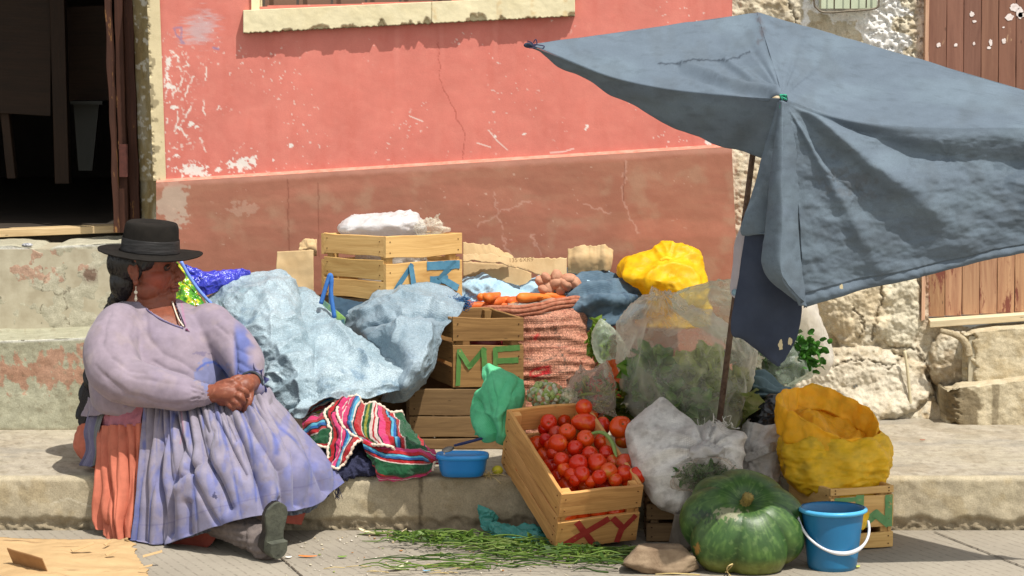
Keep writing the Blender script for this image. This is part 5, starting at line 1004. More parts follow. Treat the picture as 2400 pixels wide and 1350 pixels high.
# turned-down cuff and inner cloth
def cuff():
    t = np.linspace(0, 2 * math.pi, 150, endpoint=False); prof = []
    c0 = P(1942, 985, -.06); rx = 118 * mpp(-.06); 
    for (s, dz, rr) in ((0, -.050, .84), (.2, -.02, .89), (.4, .008, .95), (.5, .014, .985), (.6, .010, 1.01), (.8, -.03, 1.03), (.93, -.060, 1.03), (1, -.064, 1.0)): prof.append((dz, rr))
    prof = cr1(np.array(prof), 44); G = []
    for dz, rr in prof:
        tilt = -.036 * np.cos(t) + .030 * np.sin(t) + .006 * np.sin(2 * t + .5) + .004 * np.sin(5 * t)
        back = np.maximum(0, np.sin(t)); G.append(np.stack([c0[0] + rx * rr * np.cos(t) * (1 + .03 * np.sin(4 * t)), -.06 + .125 * rr * np.sin(t), c0[2] + dz + tilt + .03 * back + 0 * t], -1))
    G = np.array(G); V = G.reshape(-1, 3); Fc = gridfaces(44, 150, True); N = vnormals(V, Fc).reshape(G.shape); u, v = np.meshgrid(np.linspace(0, 1, 44), t, indexing='ij')
    G = G + N * (crumple(.006, 9, .003, 24, 17)(u, v, G) + .003 * np.sin(v * 15 + u * 6))[..., None]
    PX, PY = proj(G); c = np.broadcast_to(lin((255, 196, 40)), G.shape).copy(); c = lay(c, sm(0, .6, fn(PX, PY, 40, 4, 5)) * .4, (246, 196, 60)) * 1.25
    o = part('rolled_cuff', G.reshape(-1, 3), Fc, M_yel, ysk, True, uv=np.stack([v / 6.28 * .6, u * .1], -1).reshape(-1, 2), col=c.reshape(-1, 3)); solid(o, .002)
    r = np.linspace(0, 1, 30); R, T = np.meshgrid(r, t, indexing='ij'); G = np.stack([c0[0] + rx * .84 * R * np.cos(T), -.06 + .108 * R * np.sin(T), c0[2] - .022 + .05 * np.exp(-((R * np.cos(T) + .35) ** 2 + (R * np.sin(T) + .2) ** 2) * 6) - .036 * np.cos(T) * R + .030 * np.sin(T) * R - .03 * np.exp(-((R * np.cos(T) - .2) ** 2 + (R * np.sin(T)) ** 2) * 8) + .012 * fbm(v3(R * np.cos(T) * 3, R * np.sin(T) * 3, 0), 3, 4)], -1)
    PX, PY = proj(G); c = np.broadcast_to(lin((255, 186, 36)), G.shape).copy() * 1.2; o = part('inner_fold', G.reshape(-1, 3), gridfaces(30, 150, True), M_yel, ysk, True, uv=np.stack([T, R], -1).reshape(-1, 2), col=c.reshape(-1, 3))
cuff()
# white woven sacks
def wcol(u, v, G):
    PX, PY = proj(G); c = np.broadcast_to(lin((240, 234, 226)), G.shape).copy(); c = lay(c, sm(0, .6, fn(PX, PY, 40, 4, 5)) * .5, (178, 168, 158)); c = lay(c, sm(.25, .6, fn(PX, PY, 14, 4, 6)) * .3, (150, 138, 126)); return c
M_ws = mat('white_woven_plastic', (1, 1, 1), vcol=True, speck=.08, scale=30, rough=.5, spec=.35, bumps=(('weave', 90, .0008), (50, .6, .004)), transl=.2)
ws = bag('white_sack', [(932, 1546, 1556, -.10, .008), (945, 1535, 1572, -.10, .02), (965, 1512, 1596, -.11, .04), (990, 1482, 1640, -.12, .07), (1005, 1470, 1730, -.13, .09), (1030, 1466, 1744, -.14, .12), (1060, 1472, 1738, -.15, .13), (1095, 1484, 1730, -.16, .13), (1130, 1502, 1715, -.17, .12), (1160, 1520, 1690, -.18, .11), (1185, 1545, 1660, -.18, .09), (1198, 1570, 1630, -.18, .05)], M_ws, None, 160, 130, addw(radial((1652, 1068), 2.2, .032, 90, 3), crumple(.006, 4, .002, 16, 22)), 2.2, (True, True), .4, .5, wcol); tag(ws, 'knotted white woven sack slumped between the tomato crate and the pumpkin', 'sack')
kn = MB(); r = np.random.RandomState(3)
kn.ell(P(1655, 1062, -.285), (.05, .03, .035), nu=40, nv=30); V, Fc = kn.arr(); V += vnormals(V, Fc) * (.010 * ridge(V * 26, 2, 4) - .01)[:, None]; 
part('knot', V, Fc, M_ws, ws, True, col=np.broadcast_to(lin((208, 202, 196)), V.shape))
m = MB()
for k in range(34):
    p = P(1690 + r.randn() * 22, 1000 + r.randn() * 5, -.17); d = r.randn(3) * .012 + [0, -.004, .008]; m.tube(cr1(np.array([p, p + d * .5 + r.randn(3) * .006, p + d]), 8), .0007, 4)
m.build('frayed_threads', mat('white_thread', (214, 208, 200)), ws, True)
w2 = bag('white_sack', [(985, 1752, 1832, .10, .07), (1010, 1742, 1842, .10, .09), (1050, 1735, 1838, .08, .10), (1090, 1735, 1828, .06, .10), (1130, 1742, 1826, .04, .09), (1150, 1750, 1822, .04, .08)], M_ws, None, 100, 70, addw(crumple(.010, 9, .004, 22, 32), radial((1750, 1060), 3, .012, 60, 5)), 2.3, (False, True), .3, .4, wcol, th=.0016); tag(w2, 'open white sack standing in the gap left of the big yellow sack', 'sack')
o_ = bag('sack_shaded_inside', [(990, 1760, 1826, .10, .06), (1030, 1762, 1822, .10, .05), (1034, 1780, 1800, .10, .03)], mat('painted_inner_shade', (70, 66, 64)), w2, 40, 20, None, 2.2, (False, True))  # inside of the white sack, its shade put into the dark grey colour
cu = cloth('turned_rim', [[(1755, 985, .04), (1800, 975, .16), (1838, 1000, .10)], [(1750, 1000, .015), (1800, 978, .18), (1845, 1015, .05)], [(1742, 1070, -.01), (1800, 1040, -.04), (1840, 1030, .02)], [(1748, 1085, -.02), (1800, 1062, -.05), (1836, 1050, .0)]][2:], 20, 60, M_ws, crumple(.004, 12, .002, 30, 3), w2, colf=wcol)
# black bag and grey-blue cloth in the gap
bk = bag('black_bag', [(920, 1760, 1840, .22, .05), (950, 1745, 1850, .22, .10), (990, 1740, 1855, .22, .12), (1040, 1740, 1855, .20, .12)], mat('black_plastic', (20, 20, 22), rough=.25, spec=.6, bumps=((40, .8, .006),)), None, 80, 50, crumple(.014, 9, .006, 22, 42)); tag(bk, 'black plastic bag in the shade behind the yellow sack', 'bag')
gb = cloth('grey_cloth', [[(1750, 875, .32), (1790, 878, .30), (1825, 900, .28), (1850, 905, .28)], [(1752, 900, .26), (1790, 905, .22), (1825, 920, .22), (1850, 930, .24)], [(1755, 928, .24), (1790, 935, .20), (1820, 940, .21), (1845, 950, .23)]], 50, 70, mat('grey_blue_cloth', (86, 106, 112), (104, 124, 128), 18, bumps=((70, .5, .003),)), addw(crumple(.01, 8, .004, 20, 7), lambda u, v, G: .008 * np.sin(u * 22 + v * 4))); tag(gb, 'grey-blue cloth twisted over the black bag behind the yellow sack', 'cloth')
# ================================================================ greens
def leafmesh(cf, n, size, seed, curl=.5, aspect=.6, colors=((60, 96, 34), (96, 130, 50), (140, 160, 84)), res=5):
    """many ruffled leaves; cf(rng) gives position and direction"""
    r = np.random.RandomState(seed); m = MB(); u, v = np.meshgrid(np.linspace(-1, 1, res), np.linspace(0, 1, res + 1))
    for k in range(n):
        p, d = cf(r); d = d / np.linalg.norm(d); s_ = size * (.6 + .7 * r.rand()); side = np.cross(d, r.randn(3)); side /= np.linalg.norm(side); up = np.cross(side, d)
        wd = np.sin(np.clip(v * .92 + .06, 0, 1) * math.pi) ** .6 * aspect * .5
        ruf = .10 * np.sin(v * 11 + u * 3 + k) * np.abs(u) * wd * 2
        L = p + s_ * (v[..., None] * d + (u * wd)[..., None] * side + (ruf + curl * (v ** 2) * .5 - .25 * curl * u * u)[..., None] * up)
        a = r.rand(); c = lin(colors[0]) * (1 - a) + lin(colors[1]) * a; c = c + (lin(colors[2]) - c) * (np.exp(-(u * 4) ** 2) * .7)[..., None]
        m.add(L.reshape(-1, 3), gridfaces(res + 1, res), col=c.reshape(-1, 3))
    return m
M_leaf = mat('leaf', (1, 1, 1), vcol=True, scale=60, rough=.5, spec=.35, bumps=((120, .4, .002),), transl=.3)
def around(c, R, out=.7):
    c = np.array(c); R = np.array(R)
    def f(r):
        q = r.randn(3); q /= np.linalg.norm(q); q[1] = -abs(q[1]) if r.rand() < .7 else q[1]
        return c + q * R * (.35 + .6 * r.rand()), q * out + r.randn(3) * .5
    return f
for k, (x, y, Y, rx, ry, lab, cols) in enumerate(((1530, 880, .20, 42, 40, 'dark green lettuce at the left inside the big clear bag', ((70, 120, 36), (110, 158, 54), (160, 190, 90))),
        (1640, 880, .20, 50, 46, 'pale yellow-green lettuce heart in the middle of the big clear bag', ((160, 180, 76), (190, 202, 110), (230, 230, 176))),
        (1600, 950, .16, 92, 46, 'loose green lettuce leaves at the bottom of the big clear bag', ((100, 146, 64), (140, 180, 96), (206, 222, 160))),
        (1705, 930, .20, 34, 56, 'wilted lettuce leaves at the right edge of the big clear bag', ((140, 154, 80), (180, 186, 110), (220, 214, 160))))):
    mm_ = leafmesh(around(P(x, y, Y), (rx * mpp(Y) * .85, .09, ry * mpp(Y) * .9)), 140, .062, 60 + k, .6, .75, cols); o = mm_.build('lettuce', M_leaf, None, True, vc=True); tag(o, lab, 'lettuce')
bb = bag('clear_bag', [(680, 1536, 1560, .22, .01), (700, 1512, 1600, .22, .04), (725, 1475, 1652, .22, .08), (755, 1442, 1700, .22, .11), (790, 1448, 1748, .22, .14), (820, 1450, 1776, .22, .16), (860, 1452, 1770, .21, .17), (900, 1458, 1765, .20, .18), (940, 1466, 1758, .20, .18), (990, 1478, 1745, .20, .17), (1050, 1500, 1730, .20, .15), (1080, 1530, 1700, .20, .13)], M_clear, None, 130, 120, addw(crumple(.018, 6, .007, 16, 52, (1.4, 1, .7)), radial((1550, 690), 4, .016, 120, 2)), 2.2, (False, True), th=0); tag(bb, 'big clear plastic bag of lettuce standing behind the pole', 'bag')
b2 = bag('clear_bag', [(742, 1400, 1420, .52, .02), (760, 1392, 1445, .52, .05), (800, 1388, 1470, .52, .08), (840, 1400, 1470, .52, .09), (870, 1420, 1470, .52, .08), (1000, 1420, 1470, .52, .08)], M_clear2, None, 80, 60, crumple(.012, 9, .005, 20, 61), 2.2); tag(b2, 'greenish clear bag bulging left of the big lettuce bag', 'bag')
ob_ = leafmesh(around(P(1402, 800, .62), (.022, .03, .05), .9), 90, .03, 77, 1.2, 1.0, ((110, 150, 40), (140, 176, 60), (180, 200, 100))).build('cabbage', M_leaf, None, True, vc=True); tag(ob_, 'light green cabbage squeezed between carrot sack and greenish bag', 'cabbage')
o_ = cloth('orange_bag', [[(1420, 845, .46), (1440, 842, .44), (1470, 850, .44)], [(1425, 880, .42), (1445, 880, .40), (1470, 885, .40)], [(1430, 920, .40), (1450, 925, .38), (1475, 930, .38)]], 40, 40, mat('orange_plastic', (200, 86, 30), (214, 104, 44), 20, rough=.35, transl=.3), crumple(.01, 12, .004, 26, 8)); tag(o_, 'crumpled orange plastic bag between the chilli bag and lettuce bag', 'bag')
# right hand bags
b3 = bag('clear_bag', [(655, 1660, 1720, .60, .02), (690, 1580, 1760, .60, .08), (740, 1600, 1830, .60, .12), (790, 1680, 1880, .58, .14), (830, 1730, 1895, .56, .15), (870, 1745, 1900, .55, .14), (905, 1760, 1860, .55, .12), (1000, 1765, 1850, .55, .12)], M_clear2, None, 120, 90, addw(crumple(.018, 6, .007, 16, 72)), 2.2); tag(b3, 'second clear bag, behind the pole and under the hanging flap', 'bag')
o_ = leafmesh(around(P(1790, 850, .52), (.10, .06, .07)), 60, .07, 79, .6, .7, ((60, 90, 50), (90, 120, 70), (120, 150, 90))).build('chard', M_leaf, None, True, vc=True); tag(o_, 'dull green leaves inside the bag behind the hanging flap', 'greens')
b4 = bag('white_bag', [(700, 1850, 1905, .60, .03), (740, 1860, 1925, .60, .05), (790, 1865, 1942, .60, .05), (830, 1868, 1956, .60, .05), (850, 1868, 1958, .60, .045), (868, 1885, 1950, .60, .03), (880, 1900, 1935, .60, .02)], M_milk, None, 90, 80, crumple(.010, 9, .004, 22, 82, (1, 1, .5)), 2.2); tag(b4, 'milky white plastic bag sticking out right of the parasol flap', 'bag')
def pf(r):
    c = P(1885, 825, .46); q = r.randn(3) * [.022, .02, .022]; return c + q, np.array([.9, -.3, -.2]) + r.randn(3) * .6
o_ = leafmesh(pf, 130, .022, 5, .4, .8, ((40, 96, 24), (70, 130, 40), (100, 150, 60)), 4).build('parsley', M_leaf, None, True, vc=True); tag(o_, 'bunch of bright parsley poking out of the bag right of the flap', 'herbs')
# chopped vegetable bag and chilli bag behind the tomato crate
def lump(name, label, cx, cy, Y, rx, ry, dep, cat, items, seed, mt):
    c = P(cx, cy, Y); t = thing(name, c - [0, 0, ry * mpp(Y)], label, cat); r = np.random.RandomState(seed)
    for (nm_, n, size, elong, cols) in items:
        m = MB()
        for k in range(n):
            q = r.randn(3); q /= np.linalg.norm(q); q[1] = -abs(q[1]); p = c + q * np.array([rx * mpp(Y), dep, ry * mpp(Y)]) * (.75 + .2 * r.rand()); cc = lin(cols[r.randint(len(cols))])
            if elong > 1: d = r.randn(3); d[1] *= .4; d /= np.linalg.norm(d); m.tube(cr1(np.array([p - d * size * elong / 2, p + r.randn(3) * size * .3, p + d * size * elong / 2]), 7), size * .5 * np.array([.4, .9, 1, 1, .9, .7, .3]), 7, col=cc)
            else: m.ell(p, (size, size * .8, size * .7), frame(r.randn(3), r.randn(3)), 10, 8, cc)
        m.build(nm_, mt, t, True, vc=True)
    return t
M_veg = mat('cut_vegetable', (1, 1, 1), vcol=True, scale=90, rough=.5, bumps=((150, .3, .001),))
lump('vegetable_mix', 'bag of chopped broad beans, onion and carrot behind the tomato crate rim', 1278, 925, .14, 44, 32, .06, 'vegetables', [('chopped_piece', 200, .009, 1, ((176, 190, 120), (214, 208, 184), (150, 170, 90), (206, 150, 110), (190, 196, 160)))], 3, M_veg)
lump('vegetable_mix', 'white chopped onion pieces in the small bag between broad beans and chillies', 1330, 932, .13, 22, 22, .05, 'vegetables', [('chopped_piece', 80, .010, 1, ((216, 206, 180), (196, 186, 150), (150, 160, 120)))], 4, M_veg)
lump('chilli_mix', 'green, yellow and red chilli strips in a clear bag behind the tomatoes', 1395, 925, .16, 48, 42, .06, 'vegetables', [('chilli', 99, .010, 6, ((96, 130, 50), (130, 150, 60), (70, 100, 40), (180, 50, 36), (176, 166, 70), (110, 110, 90)))], 5, M_veg)
o_ = leafmesh(around(P(1465, 960, .20), (.045, .05, .06)), 90, .04, 80, .6, .6, ((70, 90, 24), (110, 120, 40), (140, 140, 60))).build('herb_bundle', M_leaf, None, True, vc=True); tag(o_, 'olive green herbs between the chilli bag and the lettuce bag', 'herbs')
cloth_b = cloth('small_bag', [[(1360, 850, .22), (1385, 862, .20), (1420, 842, .20), (1432, 850, .2)], [(1335, 890, .14), (1375, 880, .08), (1415, 880, .07), (1440, 890, .12)], [(1320, 925, .10), (1370, 925, .06), (1415, 925, .06), (1445, 935, .10)], [(1320, 955, .10), (1370, 965, .06), (1415, 970, .06), (1448, 980, .10)]], 50, 60, M_film, crumple(.010, 12, .004, 26, 92), th=.0005); tag(cloth_b, 'small tied clear bag holding the chilli strips', 'bag')
# herb bag on the white sack, and pumpkin
hb2 = leafmesh(around(P(1655, 1115, -.30), (.075, .035, .028), .3), 420, .024, 81, .3, .45, ((44, 92, 32), (72, 122, 48), (100, 144, 66)), 4).build('herb_bundle', M_leaf, None, True, vc=True); tag(hb2, 'dark green chopped herbs in a thin bag lying on the pumpkin', 'herbs')
hbf = bag('thin_bag', [(1072, 1635, 1690, -.32, .03), (1085, 1605, 1715, -.32, .04), (1110, 1580, 1740, -.32, .05), (1138, 1572, 1745, -.32, .045), (1150, 1590, 1730, -.32, .03)], M_film, None, 90, 50, crumple(.008, 12, .004, 28, 3), 2.2); tag(hbf, 'thin clear bag around the dark chopped herbs above the pumpkin', 'bag')
def pumpkin():
    c = P(1738, 1229, -.47); c[2] = .106; t = thing('pumpkin', [c[0], c[1], 0], 'huge ribbed green pumpkin with dry stem on the street in front of the stall', 'pumpkin')
    nu, nv = 240, 150; th, ph = np.meshgrid(np.linspace(.02, math.pi - .02, nv), np.linspace(0, 2 * math.pi, nu, endpoint=False), indexing='ij')
    lob = 7; pw = ph + .20 * np.sin(ph * 2 + 1) + .1 * np.sin(ph * 3); rib = np.abs(np.cos(pw * lob / 2)); rib = 1 - (1 - rib ** .55) * .0
    groove = np.exp(-(np.abs(((pw * lob / (2 * math.pi)) % 1) - .5) * 2 / .9) ** 0) 
    q = ((pw * lob / (2 * math.pi)) % 1) - .5; prof = np.sqrt(np.clip(1 - (2 * q) ** 2 * .55, 0, 1))
    r = 1 - .115 * (1 - prof) / (1 - math.sqrt(.45)) * np.sin(th) ** .35
    rad = .166; hgt = .104
    rho = rad * np.sin(th) ** .82 * r * (1 + .03 * np.sin(ph + 1)); z = hgt * np.cos(th) - .032 * np.exp(-(rho / .045) ** 2) * np.sign(np.cos(th)) + .012 * np.exp(-(rho / .1) ** 2)
    L = np.stack([rho * np.cos(ph), rho * np.sin(ph), z], -1)
    ax = frame((.05, -.60, .80), (1, 0, 0)); G = L @ ax
    V = G.reshape(-1, 3); V = V + c
    V[:, 2] = np.maximum(V[:, 2], .002 + (V[:, 2] - .002) * .15)
    a = fbm(L.reshape(-1, 3) * 20, 4, 3); b = fbm(L.reshape(-1, 3) * 60, 3, 9); qf = np.abs(q).ravel()
    col = np.broadcast_to(lin((54, 86, 38)), V.shape).copy(); col = lay(col, sm(-.3, .5, a) * .5, (82, 112, 54)); col = lay(col, sm(.5, .2, qf) * sm(-.1, .6, fbm(v3((ph * 14).ravel(), (th * 3).ravel(), 0), 3, 5)) * .45, (104, 138, 66)); col = lay(col, sm(.40, .5, qf) * .5, (34, 62, 28)); col = lay(col, sm(.35, .6, b) * .35, (120, 146, 84))
    X, Yp = proj(V); col = lay(col, blob(X, Yp, 1700, 1205, 30, 10, 1.4, 9, 3) * .8, (150, 146, 116)); col = lay(col, blob(X, Yp, 1633, 1285, 7, 11, .8, 6, 4) * .9, (176, 130, 66)); col = lay(col, blob(X, Yp, 1655, 1210, 22, 12, 1.4, 8, 6) * .6, (36, 46, 40)); col = lay(col, sm(.05, .02, V[:, 2]) * .4, (150, 140, 60))
    part('fruit', V, gridfaces(nv, nu, True), mat('pumpkin_skin', (1, 1, 1), vcol=True, scale=30, rough=.42, spec=.4, bumps=((60, .25, .003), (14, .2, .006))), t, True, col=col)
    m = MB(); base = c + ax[2] * .080; tip = base + ax[2] * .036 + ax[0] * .006; tt = np.linspace(0, 1, 10); pth = base + (tip - base) * tt[:, None]
    m.tube(pth, np.interp(tt, [0, .3, .9, 1], [.017, .011, .013, .010]), 20); V, Fc = m.arr(); k = np.tile(np.arange(20), 10); rr = (V - np.repeat(pth, 20, 0)); V = np.repeat(pth, 20, 0) + rr * (1 + .22 * np.cos(k * math.pi))[:, None]
    part('stem', V, Fc, mat('dry_stem', (150, 130, 70), (110, 96, 50), 90, rough=.8), t, True)
pumpkin()
# bucket
def bucket():
    c = PZ(1950, 1330, 0.0); t = thing('bucket', c, 'blue plastic bucket with white handle on the street beside the pumpkin', 'bucket'); mb = mat('bucket_plastic', (22, 98, 142), (28, 108, 152), 12, rough=.38, spec=.5, bumps=((200, .1, .001),), c3=(60, 120, 150), s3=9, t3=.66)
    s_ = mpp(c[1]); m = MB(); m.lathe(c, [(.0, .006), (.056, .006), (.0575, .0), (.061, .0), (.064, .012), (.075, .11), (.079, .142), (.0795, .146), (.086, .148), (.0885, .152), (.0875, .156), (.082, .157), (.0775, .152), (.073, .13), (.062, .03), (.058, .012), (.0, .011)], 64); m.build('body', mb, t, True)
    m = MB(); m.lathe(c, [(.0835, .1465), (.0895, .1505), (.0885, .1565), (.0825, .1585)], 64); m.build('rim', mat('bucket_rim', (72, 160, 206), (84, 168, 210), 20, rough=.35), t, True)
    a = np.linspace(0, math.pi, 50); hx = -.0905 * np.cos(a); hz = .135 - .078 * np.sin(a) + .01 * np.cos(a) * 0 ; hy = -.008 - .062 * np.sin(a) ** .8
    pth = np.stack([c[0] + hx + .012 * np.sin(a), c[1] + hy, hz - .012 * (np.cos(a) * -.5 + .5)], -1); wide = 1 + .0 * a
    m = MB(); m.tube(pth, .0036 + .0022 * sm(.35, .5, a / math.pi) * sm(.8, .65, a / math.pi), 10); m.build('handle', mat('white_handle', (206, 206, 208), (190, 190, 194), 30, rough=.4), t, True)
bucket()
# blue tub and spoon
def tub():
    c = P(1084, 1096, .01); c[2] = .152; t = thing('food_tub', c, 'light blue plastic food tub with lid on the kerb beside the striped cloth', 'tub'); mb = mat('tub_plastic', (26, 116, 186), (30, 122, 192), 12, rough=.35, spec=.5)
    def rr(prof, nm_, mt):
        th = np.linspace(0, 2 * math.pi, 72, endpoint=False); e = 3.2; cx = np.sign(np.cos(th)) * np.abs(np.cos(th)) ** (2 / e); sy = np.sign(np.sin(th)) * np.abs(np.sin(th)) ** (2 / e)
        G = np.array([np.stack([c[0] + r * cx, c[1] + r * .72 * sy, c[2] + z + 0 * th], -1) for r, z in prof]); part(nm_, G.reshape(-1, 3), [tuple(f) for f in gridfaces(len(prof), 72, True)], mt, t, True)
    rr([(.0, .001), (.052, .001), (.058, .004), (.064, .02), (.069, .052), (.070, .054)], 'base', mb)
    rr([(.0705, .050), (.0735, .051), (.074, .058), (.072, .062), (.064, .063), (.061, .058), (.0, .058)], 'lid', mat('tub_lid', (40, 136, 206), (46, 142, 210), 12, rough=.32, spec=.5))
    s_ = thing('spoon', P(1050, 1055, -.04), 'dull metal spoon with dark blue handle resting across the tub lid', 'spoon'); a, b, d = P(1036, 1060, -.045), P(1062, 1046, -.035), P(1128, 1028, .0)
    m = MB(); m.ell(P(1050, 1053, -.045), (.019, .010, .0035), frame((.1, -.6, .8), b - a), 24, 12); m.build('bowl', mat('spoon_metal', (120, 116, 110), rough=.35, metal=.9), s_, True)
    m = MB(); m.limb([P(1066, 1044, -.04), P(1090, 1038, -.02), d], [.0035, .0045, .004], 8); m.build('handle', mat('spoon_handle', (34, 44, 84), rough=.4), s_, True)
tub()
for (x, y, Y, r_, lab, c1, nm_) in ((1166, 1076, .03, .0135, 'small yellow lemon on the kerb beside the tomato crate', (196, 180, 50), 'lemon'),):
    p = P(x, y, Y); p[2] = .15 + r_; m = MB(); m.ell(p, (r_ * 1.15, r_, r_)); o = m.build(nm_, mat('lemon_skin', c1, (170, 170, 50), 40, rough=.5), None, True); tag(o, lab, 'lemon')
m = MB(); r = np.random.RandomState(9); p0 = P(1146, 1092, .0); p0[2] = .156
for k in range(30): d = r.randn(3) * [.016, .01, .006]; m.tube([p0 + d * .2, p0 + d * .7 + [0, 0, .003], p0 + d * 1.2], .0009, 4)
o = m.build('dry_roots', mat('straw', (184, 160, 104), (200, 180, 130), 60), None, True); tag(o, 'dry onion roots lying between the tub and the lemon', 'litter')
# rock, stone, bean
def rock(cx, cy, z, r_, seed, label, c1, c2, R=None):
    m = MB(); m.ell((0, 0, 0), (1, 1, 1), nu=60, nv=44); V, Fc = m.arr(); d = V / np.linalg.norm(V, axis=1)[:, None]
    rs = np.random.RandomState(seed); s_ = np.ones(len(V)) * 1.35
    for nrm in ((0, 0, 1), (0, 0, -1), (1, .2, .25), (-1, .1, .35), (.1, -1, .2), (0, 1, .1)): nrm = np.array(nrm, float); nrm /= np.linalg.norm(nrm); s_ = np.minimum(s_, (.80 + .08 * rs.rand()) / np.maximum(d @ nrm, .05))
    for k in range(9): nrm = rs.randn(3); nrm /= np.linalg.norm(nrm); s_ = np.minimum(s_, (.98 + .15 * rs.rand()) / np.maximum(d @ nrm, .05))
    V = d * (s_ + .03 * fbm(d * 6, 4, seed))[:, None] * np.array(r_); c = P(cx, cy, z); V = V + [c[0], c[1], 0]; V[:, 2] -= V[:, 2].min() - .001
    o = part('rock', V, Fc, mat('rock_' + str(seed), c1, c2, 20, rough=.9, bumps=((30, .6, .005), (150, .5, .002))), None, True); return tag(o, label, 'rock')
rock(1545, 1325, -.53, (.092, .055, .036), 4, 'flat brownish rock on the street in front of the tomato crate', (112, 92, 72), (150, 130, 106))
rock(1600, 1240, -.27, (.035, .035, .06), 9, 'grey stone half hidden behind the left side of the pumpkin', (92, 84, 74), (112, 102, 90))
# bags in the A3 crate
o_ = bag('white_bag', [(500, 895, 945, .80, .02), (505, 850, 968, .80, .05), (518, 810, 985, .80, .09), (535, 790, 990, .81, .10), (545, 800, 985, .82, .08), (556, 830, 970, .82, .05)], M_white, None, 110, 60, addw(crumple(.012, 8, .005, 20, 101), radial((985, 520), 3, .012, 60, 3)), 2.3); tag(o_, 'full white plastic bag on top of the A3 crate', 'bag')
o_ = bag('clear_bag', [(500, 1022, 1034, .76, .006), (512, 985, 1036, .76, .02), (525, 975, 1046, .76, .05), (538, 965, 1058, .77, .05), (548, 975, 1040, .78, .04)], M_clear, None, 90, 60, addw(crumple(.010, 10, .005, 24, 103), radial((1005, 530), 3, .012, 50, 3)), 2.2); tag(o_, 'crumpled clear bag beside the white bag in the A3 crate', 'bag')
o_ = bag('clear_bag', [(590, 840, 1000, .80, .05), (620, 835, 1000, .80, .06), (690, 840, 1000, .80, .05)], M_milk, None, 90, 40, crumple(.014, 10, .006, 24, 105), 3); tag(o_, 'clear bags of produce seen through the slats of the A3 crate', 'bag')
# red onion in the ME crate gap
o_ = MB().ell(P(1140, 802, .52), (.05, .04, .045)).build('red_onion', mat('onion_skin', (96, 22, 30), (120, 34, 40), 40, rough=.35), None, True); tag(o_, 'dark red onion showing through the gap of the ME crate', 'onion')
# ================================================================ tomatoes
M_tom = []
for nm_, c1, c2, c3 in (('tomato_red', (208, 54, 12), (218, 74, 18), (224, 104, 28)), ('tomato_deep', (184, 32, 8), (200, 46, 12), (208, 70, 20)), ('tomato_orange', (206, 62, 18), (214, 84, 26), (190, 120, 40)), ('tomato_pale', (196, 60, 34), (190, 80, 44), (176, 110, 60))):
    M_tom.append(mat(nm_, c1, c2, 9, rough=.24, spec=.5, c3=c3, s3=9, t3=.58, bumps=((30, .06, .003),), sss=.15, obj_var=.15))
def tomesh(el):
    m = MB(); m.ell((0, 0, 0), (1, 1, 1), nu=36, nv=26); V, Fc = m.arr(); a = np.arctan2(V[:, 1], V[:, 0]); rho = np.hypot(V[:, 0], V[:, 1]); z = V[:, 2]
    V[:, :2] *= (1 + .05 * np.cos(a * 5) * rho * sm(-.2, .9, z))[:, None] * (1 + .10 * z)[:, None]; V[:, 2] = z * el - .16 * np.exp(-(rho / .22) ** 2) * (z > 0); V *= .0285
    return V, Fc
protos = {}
tN_ = -tD / np.linalg.norm(tD); rimc = tO - tD + tW / 2
toms = [(1368, 955, 36, 0, 1.0, .035), (1370, 990, 40, 0, 1.45, .012), (1286, 990, 36, 0, 1.15, .0), (1322, 988, 30, 1, 1, -.02), (1388, 975, 26, 0, 1, -.005), (1411, 998, 36, 0, 1.1, .0), (1330, 1014, 37, 0, 1.2, .01), (1302, 1014, 30, 3, 1, -.01),
        (1308, 1040, 41, 0, 1.1, .012), (1372, 1028, 37, 0, 1.1, .02), (1412, 1036, 38, 0, 1.0, .0), (1347, 1050, 34, 0, 1.0, .008), (1383, 1063, 34, 0, 1, .01), (1421, 1062, 34, 0, 1.0, .006), (1315, 1077, 32, 0, 1.1, .01), (1356, 1086, 40, 0, 1.0, .018), (1399, 1086, 42, 0, 1, .016), (1437, 1082, 32, 2, 1, .006), (1463, 1084, 38, 3, 1.0, .016),
        (1364, 1112, 34, 0, 1, .01), (1404, 1118, 32, 0, 1, .012), (1426, 1104, 36, 2, 1.1, .02), (1463, 1110, 38, 1, 1.05, .012), (1495, 1115, 38, 0, 1.05, .016), (1340, 1112, 30, 0, 1, .0), (1322, 1100, 30, 0, 1, -.004), (1442, 1124, 30, 2, 1, .006), (1296, 1062, 26, 1, 1, -.01), (1278, 1030, 28, 1, 1, -.015), (1275, 1005, 26, 1, 1, -.02), (1348, 1125, 26, 0, 1, -.006), (1385, 1128, 26, 0, 1, -.004), (1470, 1128, 26, 0, 1, -.01), (1290, 1045, 26, 0, 1, -.02)]
r = np.random.RandomState(12); spec = {0: 'single red tomato crowning the heap at the far end of the crate', 1: 'long tomato lying sideways near the top of the heap', 18: 'tomato ripening green-orange at the right side of the crate', 21: 'bright orange-red tomato in front of the ripening one', 23: 'tomato in the right front corner of the crate beside the white sack'}
def put_tom(p, R, mi, el, rot, label, group):
    key = (mi, el)
    if key not in protos:
        V, Fc = tomesh(el); o = part('tomato', V, Fc, M_tom[mi], None, True, origin=(0, 0, 0)); protos[key] = o
        k = MB(); k.ell((0, 0, .0285 * el - .0055), (.0045, .0045, .002), nu=10, nv=6); s_ = k.build('stem_scar', mat_scar, o, True)
    else:
        o = protos[key].copy(); COL.objects.link(o)
        for ch in protos[key].children: c2 = ch.copy(); COL.objects.link(c2); c2.parent = o
    o.location = [float(q) for q in p]; o.scale = (R,) * 3; o.rotation_euler = rot; return tag(o, label, 'tomato', group)
mat_scar = mat('stem_scar', (120, 100, 50), (90, 80, 40), 90)
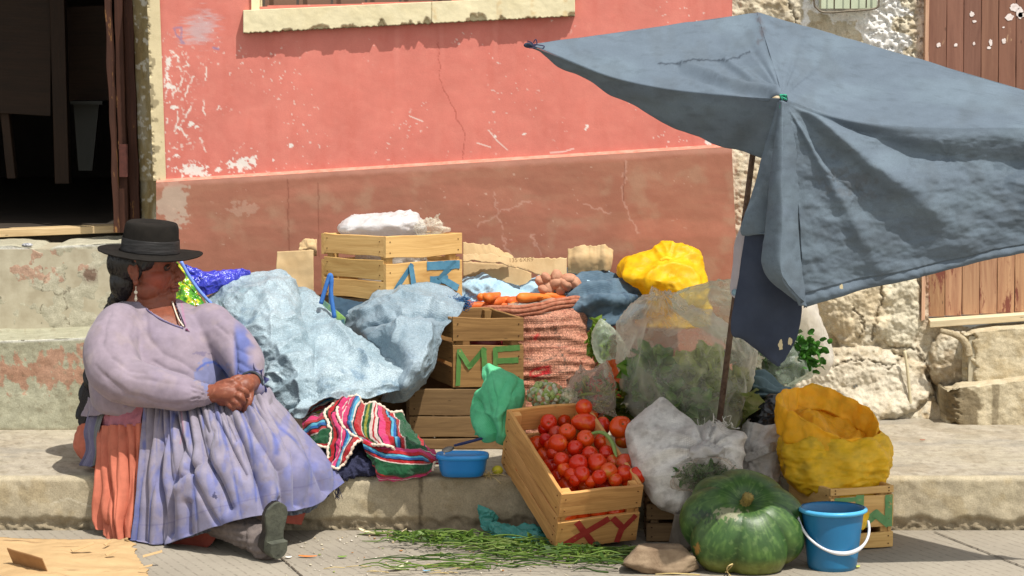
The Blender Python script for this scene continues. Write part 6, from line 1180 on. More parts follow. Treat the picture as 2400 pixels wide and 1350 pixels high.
inN = np.cross(tW, tL); inN /= np.linalg.norm(inN); inN = inN if inN[2] > 0 else -inN
pc = tO + (-tD) + inN * -.030
for k, (x, y, d, mi, el, h) in enumerate(toms):
    p = PPL(x, y, pc + inN * h, inN); R = d * mpp(p[1]) / 2 / .0285 * 1.13
    rot = (1.2 + .6 * r.randn(), .5 * r.randn(), r.rand() * 6) if el < 1.4 else (0, math.pi / 2 + .1, .1)
    if el < 1.4 and k not in (9,): rot = (r.choice([1.9, 1.0, 2.6]) + .3 * r.randn(), .6 * r.randn(), r.randn() * .6 + (0 if r.rand() < .5 else 3.0))
    if k == 9: rot = (1.35, .2, 0)
    put_tom(p, R, mi, el, rot, spec.get(k, 'ripe red plum tomato heaped in the tipped crate'), 'tomatoes in the tipped crate')
# lower layers, seen through the gaps of the crate end
for a in np.linspace(.16, .84, 4):
    for b in np.linspace(.09, .9, 7):
        for hh_, mi in ((.085, 0), (.045, 1)):
            p = tO + tW * a + tL * b + inN * hh_ + r.randn(3) * .003; put_tom(p, .98, mi, 1.0, tuple(r.rand(3) * 6), 'red tomato in the lower layers of the tipped crate', 'tomatoes in the tipped crate')
put_tom(P(1455, 1003, -.02), 1.15, 0, 1.0, (1, .3, 0), 'red tomato outside the crate, between its right rim and the white sack', 'tomatoes in the tipped crate')
put_tom(P(1462, 1030, -.02), .9, 2, 1.0, (1, .3, 2), 'small tomato wedged below the one right of the crate rim', 'tomatoes in the tipped crate')
bn = np.array([PPL(x, y, pc + inN * (.038), inN) for x, y in ((1387, 1016), (1405, 1013), (1422, 1020), (1436, 1040), (1442, 1062), (1445, 1070))]); o = MB().limb(bn, [.004, .005, .006, .006, .0045, .002], 8).build('green_bean', mat('bean_skin', (120, 146, 76), (134, 158, 90), 40, rough=.5), None, True); tag(o, 'curved green bean lying on the tomatoes', 'bean')
# ================================================================ greens and litter on the street
def stalks():
    r = np.random.RandomState(21); m = MB()
    g1 = [lin(c) for c in ((74, 104, 30), (98, 130, 44), (120, 150, 60), (60, 90, 26), (140, 160, 80))]
    for k in range(330):
        t = r.rand(); x = 950 + 560 * t + r.randn() * 30; y = 1252 + 62 * t + r.randn() * (9 + 5 * t)
        if r.rand() < .15: x = 950 + r.rand() * 260; y = 1300 + r.rand() * 36
        y = max(y, 1250 + 38 * sm(1180, 1290, x) * (x < 1500))
        p = PZ(x, max(y, 1249), .006 + .02 * r.rand()); an = .12 - .5 * t * .3 + r.randn() * .35 + (math.pi if r.rand() < .5 else 0); L = .05 + .12 * r.rand()
        d = np.array([math.cos(an), -math.sin(abs(an)) * .5 if r.rand() < .5 else math.sin(an) * .4, 0]) * L; b = r.randn(3) * .012
        q = cr1(np.array([p, p + d * .35 + b * [1, 1, 0] + [0, 0, .012 * r.rand()], p + d * .7 - b * [1, 1, 0] * .5 + [0, 0, .01 * r.rand()], p + d]), 9); q[:, 2] = np.maximum(q[:, 2], .002); m.tube(q, np.linspace(.0022, .0009, 9) * (.7 + .6 * r.rand()), 5, col=g1[r.randint(5)])
    # small leaves
    for k in range(380):
        t = r.rand(); x = 940 + 520 * t + r.randn() * 20; y = 1250 + 50 * t + r.randn() * 9; p = PZ(x, max(y, 1249), .008 + .025 * r.rand() * (1.5 if x < 1050 else 1)); s_ = .006 + .009 * r.rand(); A_ = r.randn(3); A_ /= np.linalg.norm(A_); B_ = np.cross(A_, r.randn(3)); B_ /= np.linalg.norm(B_)
        m.add([p - A_ * s_, p + B_ * s_ * .5, p + A_ * s_, p - B_ * s_ * .5], [(0, 1, 2, 3)], col=g1[r.randint(4)])
    o = m.build('herb_stalks', M_leaf, None, True, vc=True); tag(o, 'scattered green herb stalks and leaves along the foot of the kerb', 'herb stalks', kind='stuff')
stalks()
def litter():
    r = np.random.RandomState(31); m = MB(); cols = [lin(c) for c in ((222, 212, 196), (206, 196, 170), (180, 120, 60), (150, 160, 90), (214, 190, 150))]
    for k in range(230):
        x = 660 + r.rand() * 700; y = 1256 + r.rand() ** 1.3 * 94; p = PZ(x, y, .003); s_ = .0012 + .0028 * r.rand() ** 2; m.ell(p, (s_ * 1.4, s_, s_ * .5), frame((r.randn() * .2, r.randn() * .2, 1), r.randn(3)), 6, 4, cols[r.choice(5, p=[.45, .25, .08, .07, .15])])
    o = m.build('crumbs', M_veg, None, True, vc=True); tag(o, 'tiny pale crumbs and peelings scattered on the street', 'crumbs', kind='stuff')
    def chip(name, label, x, y, L, w_, an, c1, bend=.002, z=.004):
        p = PZ(x, y, z); d = np.array([math.cos(an), math.sin(an), 0]); s_ = np.array([-d[1], d[0], 0]); u, v = np.meshgrid(np.linspace(-1, 1, 7), np.linspace(-1, 1, 14)); wd = np.sqrt(np.clip(1 - v ** 2, 0, 1)) * (1 - .3 * v)
        G = p + (v * L / 2)[..., None] * d + (u * wd * w_ / 2)[..., None] * s_ + np.array([0, 0, 1]) * (bend * (v ** 2) + .3 * bend * u * u)[..., None]
        o = part(name, G.reshape(-1, 3), gridfaces(14, 7), mat(name + '_' + str(int(x)), c1, [min(255, q + 16) for q in c1], 60, rough=.6), None, True); solid(o, .0015); return tag(o, label, 'litter')
    chip('orange_peel', 'long orange peel on the street right of the shoe', 721, 1304, .05, .012, -.1, (206, 120, 50)); chip('paper_scrap', 'small white scrap beside the heel of the shoe', 676, 1306, .018, .012, .3, (222, 220, 214))
    chip('corn_husk', 'curled white husk piece on the street below the herb stalks', 932, 1334, .062, .022, .6, (216, 206, 182), .014); chip('corn_husk', 'dry cream husk against the foot of the kerb', 880, 1252, .10, .022, -.25, (206, 192, 156), .012); chip('corn_husk', 'thinner husk strip crossing the cream husk at the kerb', 925, 1256, .07, .012, .45, (196, 180, 140), .014)
    chip('brick_chip', 'tiny red-brown chip on the empty pavement at right', 2162, 1031, .016, .008, 0, (150, 80, 54), .001, .154); chip('leaf_scrap', 'small green leaf on the street left of the husk', 802, 1305, .024, .014, .2, (110, 140, 60)); chip('leaf_scrap', 'yellow-green scrap at the foot of the blue bucket', 2008, 1328, .02, .016, .5, (176, 180, 90)); chip('paper_scrap', 'blue and white scrap near the curled husk', 1000, 1338, .02, .01, .1, (120, 160, 190))
    m = MB()
    for pts in ([(1700, 1342, .006), (1712, 1330, .02), (1717, 1322, .04), (1706, 1328, .035), (1704, 1338, .01), (1712, 1350, .006)], [(1536, 1346, .012), (1580, 1344, .02), (1640, 1347, .006)]):
        q = cr1(np.array([PZ(x, y, z) for x, y, z in pts]), 24); m.tube(q, .0018, 5)
    for k in range(12): p = PZ(700 + r.rand() * 420, 1325 + r.rand() * 20, .003); an = r.randn() * .3; d = np.array([math.cos(an), math.sin(an) * .4, 0]) * (.03 + .05 * r.rand()); m.tube([p, p + d * .5 + [0, 0, .003], p + d], .001, 4)
    o = m.build('straw', bpy.data.materials['straw'] if 'straw' in bpy.data.materials else mat('straw', (184, 160, 104)), None, True); tag(o, 'pale straw strands on the street by the rock and pumpkin', 'straw', kind='stuff')
    tb = cloth('plastic_bag', [[(1120, 1182, -.02), (1140, 1190, -.03), (1160, 1205, -.03), (1166, 1215, -.03)], [(1124, 1215, -.03), (1145, 1220, -.045), (1160, 1228, -.04), (1168, 1235, -.04)], [(1130, 1240, -.07), (1160, 1238, -.10), (1205, 1238, -.12), (1250, 1230, -.10)], [(1150, 1256, -.10), (1190, 1258, -.16), (1235, 1258, -.18), (1292, 1245, -.14)], [(1180, 1268, -.13), (1210, 1284, -.21), (1240, 1286, -.22), (1292, 1272, -.17)]], 70, 70, M_teal, crumple(.014, 14, .007, 30, 111), th=.0006); tag(tb, 'crumpled teal plastic bag against the kerb left of the tomato crate', 'bag')
litter()
# ================================================================ parasol
um = thing('parasol', P(1687, 1000, -.05) * [1, 1, 0] + [0, 0, .15], 'low square parasol of faded grey-blue cloth on a rusty pole over the stall', 'parasol')
def ucol(u, v, G):
    PX, PY = proj(G); c = np.broadcast_to(lin((112, 125, 138)), G.shape).copy(); c = lay(c, sm(-.2, .6, fn(PX, PY, 120, 5, 3, .6, 1.6)) * .5, (124, 140, 152)); c = lay(c, sm(.1, .6, fn(PX, PY, 60, 5, 8)) * .35, (102, 111, 119)); c = lay(c, sm(.35, .6, fn(PX, PY, 16, 4, 14, .5, 1.5)) * .25, (90, 99, 107))
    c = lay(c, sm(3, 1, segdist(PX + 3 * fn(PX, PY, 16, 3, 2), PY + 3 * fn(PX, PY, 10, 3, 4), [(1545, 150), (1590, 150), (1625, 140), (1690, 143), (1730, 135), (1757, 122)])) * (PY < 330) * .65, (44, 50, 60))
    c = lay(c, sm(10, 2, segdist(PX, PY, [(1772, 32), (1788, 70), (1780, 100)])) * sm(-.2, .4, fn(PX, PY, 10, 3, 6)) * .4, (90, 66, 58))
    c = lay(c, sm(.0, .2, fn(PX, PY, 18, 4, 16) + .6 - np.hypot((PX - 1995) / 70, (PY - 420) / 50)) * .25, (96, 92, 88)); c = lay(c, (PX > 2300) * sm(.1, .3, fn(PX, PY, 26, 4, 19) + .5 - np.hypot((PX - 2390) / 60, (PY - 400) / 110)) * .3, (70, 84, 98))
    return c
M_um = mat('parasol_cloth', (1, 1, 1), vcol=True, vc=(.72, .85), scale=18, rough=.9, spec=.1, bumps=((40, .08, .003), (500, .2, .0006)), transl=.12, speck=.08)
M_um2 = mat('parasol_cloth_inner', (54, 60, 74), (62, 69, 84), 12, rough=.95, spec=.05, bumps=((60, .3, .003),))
YL, YF, YR, YB, YT = -.47, -.85, -.80, .42, -.24
Tp = P(1775, 30, YT); Bp = P(1860, 150, YB)
bnL = [(1240, 106), (1320, 138), (1430, 180), (1540, 205), (1650, 219), (1750, 227), (1835, 231)]
bnR = [(1835, 231), (1900, 258), (1990, 282), (2100, 296), (2250, 302), (2400, 302), (2766, 318)]
def edge(b, Ya, Yb): 
    k = len(b); return np.array([P(x, y, Ya + (Yb - Ya) * i / (k - 1)) for i, (x, y) in enumerate(b)])
EL = edge(bnL, YL, YF); ER = edge(bnR, YF, YR); Lp, Fp, Rp = EL[0], EL[-1], ER[-1]
def panel(E, sag, seed, pl):
    n, k = 70, 130; E2 = cr1(E, k); s_ = np.linspace(0, 1, n)[:, None, None]; G = Tp * (1 - s_) + E2[None] * s_
    u, v = np.meshgrid(np.linspace(0, 1, n), np.linspace(0, 1, k), indexing='ij')
    G[..., 2] -= sag * np.sin(u * math.pi) * np.sin(v * math.pi) 
    PX, PY = proj(G); dx, dy = PX - 1835, PY - 231; rr = np.hypot(dx, dy) + 1e-6
    q = pn(v3(dx / rr * 5, dy / rr * 5, seed), 4); G[..., 2] += .007 * (1 - 2.6 * np.abs(q)) * np.exp(-rr / 90) * sm(6, 40, rr) * (u < .995)
    q2 = np.hypot(PX - 1240, PY - 106) + 1e-6; q = pn(v3((PX - 1240) / q2 * 6, (PY - 106) / q2 * 9, seed + 3), 6); G[..., 2] += .006 * q * np.exp(-q2 / 90) * sm(3, 20, q2)
    if pl: # the folds below the tear
        for (ax, ay, bx, by, a) in ((1600, 150, 1820, 224, .012), (1700, 145, 1830, 224, .012), (1590, 165, 1800, 228, -.010)):
            d = segdist(PX, PY, [(ax, ay), ((ax + bx) / 2, (ay + by) / 2 + 10), (bx, by)]); G[..., 2] += a * np.exp(-(d / 7) ** 2)
    G[..., 2] += .004 * fbm(G * 5, 3, seed) * sm(1, .9, u)
    return G
G1 = panel(EL, .012, 2, True); G2 = panel(ER, .020, 4, False)
EB1 = np.array([Rp * (1 - t) + Bp * t - np.array([0, 0, .03 * math.sin(t * 3.14)]) for t in np.linspace(0, 1, 5)]); EB2 = np.array([Bp * (1 - t) + Lp * t - np.array([0, 0, .03 * math.sin(t * 3.14)]) for t in np.linspace(0, 1, 5)])
def plain(E, seed):
    n, k = 40, 60; E2 = cr1(E, k); s_ = np.linspace(0, 1, n)[:, None, None]; return Tp * (1 - s_) + E2[None] * s_
G3 = plain(EB1, 1); G4 = plain(EB2, 2)
m = MB(); cc = []
for G in (G1, G2, G3, G4):
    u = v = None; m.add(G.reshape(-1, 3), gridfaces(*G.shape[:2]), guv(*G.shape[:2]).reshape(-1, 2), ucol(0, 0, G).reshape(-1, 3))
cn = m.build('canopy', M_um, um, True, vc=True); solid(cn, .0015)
def um_sheet(name, rows, nu, nv, wr, mt=None, cf=ucol): return cloth(name, rows, nu, nv, mt or M_um, wr, um, .0015, colf=cf if mt is None else None)
def valrow(b, f, Ya, Yb): return [(x, y, Ya + (Yb - Ya) * i / (len(b) - 1)) for i, (x, y) in enumerate(b)]
hemL = [(1243, 112), (1322, 160), (1420, 212), (1525, 270), (1630, 318), (1715, 350), (1800, 372)]
midL = [((a[0] + b[0]) / 2, (a[1] + b[1]) / 2) for a, b in zip(bnL, hemL)]
um_sheet('valance', [valrow(bnL, 0, YL, YF), valrow(midL, 0, YL + .02, YF + .05), valrow(hemL, 0, YL + .05, YF + .12)], 50, 140, lambda u, v, G: .004 * np.sin(v * 30 + u * 4) * u + .006 * fbm(G * 8, 3, 3) * sm(0, .3, u))
hemR = [(1884, 722), (1950, 700), (2025, 680), (2110, 660), (2250, 625), (2400, 592), (2790, 520)]
def mixr(f, dx=0): return [(a[0] * (1 - f) + b[0] * f + dx * (1 - i / 6), a[1] * (1 - f) + b[1] * f) for i, (a, b) in enumerate(zip(bnR, hemR))]
def wrR(u, v, G):
    PX, PY = proj(G); dx, dy = PX - 1835, PY - 231; rr = np.hypot(dx, dy) + 1e-6; an = np.arctan2(dy, dx)
    f = .040 * np.exp(-((an - .62) / .10) ** 2) * sm(20, 120, rr) * sm(700, 250, rr) - .020 * np.exp(-((an - .36) / .07) ** 2) * sm(20, 90, rr) * sm(520, 200, rr) + .012 * np.exp(-((an - 1.05) / .06) ** 2) * sm(20, 100, rr) * sm(560, 300, rr)
    band = .030 * np.exp(-((PY - 345 - (PX - 1900) * .08) / 34) ** 2) * sm(1880, 2080, PX)
    dim = 0
    for (x, y, s_) in ((2230, 370, 1), (2170, 660, 1.1), (1960, 420, .6), (2010, 450, .6)):
        q = np.hypot(PX - x, PY - y) + 1e-6; dim = dim + s_ * (-.006 * np.exp(-(q / 14) ** 2) + .008 * pn(v3((PX - x) / q * 3, (PY - y) / q * 3, x), 5) * np.exp(-q / 40))
    hem = .004 * np.sin((1 - u) * 60) * (u > .93)
    return (f * 1 - band * .8) * sm(0, .10, u) + dim + .006 * fbm(v3(PX / 90, PY / 60, 1), 4, 5) * sm(0, .2, u) + .010 * fbm(v3(PX / 220, PY / 160, 1), 2, 15) * u + .0012 * (1 - 2 * np.abs(pn(v3(PX / 50, PY / 26, 3), 9))) * sm(.2, .5, u) + hem
um_sheet('valance', [valrow(bnR, 0, YF, YR), valrow(mixr(.12, 10), 0, YF - .01, YR - .01), valrow(mixr(.4, 12), 0, YF, YR), valrow(mixr(.75, 6), 0, YF + .02, YR + .02), valrow(hemR, 0, YF + .04, YR + .03)], 190, 260, wrR)
def wfold(a, f): return lambda u, v, G: a * np.sin(v * f + u * 1.5) * sm(0, .25, u) + .003 * fbm(G * 14, 3, 3)
um_sheet('corner_fold', [[(1826, 236, -0.880), (1834, 236, -0.890), (1844, 240, -0.880)], [(1818, 330, -0.870), (1836, 330, -0.905), (1858, 330, -0.860)], [(1806, 430, -0.850), (1834, 430, -0.910), (1866, 430, -0.840)], [(1800, 540, -0.840), (1836, 540, -0.910), (1872, 540, -0.820)], [(1797, 632, -0.830), (1834, 650, -0.910), (1878, 660, -0.810)], [(1870, 700, -0.830), (1878, 712, -0.840), (1886, 722, -0.810)]], 130, 60, wfold(.008, 7))
um_sheet('corner_flap', [[(1824, 240, -0.850), (1830, 240, -0.860), (1838, 242, -0.850)], [(1798, 330, -0.810), (1820, 330, -0.830), (1838, 330, -0.830)], [(1772, 430, -0.780), (1805, 430, -0.810), (1834, 430, -0.810)], [(1740, 535, -0.750), (1785, 540, -0.790), (1835, 540, -0.790)], [(1752, 548, -0.750), (1790, 552, -0.785), (1838, 550, -0.785)]], 90, 60, wfold(.006, 6))
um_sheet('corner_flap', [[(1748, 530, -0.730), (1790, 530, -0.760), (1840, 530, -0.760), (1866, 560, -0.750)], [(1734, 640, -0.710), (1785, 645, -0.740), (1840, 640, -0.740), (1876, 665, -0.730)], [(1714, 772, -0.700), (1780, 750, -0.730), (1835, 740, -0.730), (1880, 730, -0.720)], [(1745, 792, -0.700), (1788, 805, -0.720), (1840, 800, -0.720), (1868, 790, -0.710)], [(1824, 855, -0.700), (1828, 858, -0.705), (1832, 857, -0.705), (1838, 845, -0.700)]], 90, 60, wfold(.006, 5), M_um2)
# holes edge patches: pale torn bits
for (x, y, w_, h_, sd) in ((1829, 808, 6, 12, 1), (1852, 800, 5, 9, 2), (1972, 672, 4, 6, 3)):
    m = MB(); th = np.linspace(0, 6.283, 16, endpoint=False); rr = 1 + .5 * pn(v3(np.cos(th) * 2 + sd * 3, np.sin(th) * 2, 0), 3); yq = -.75 if x < 1900 else -.89
    m.add(P(x + w_ * rr * np.cos(th), y + h_ * rr * np.sin(th), yq), [tuple(range(16))])
    m.build('patch', mat('pale_patch', (190, 176, 140)), um)
# tied corner, string, frame
M_rust = mat('rusty_pole', (84, 66, 56), (116, 96, 82), 60, rough=.75, metal=.2, bumps=((140, .5, .002),), c3=(60, 40, 32), s3=20, t3=.6)
pb = P(1684, 1005, -.06); tp_ = P(1803, 46, YT); tt_ = (tp_ - pb); MB().tube([pb, pb + tt_ * .5, tp_ + [0, 0, -.01]], [.0085, .0080, .0075], 12).build('pole', M_rust, um, True)
hub = pb + tt_ * .80
for q in (Lp, Fp, Rp, Bp):
    MB().tube([Tp + (q - Tp) * .03 - [0, 0, .03], (Tp + q) / 2 - [0, 0, .03], q - [0, 0, .004]], .004, 8).build('rib', M_rust, um, True)
    MB().tube([hub, Tp + (q - Tp) * .45 - [0, 0, .035]], .0035, 8).build('strut', M_rust, um, True)
M_grs = mat('green_string', (40, 140, 110), (60, 160, 130), 80); r = np.random.RandomState(2)
th = np.linspace(0, 14, 60); q = P(1836, 228, YF - .03); s_ = np.stack([q[0] + .008 * np.cos(th) + .001 * th * 0, q[1] + .008 * np.sin(th), q[2] + .006 * np.sin(th * .7)], -1); MB().tube(s_, .0016, 6).build('string', M_grs, um, True)
MB().tube(cr1(np.array([q, q + [-.006, -.006, -.012], q + [-.008, -.006, -.026], q + [-.002, -.006, -.036]]), 12), .0015, 6).build('string', M_grs, um, True)
mm = MB().ell(P(1837, 232, YF - .012), (.010, .012, .012)); mm.build('tied_corner', M_um2, um, True)
mm = MB(); a = P(1240, 106, YL - .01)
mm.ell(a + [-.002, 0, 0], (.012, .009, .007)); mm.build('tied_corner', M_um2, um, True)
ks = mat('dark_string', (40, 36, 60), (56, 50, 84), 60)
for pts in ([(1250, 100), (1256, 92), (1258, 104), (1248, 108)], [(1236, 96), (1246, 100), (1254, 112), (1240, 112)], [(1252, 104), (1275, 108), (1270, 116)]): MB().tube(cr1(np.array([P(x, y, YL - .022) for x, y in pts]), 12), .0016, 6).build('string', ks, um, True)
# plastic sleeve hanging by the pole
sl_ = thing('plastic_bottle', P(1722, 690, -.09), 'flattened white plastic sleeve with round blue cap hanging beside the parasol pole', 'bottle')
cloth('sleeve', [[(1735, 532, -.22), (1750, 535, -.22), (1764, 548, -.22)], [(1722, 570, -.22), (1742, 575, -.235), (1760, 580, -.22)], [(1718, 620, -.22), (1736, 625, -.235), (1755, 630, -.22)], [(1712, 670, -.22), (1726, 675, -.235), (1744, 672, -.22)], [(1714, 690, -.22), (1722, 698, -.23), (1734, 692, -.22)]], 60, 30, mat('white_sleeve', (196, 188, 192), (206, 200, 204), 20, rough=.5, transl=.3), None, sl_, th=.003)
MB().lathe(P(1722, 685, -.245), [(0, .004), (.006, .004), (.0075, .002), (.0085, .004), (.009, 0), (.0, -.001)], 24, frame((0, -1, .1))).build('cap', mat('pale_blue_cap', (140, 170, 186), rough=.4), sl_, True)
# ================================================================ the seated woman
def loft(mb, rows, nr=64, nv=60, exp=2.2, inset=0):
    A = cr1(np.array(rows, float), nv); t = np.linspace(0, 2 * math.pi, nr, endpoint=False); c_, s_ = np.cos(t), np.sin(t)
    cx = np.sign(c_) * np.abs(c_) ** (2 / exp); sy = np.sign(s_) * np.abs(s_) ** (2 / exp)
    cen = P((A[:, 1] + A[:, 2]) / 2, A[:, 0], A[:, 3]); rx = (A[:, 2] - A[:, 1]) / 2 * mpp(A[:, 3]) - inset
    G = np.stack([cen[:, 0:1] + rx[:, None] * cx, cen[:, 1:2] + (A[:, 4:5] - inset) * sy, cen[:, 2:3] + 0 * cx], -1); V = G.reshape(-1, 3)
    mb.add(V, [tuple(f) for f in gridfaces(nv, nr, True)] + [tuple(range(nr))[::-1], tuple((nv - 1) * nr + q for q in range(nr))])
def front(V, Fc):
    N = vnormals(V, Fc); c = V.mean(0)
    if ((V - c) * N).sum() < 0: N = -N
    return N
def inpoly(PX, PY, poly):
    c = np.zeros(PX.shape, bool); n = len(poly)
    for i in range(n):
        (x0, y0), (x1, y1) = poly[i], poly[(i + 1) % n]
        h = ((y0 > PY) != (y1 > PY)) & (PX < (x1 - x0) * (PY - y0) / (y1 - y0 + 1e-9) + x0); c ^= h
    return c
def woman():
    hf = np.array([.974, -.225, .0]); hr = np.array([-.225, -.974, 0]); hu = np.array([.04, .0, 1.0]); RH = np.stack([hf, hr, hu / np.linalg.norm(hu)])
    HC = P(344, 624, .20); S = .95
    L = lambda f, r, u: HC + np.array([f, r, u]) * S @ RH
    def he(m, c, r, R=None, **k): m.ell(L(*c), np.array(r) * S, RH if R is None else R @ RH, **k)
    b = MB()
    # head
    he(b, (-.008, 0, .035), (.094, .076, .088)); he(b, (.028, 0, -.030), (.060, .064, .072)); he(b, (.030, 0, .02), (.062, .066, .06))
    for q in (-1, 1):
        he(b, (.040, .036 * q, -.034), (.038, .030, .036)); he(b, (.020, .045 * q, -.066), (.040, .026, .030)); he(b, (.078, .030 * q, .024), (.016, .026, .009)); he(b, (.103, .0125 * q, -.036), (.011, .009, .009))
        R = frame((0, 0, 1), (1, 0, 0)); a = .25; E = np.array([[math.cos(a), 0, math.sin(a)], [0, 1, 0], [-math.sin(a), 0, math.cos(a)]])
        he(b, (-.012, .074 * q, -.012), (.016, .008, .027), E); he(b, (-.017, .080 * q, -.006), (.013, .006, .020), E); he(b, (-.004, .077 * q, -.040), (.009, .007, .011), E)
    he(b, (.088, 0, -.030), (.018, .017, .018)); he(b, (.070, 0, -.088), (.024, .028, .020)); he(b, (.030, 0, -.098), (.056, .058, .032)); he(b, (.052, 0, -.110), (.040, .044, .020))
    b.limb([L(.080, 0, .018), L(.096, 0, -.008), L(.110, 0, -.028)], np.array([.009, .010, .0125]) * S, 14)
    he(b, (.090, 0, -.0585), (.015, .023, .0065)); he(b, (.088, 0, -.0690), (.015, .020, .0070)); he(b, (.083, 0, -.045), (.016, .026, .014))
    # neck and trunk
    b.limb([P(338, 665, .22), P(348, 700, .22), P(356, 730, .21)], [.060, .068, .082], 24)
    tr = [(712, 290, 432, .21, .08), (732, 256, 470, .20, .11), (765, 235, 508, .19, .13), (810, 224, 530, .18, .15), (860, 218, 542, .17, .17), (910, 222, 548, .16, .18), (960, 232, 560, .15, .18), (1010, 235, 580, .15, .17), (1050, 245, 570, .15, .15)]
    loft(b, tr, inset=.010)
    # legs: thighs under the skirt, right shin stretched out along the ground
    kn = np.array([P(470, 1130, -.12), P(560, 1120, -.20)])
    an = P(604, 1265, -.36)
    b.limb([P(340, 1020, .12), P(420, 1080, -.02), P(470, 1150, -.15)], [.09, .085, .065]); b.limb([P(470, 1150, -.15), P(530, 1215, -.26), an], [.062, .050, .034])
    b.limb([P(480, 1020, .10), P(560, 1060, -.06), P(620, 1110, -.14)], [.09, .08, .062]); b.limb([P(620, 1110, -.14), P(600, 1180, -.14), P(560, 1228, -.16)], [.055, .045, .034]); b.limb([P(560, 1228, -.16), P(520, 1236, -.22)], [.034, .026])
    b.limb([an, P(622, 1290, -.385)], [.034, .030])
    # arms
    RA = [P(268, 785, .08), P(268, 850, .0), P(300, 893, -.06), P(390, 915, -.11), P(478, 924, -.125)]; b.limb(RA, [.06, .052, .048, .040, .027])
    LA = [P(498, 770, .16), P(548, 820, .09), P(582, 865, .03), P(592, 898, -.03)]; b.limb(LA, [.055, .048, .042, .026])
    # right hand lying over the left
    h = lambda x, y, Y: P(x, y, Y)
    b.limb([h(476, 924, -.125), h(500, 922, -.132), h(525, 921, -.138), h(545, 922, -.140)], [.027, .025, .028, .026]); b.limb([h(520, 938, -.130), h(536, 940, -.135)], [.016, .015]); b.limb([h(515, 908, -.130), h(552, 905, -.136)], [.017, .016])
    fr = [.0098, .0092, .0084, .0076]
    b.limb([h(530, 942, -.142), h(541, 951, -.152), h(549, 959, -.150), h(551, 964, -.140)], fr); b.limb([h(540, 934, -.148), h(553, 942, -.160), h(560, 951, -.157), h(561, 958, -.145)], fr)
    b.limb([h(549, 922, -.150), h(562, 928, -.163), h(569, 937, -.160), h(569, 945, -.148)], fr); b.limb([h(554, 909, -.146), h(567, 912, -.158), h(577, 919, -.155), h(579, 927, -.145)], fr)
    b.limb([h(512, 904, -.128), h(530, 896, -.135), h(545, 893, -.138)], [.012, .0105, .009])
    # left hand below
    b.limb([h(592, 898, -.03), h(584, 898, -.075), h(574, 903, -.105), h(566, 912, -.115)], [.026, .025, .028, .026]); b.limb([h(588, 912, -.10), h(586, 935, -.125), h(580, 952, -.130), h(573, 965, -.126)], fr)
    b.limb([h(578, 918, -.11), h(576, 940, -.128), h(570, 954, -.128), h(563, 960, -.12)], fr); b.limb([h(566, 920, -.11), h(566, 938, -.122), h(558, 950, -.12), h(550, 952, -.115)], fr); b.limb([h(560, 920, -.11), h(554, 938, -.118), h(546, 944, -.118), h(540, 946, -.112)], fr); b.limb([h(578, 892, -.09), h(560, 886, -.115), h(545, 890, -.122)], [.012, .0105, .009])
    V, Fc = remesh(b, .0026, 3); lz = ((V - HC) / S) @ np.linalg.inv(RH); rr_ = np.maximum(np.hypot(lz[:, 0] - .008, lz[:, 1]), 1e-6); up_ = sm(.040, .052, lz[:, 2]); k_ = 1 - up_ * (1 - np.minimum(1, .066 / rr_)); V = HC + S * (np.stack([.008 + (lz[:, 0] - .008) * k_, lz[:, 1] * k_, lz[:, 2]], -1) @ RH); N = front(V, Fc); PX, PY = proj(V)
    # hollow eye sockets, mouth line, nostril
    lc = ((V - HC) / S) @ np.linalg.inv(RH)
    for q in (-1, 1):
        d = ((lc[:, 0] - .086) / .022) ** 2 + ((lc[:, 1] - .030 * q) / .019) ** 2 + ((lc[:, 2] - .002) / .011) ** 2; V = V - N * (.0075 * np.exp(-d))[:, None]
    inh = (lc[:, 0] > .05)
    V = V - N * (.0028 * np.exp(-((lc[:, 2] + .0637) / .0022) ** 2) * np.exp(-(lc[:, 1] / .024) ** 4) * inh)[:, None]
    for q in (-1, 1): V = V - N * (.003 * np.exp(-((lc[:, 1] - .026 * q - (lc[:, 2] + .045) * -.35 * q) / .003) ** 2) * sm(-.075, -.055, lc[:, 2]) * sm(-.028, -.040, lc[:, 2]) * inh)[:, None]
    V = V + N * (.0004 * fbm(V * 60, 3, 3))[:, None]
    for q in (-1, 1):   # ear hollow
        d = ((lc[:, 0] + .012) / .010) ** 2 + ((lc[:, 2] + .008) / .018) ** 2; V = V - N * (.004 * np.exp(-d) * (np.abs(lc[:, 1]) > .076))[:, None]
    col = np.broadcast_to(lin((138, 78, 58)), V.shape).copy(); col = lay(col, sm(-.2, .6, fbm(V * 30, 4, 3)) * .3, (148, 88, 62))
    chk = np.exp(-(((lc[:, 0] - .055) / .035) ** 2 + ((lc[:, 2] + .032) / .03) ** 2)) * (np.abs(lc[:, 1]) > .02) * (np.abs(lc[:, 2]) < .2); col = lay(col, chk * .65, (176, 78, 58))
    lip = np.exp(-((lc[:, 2] + .0637) / .0095) ** 4) * np.exp(-(lc[:, 1] / .024) ** 4) * (lc[:, 0] > .075); col = lay(col, lip * .55, (148, 70, 58)); col = lay(col, np.exp(-((lc[:, 2] + .0637) / .0018) ** 2) * np.exp(-(lc[:, 1] / .024) ** 4) * (lc[:, 0] > .07) * .7, (70, 34, 28))
    for q in (-1, 1):
        br = np.exp(-((lc[:, 2] - .0215 + ((lc[:, 1] * q - .028) * 4) ** 2 * .05) / .0032) ** 2) * sm(.010, .014, lc[:, 1] * q) * sm(.052, .042, lc[:, 1] * q) * (lc[:, 0] > .05); col = lay(col, br * .8, (34, 22, 18))
        col = lay(col, np.exp(-(((lc[:, 1] - .0125 * q) / .005) ** 2 + ((lc[:, 2] + .043) / .003) ** 2)) * (lc[:, 0] > .09) * .8, (50, 22, 18))
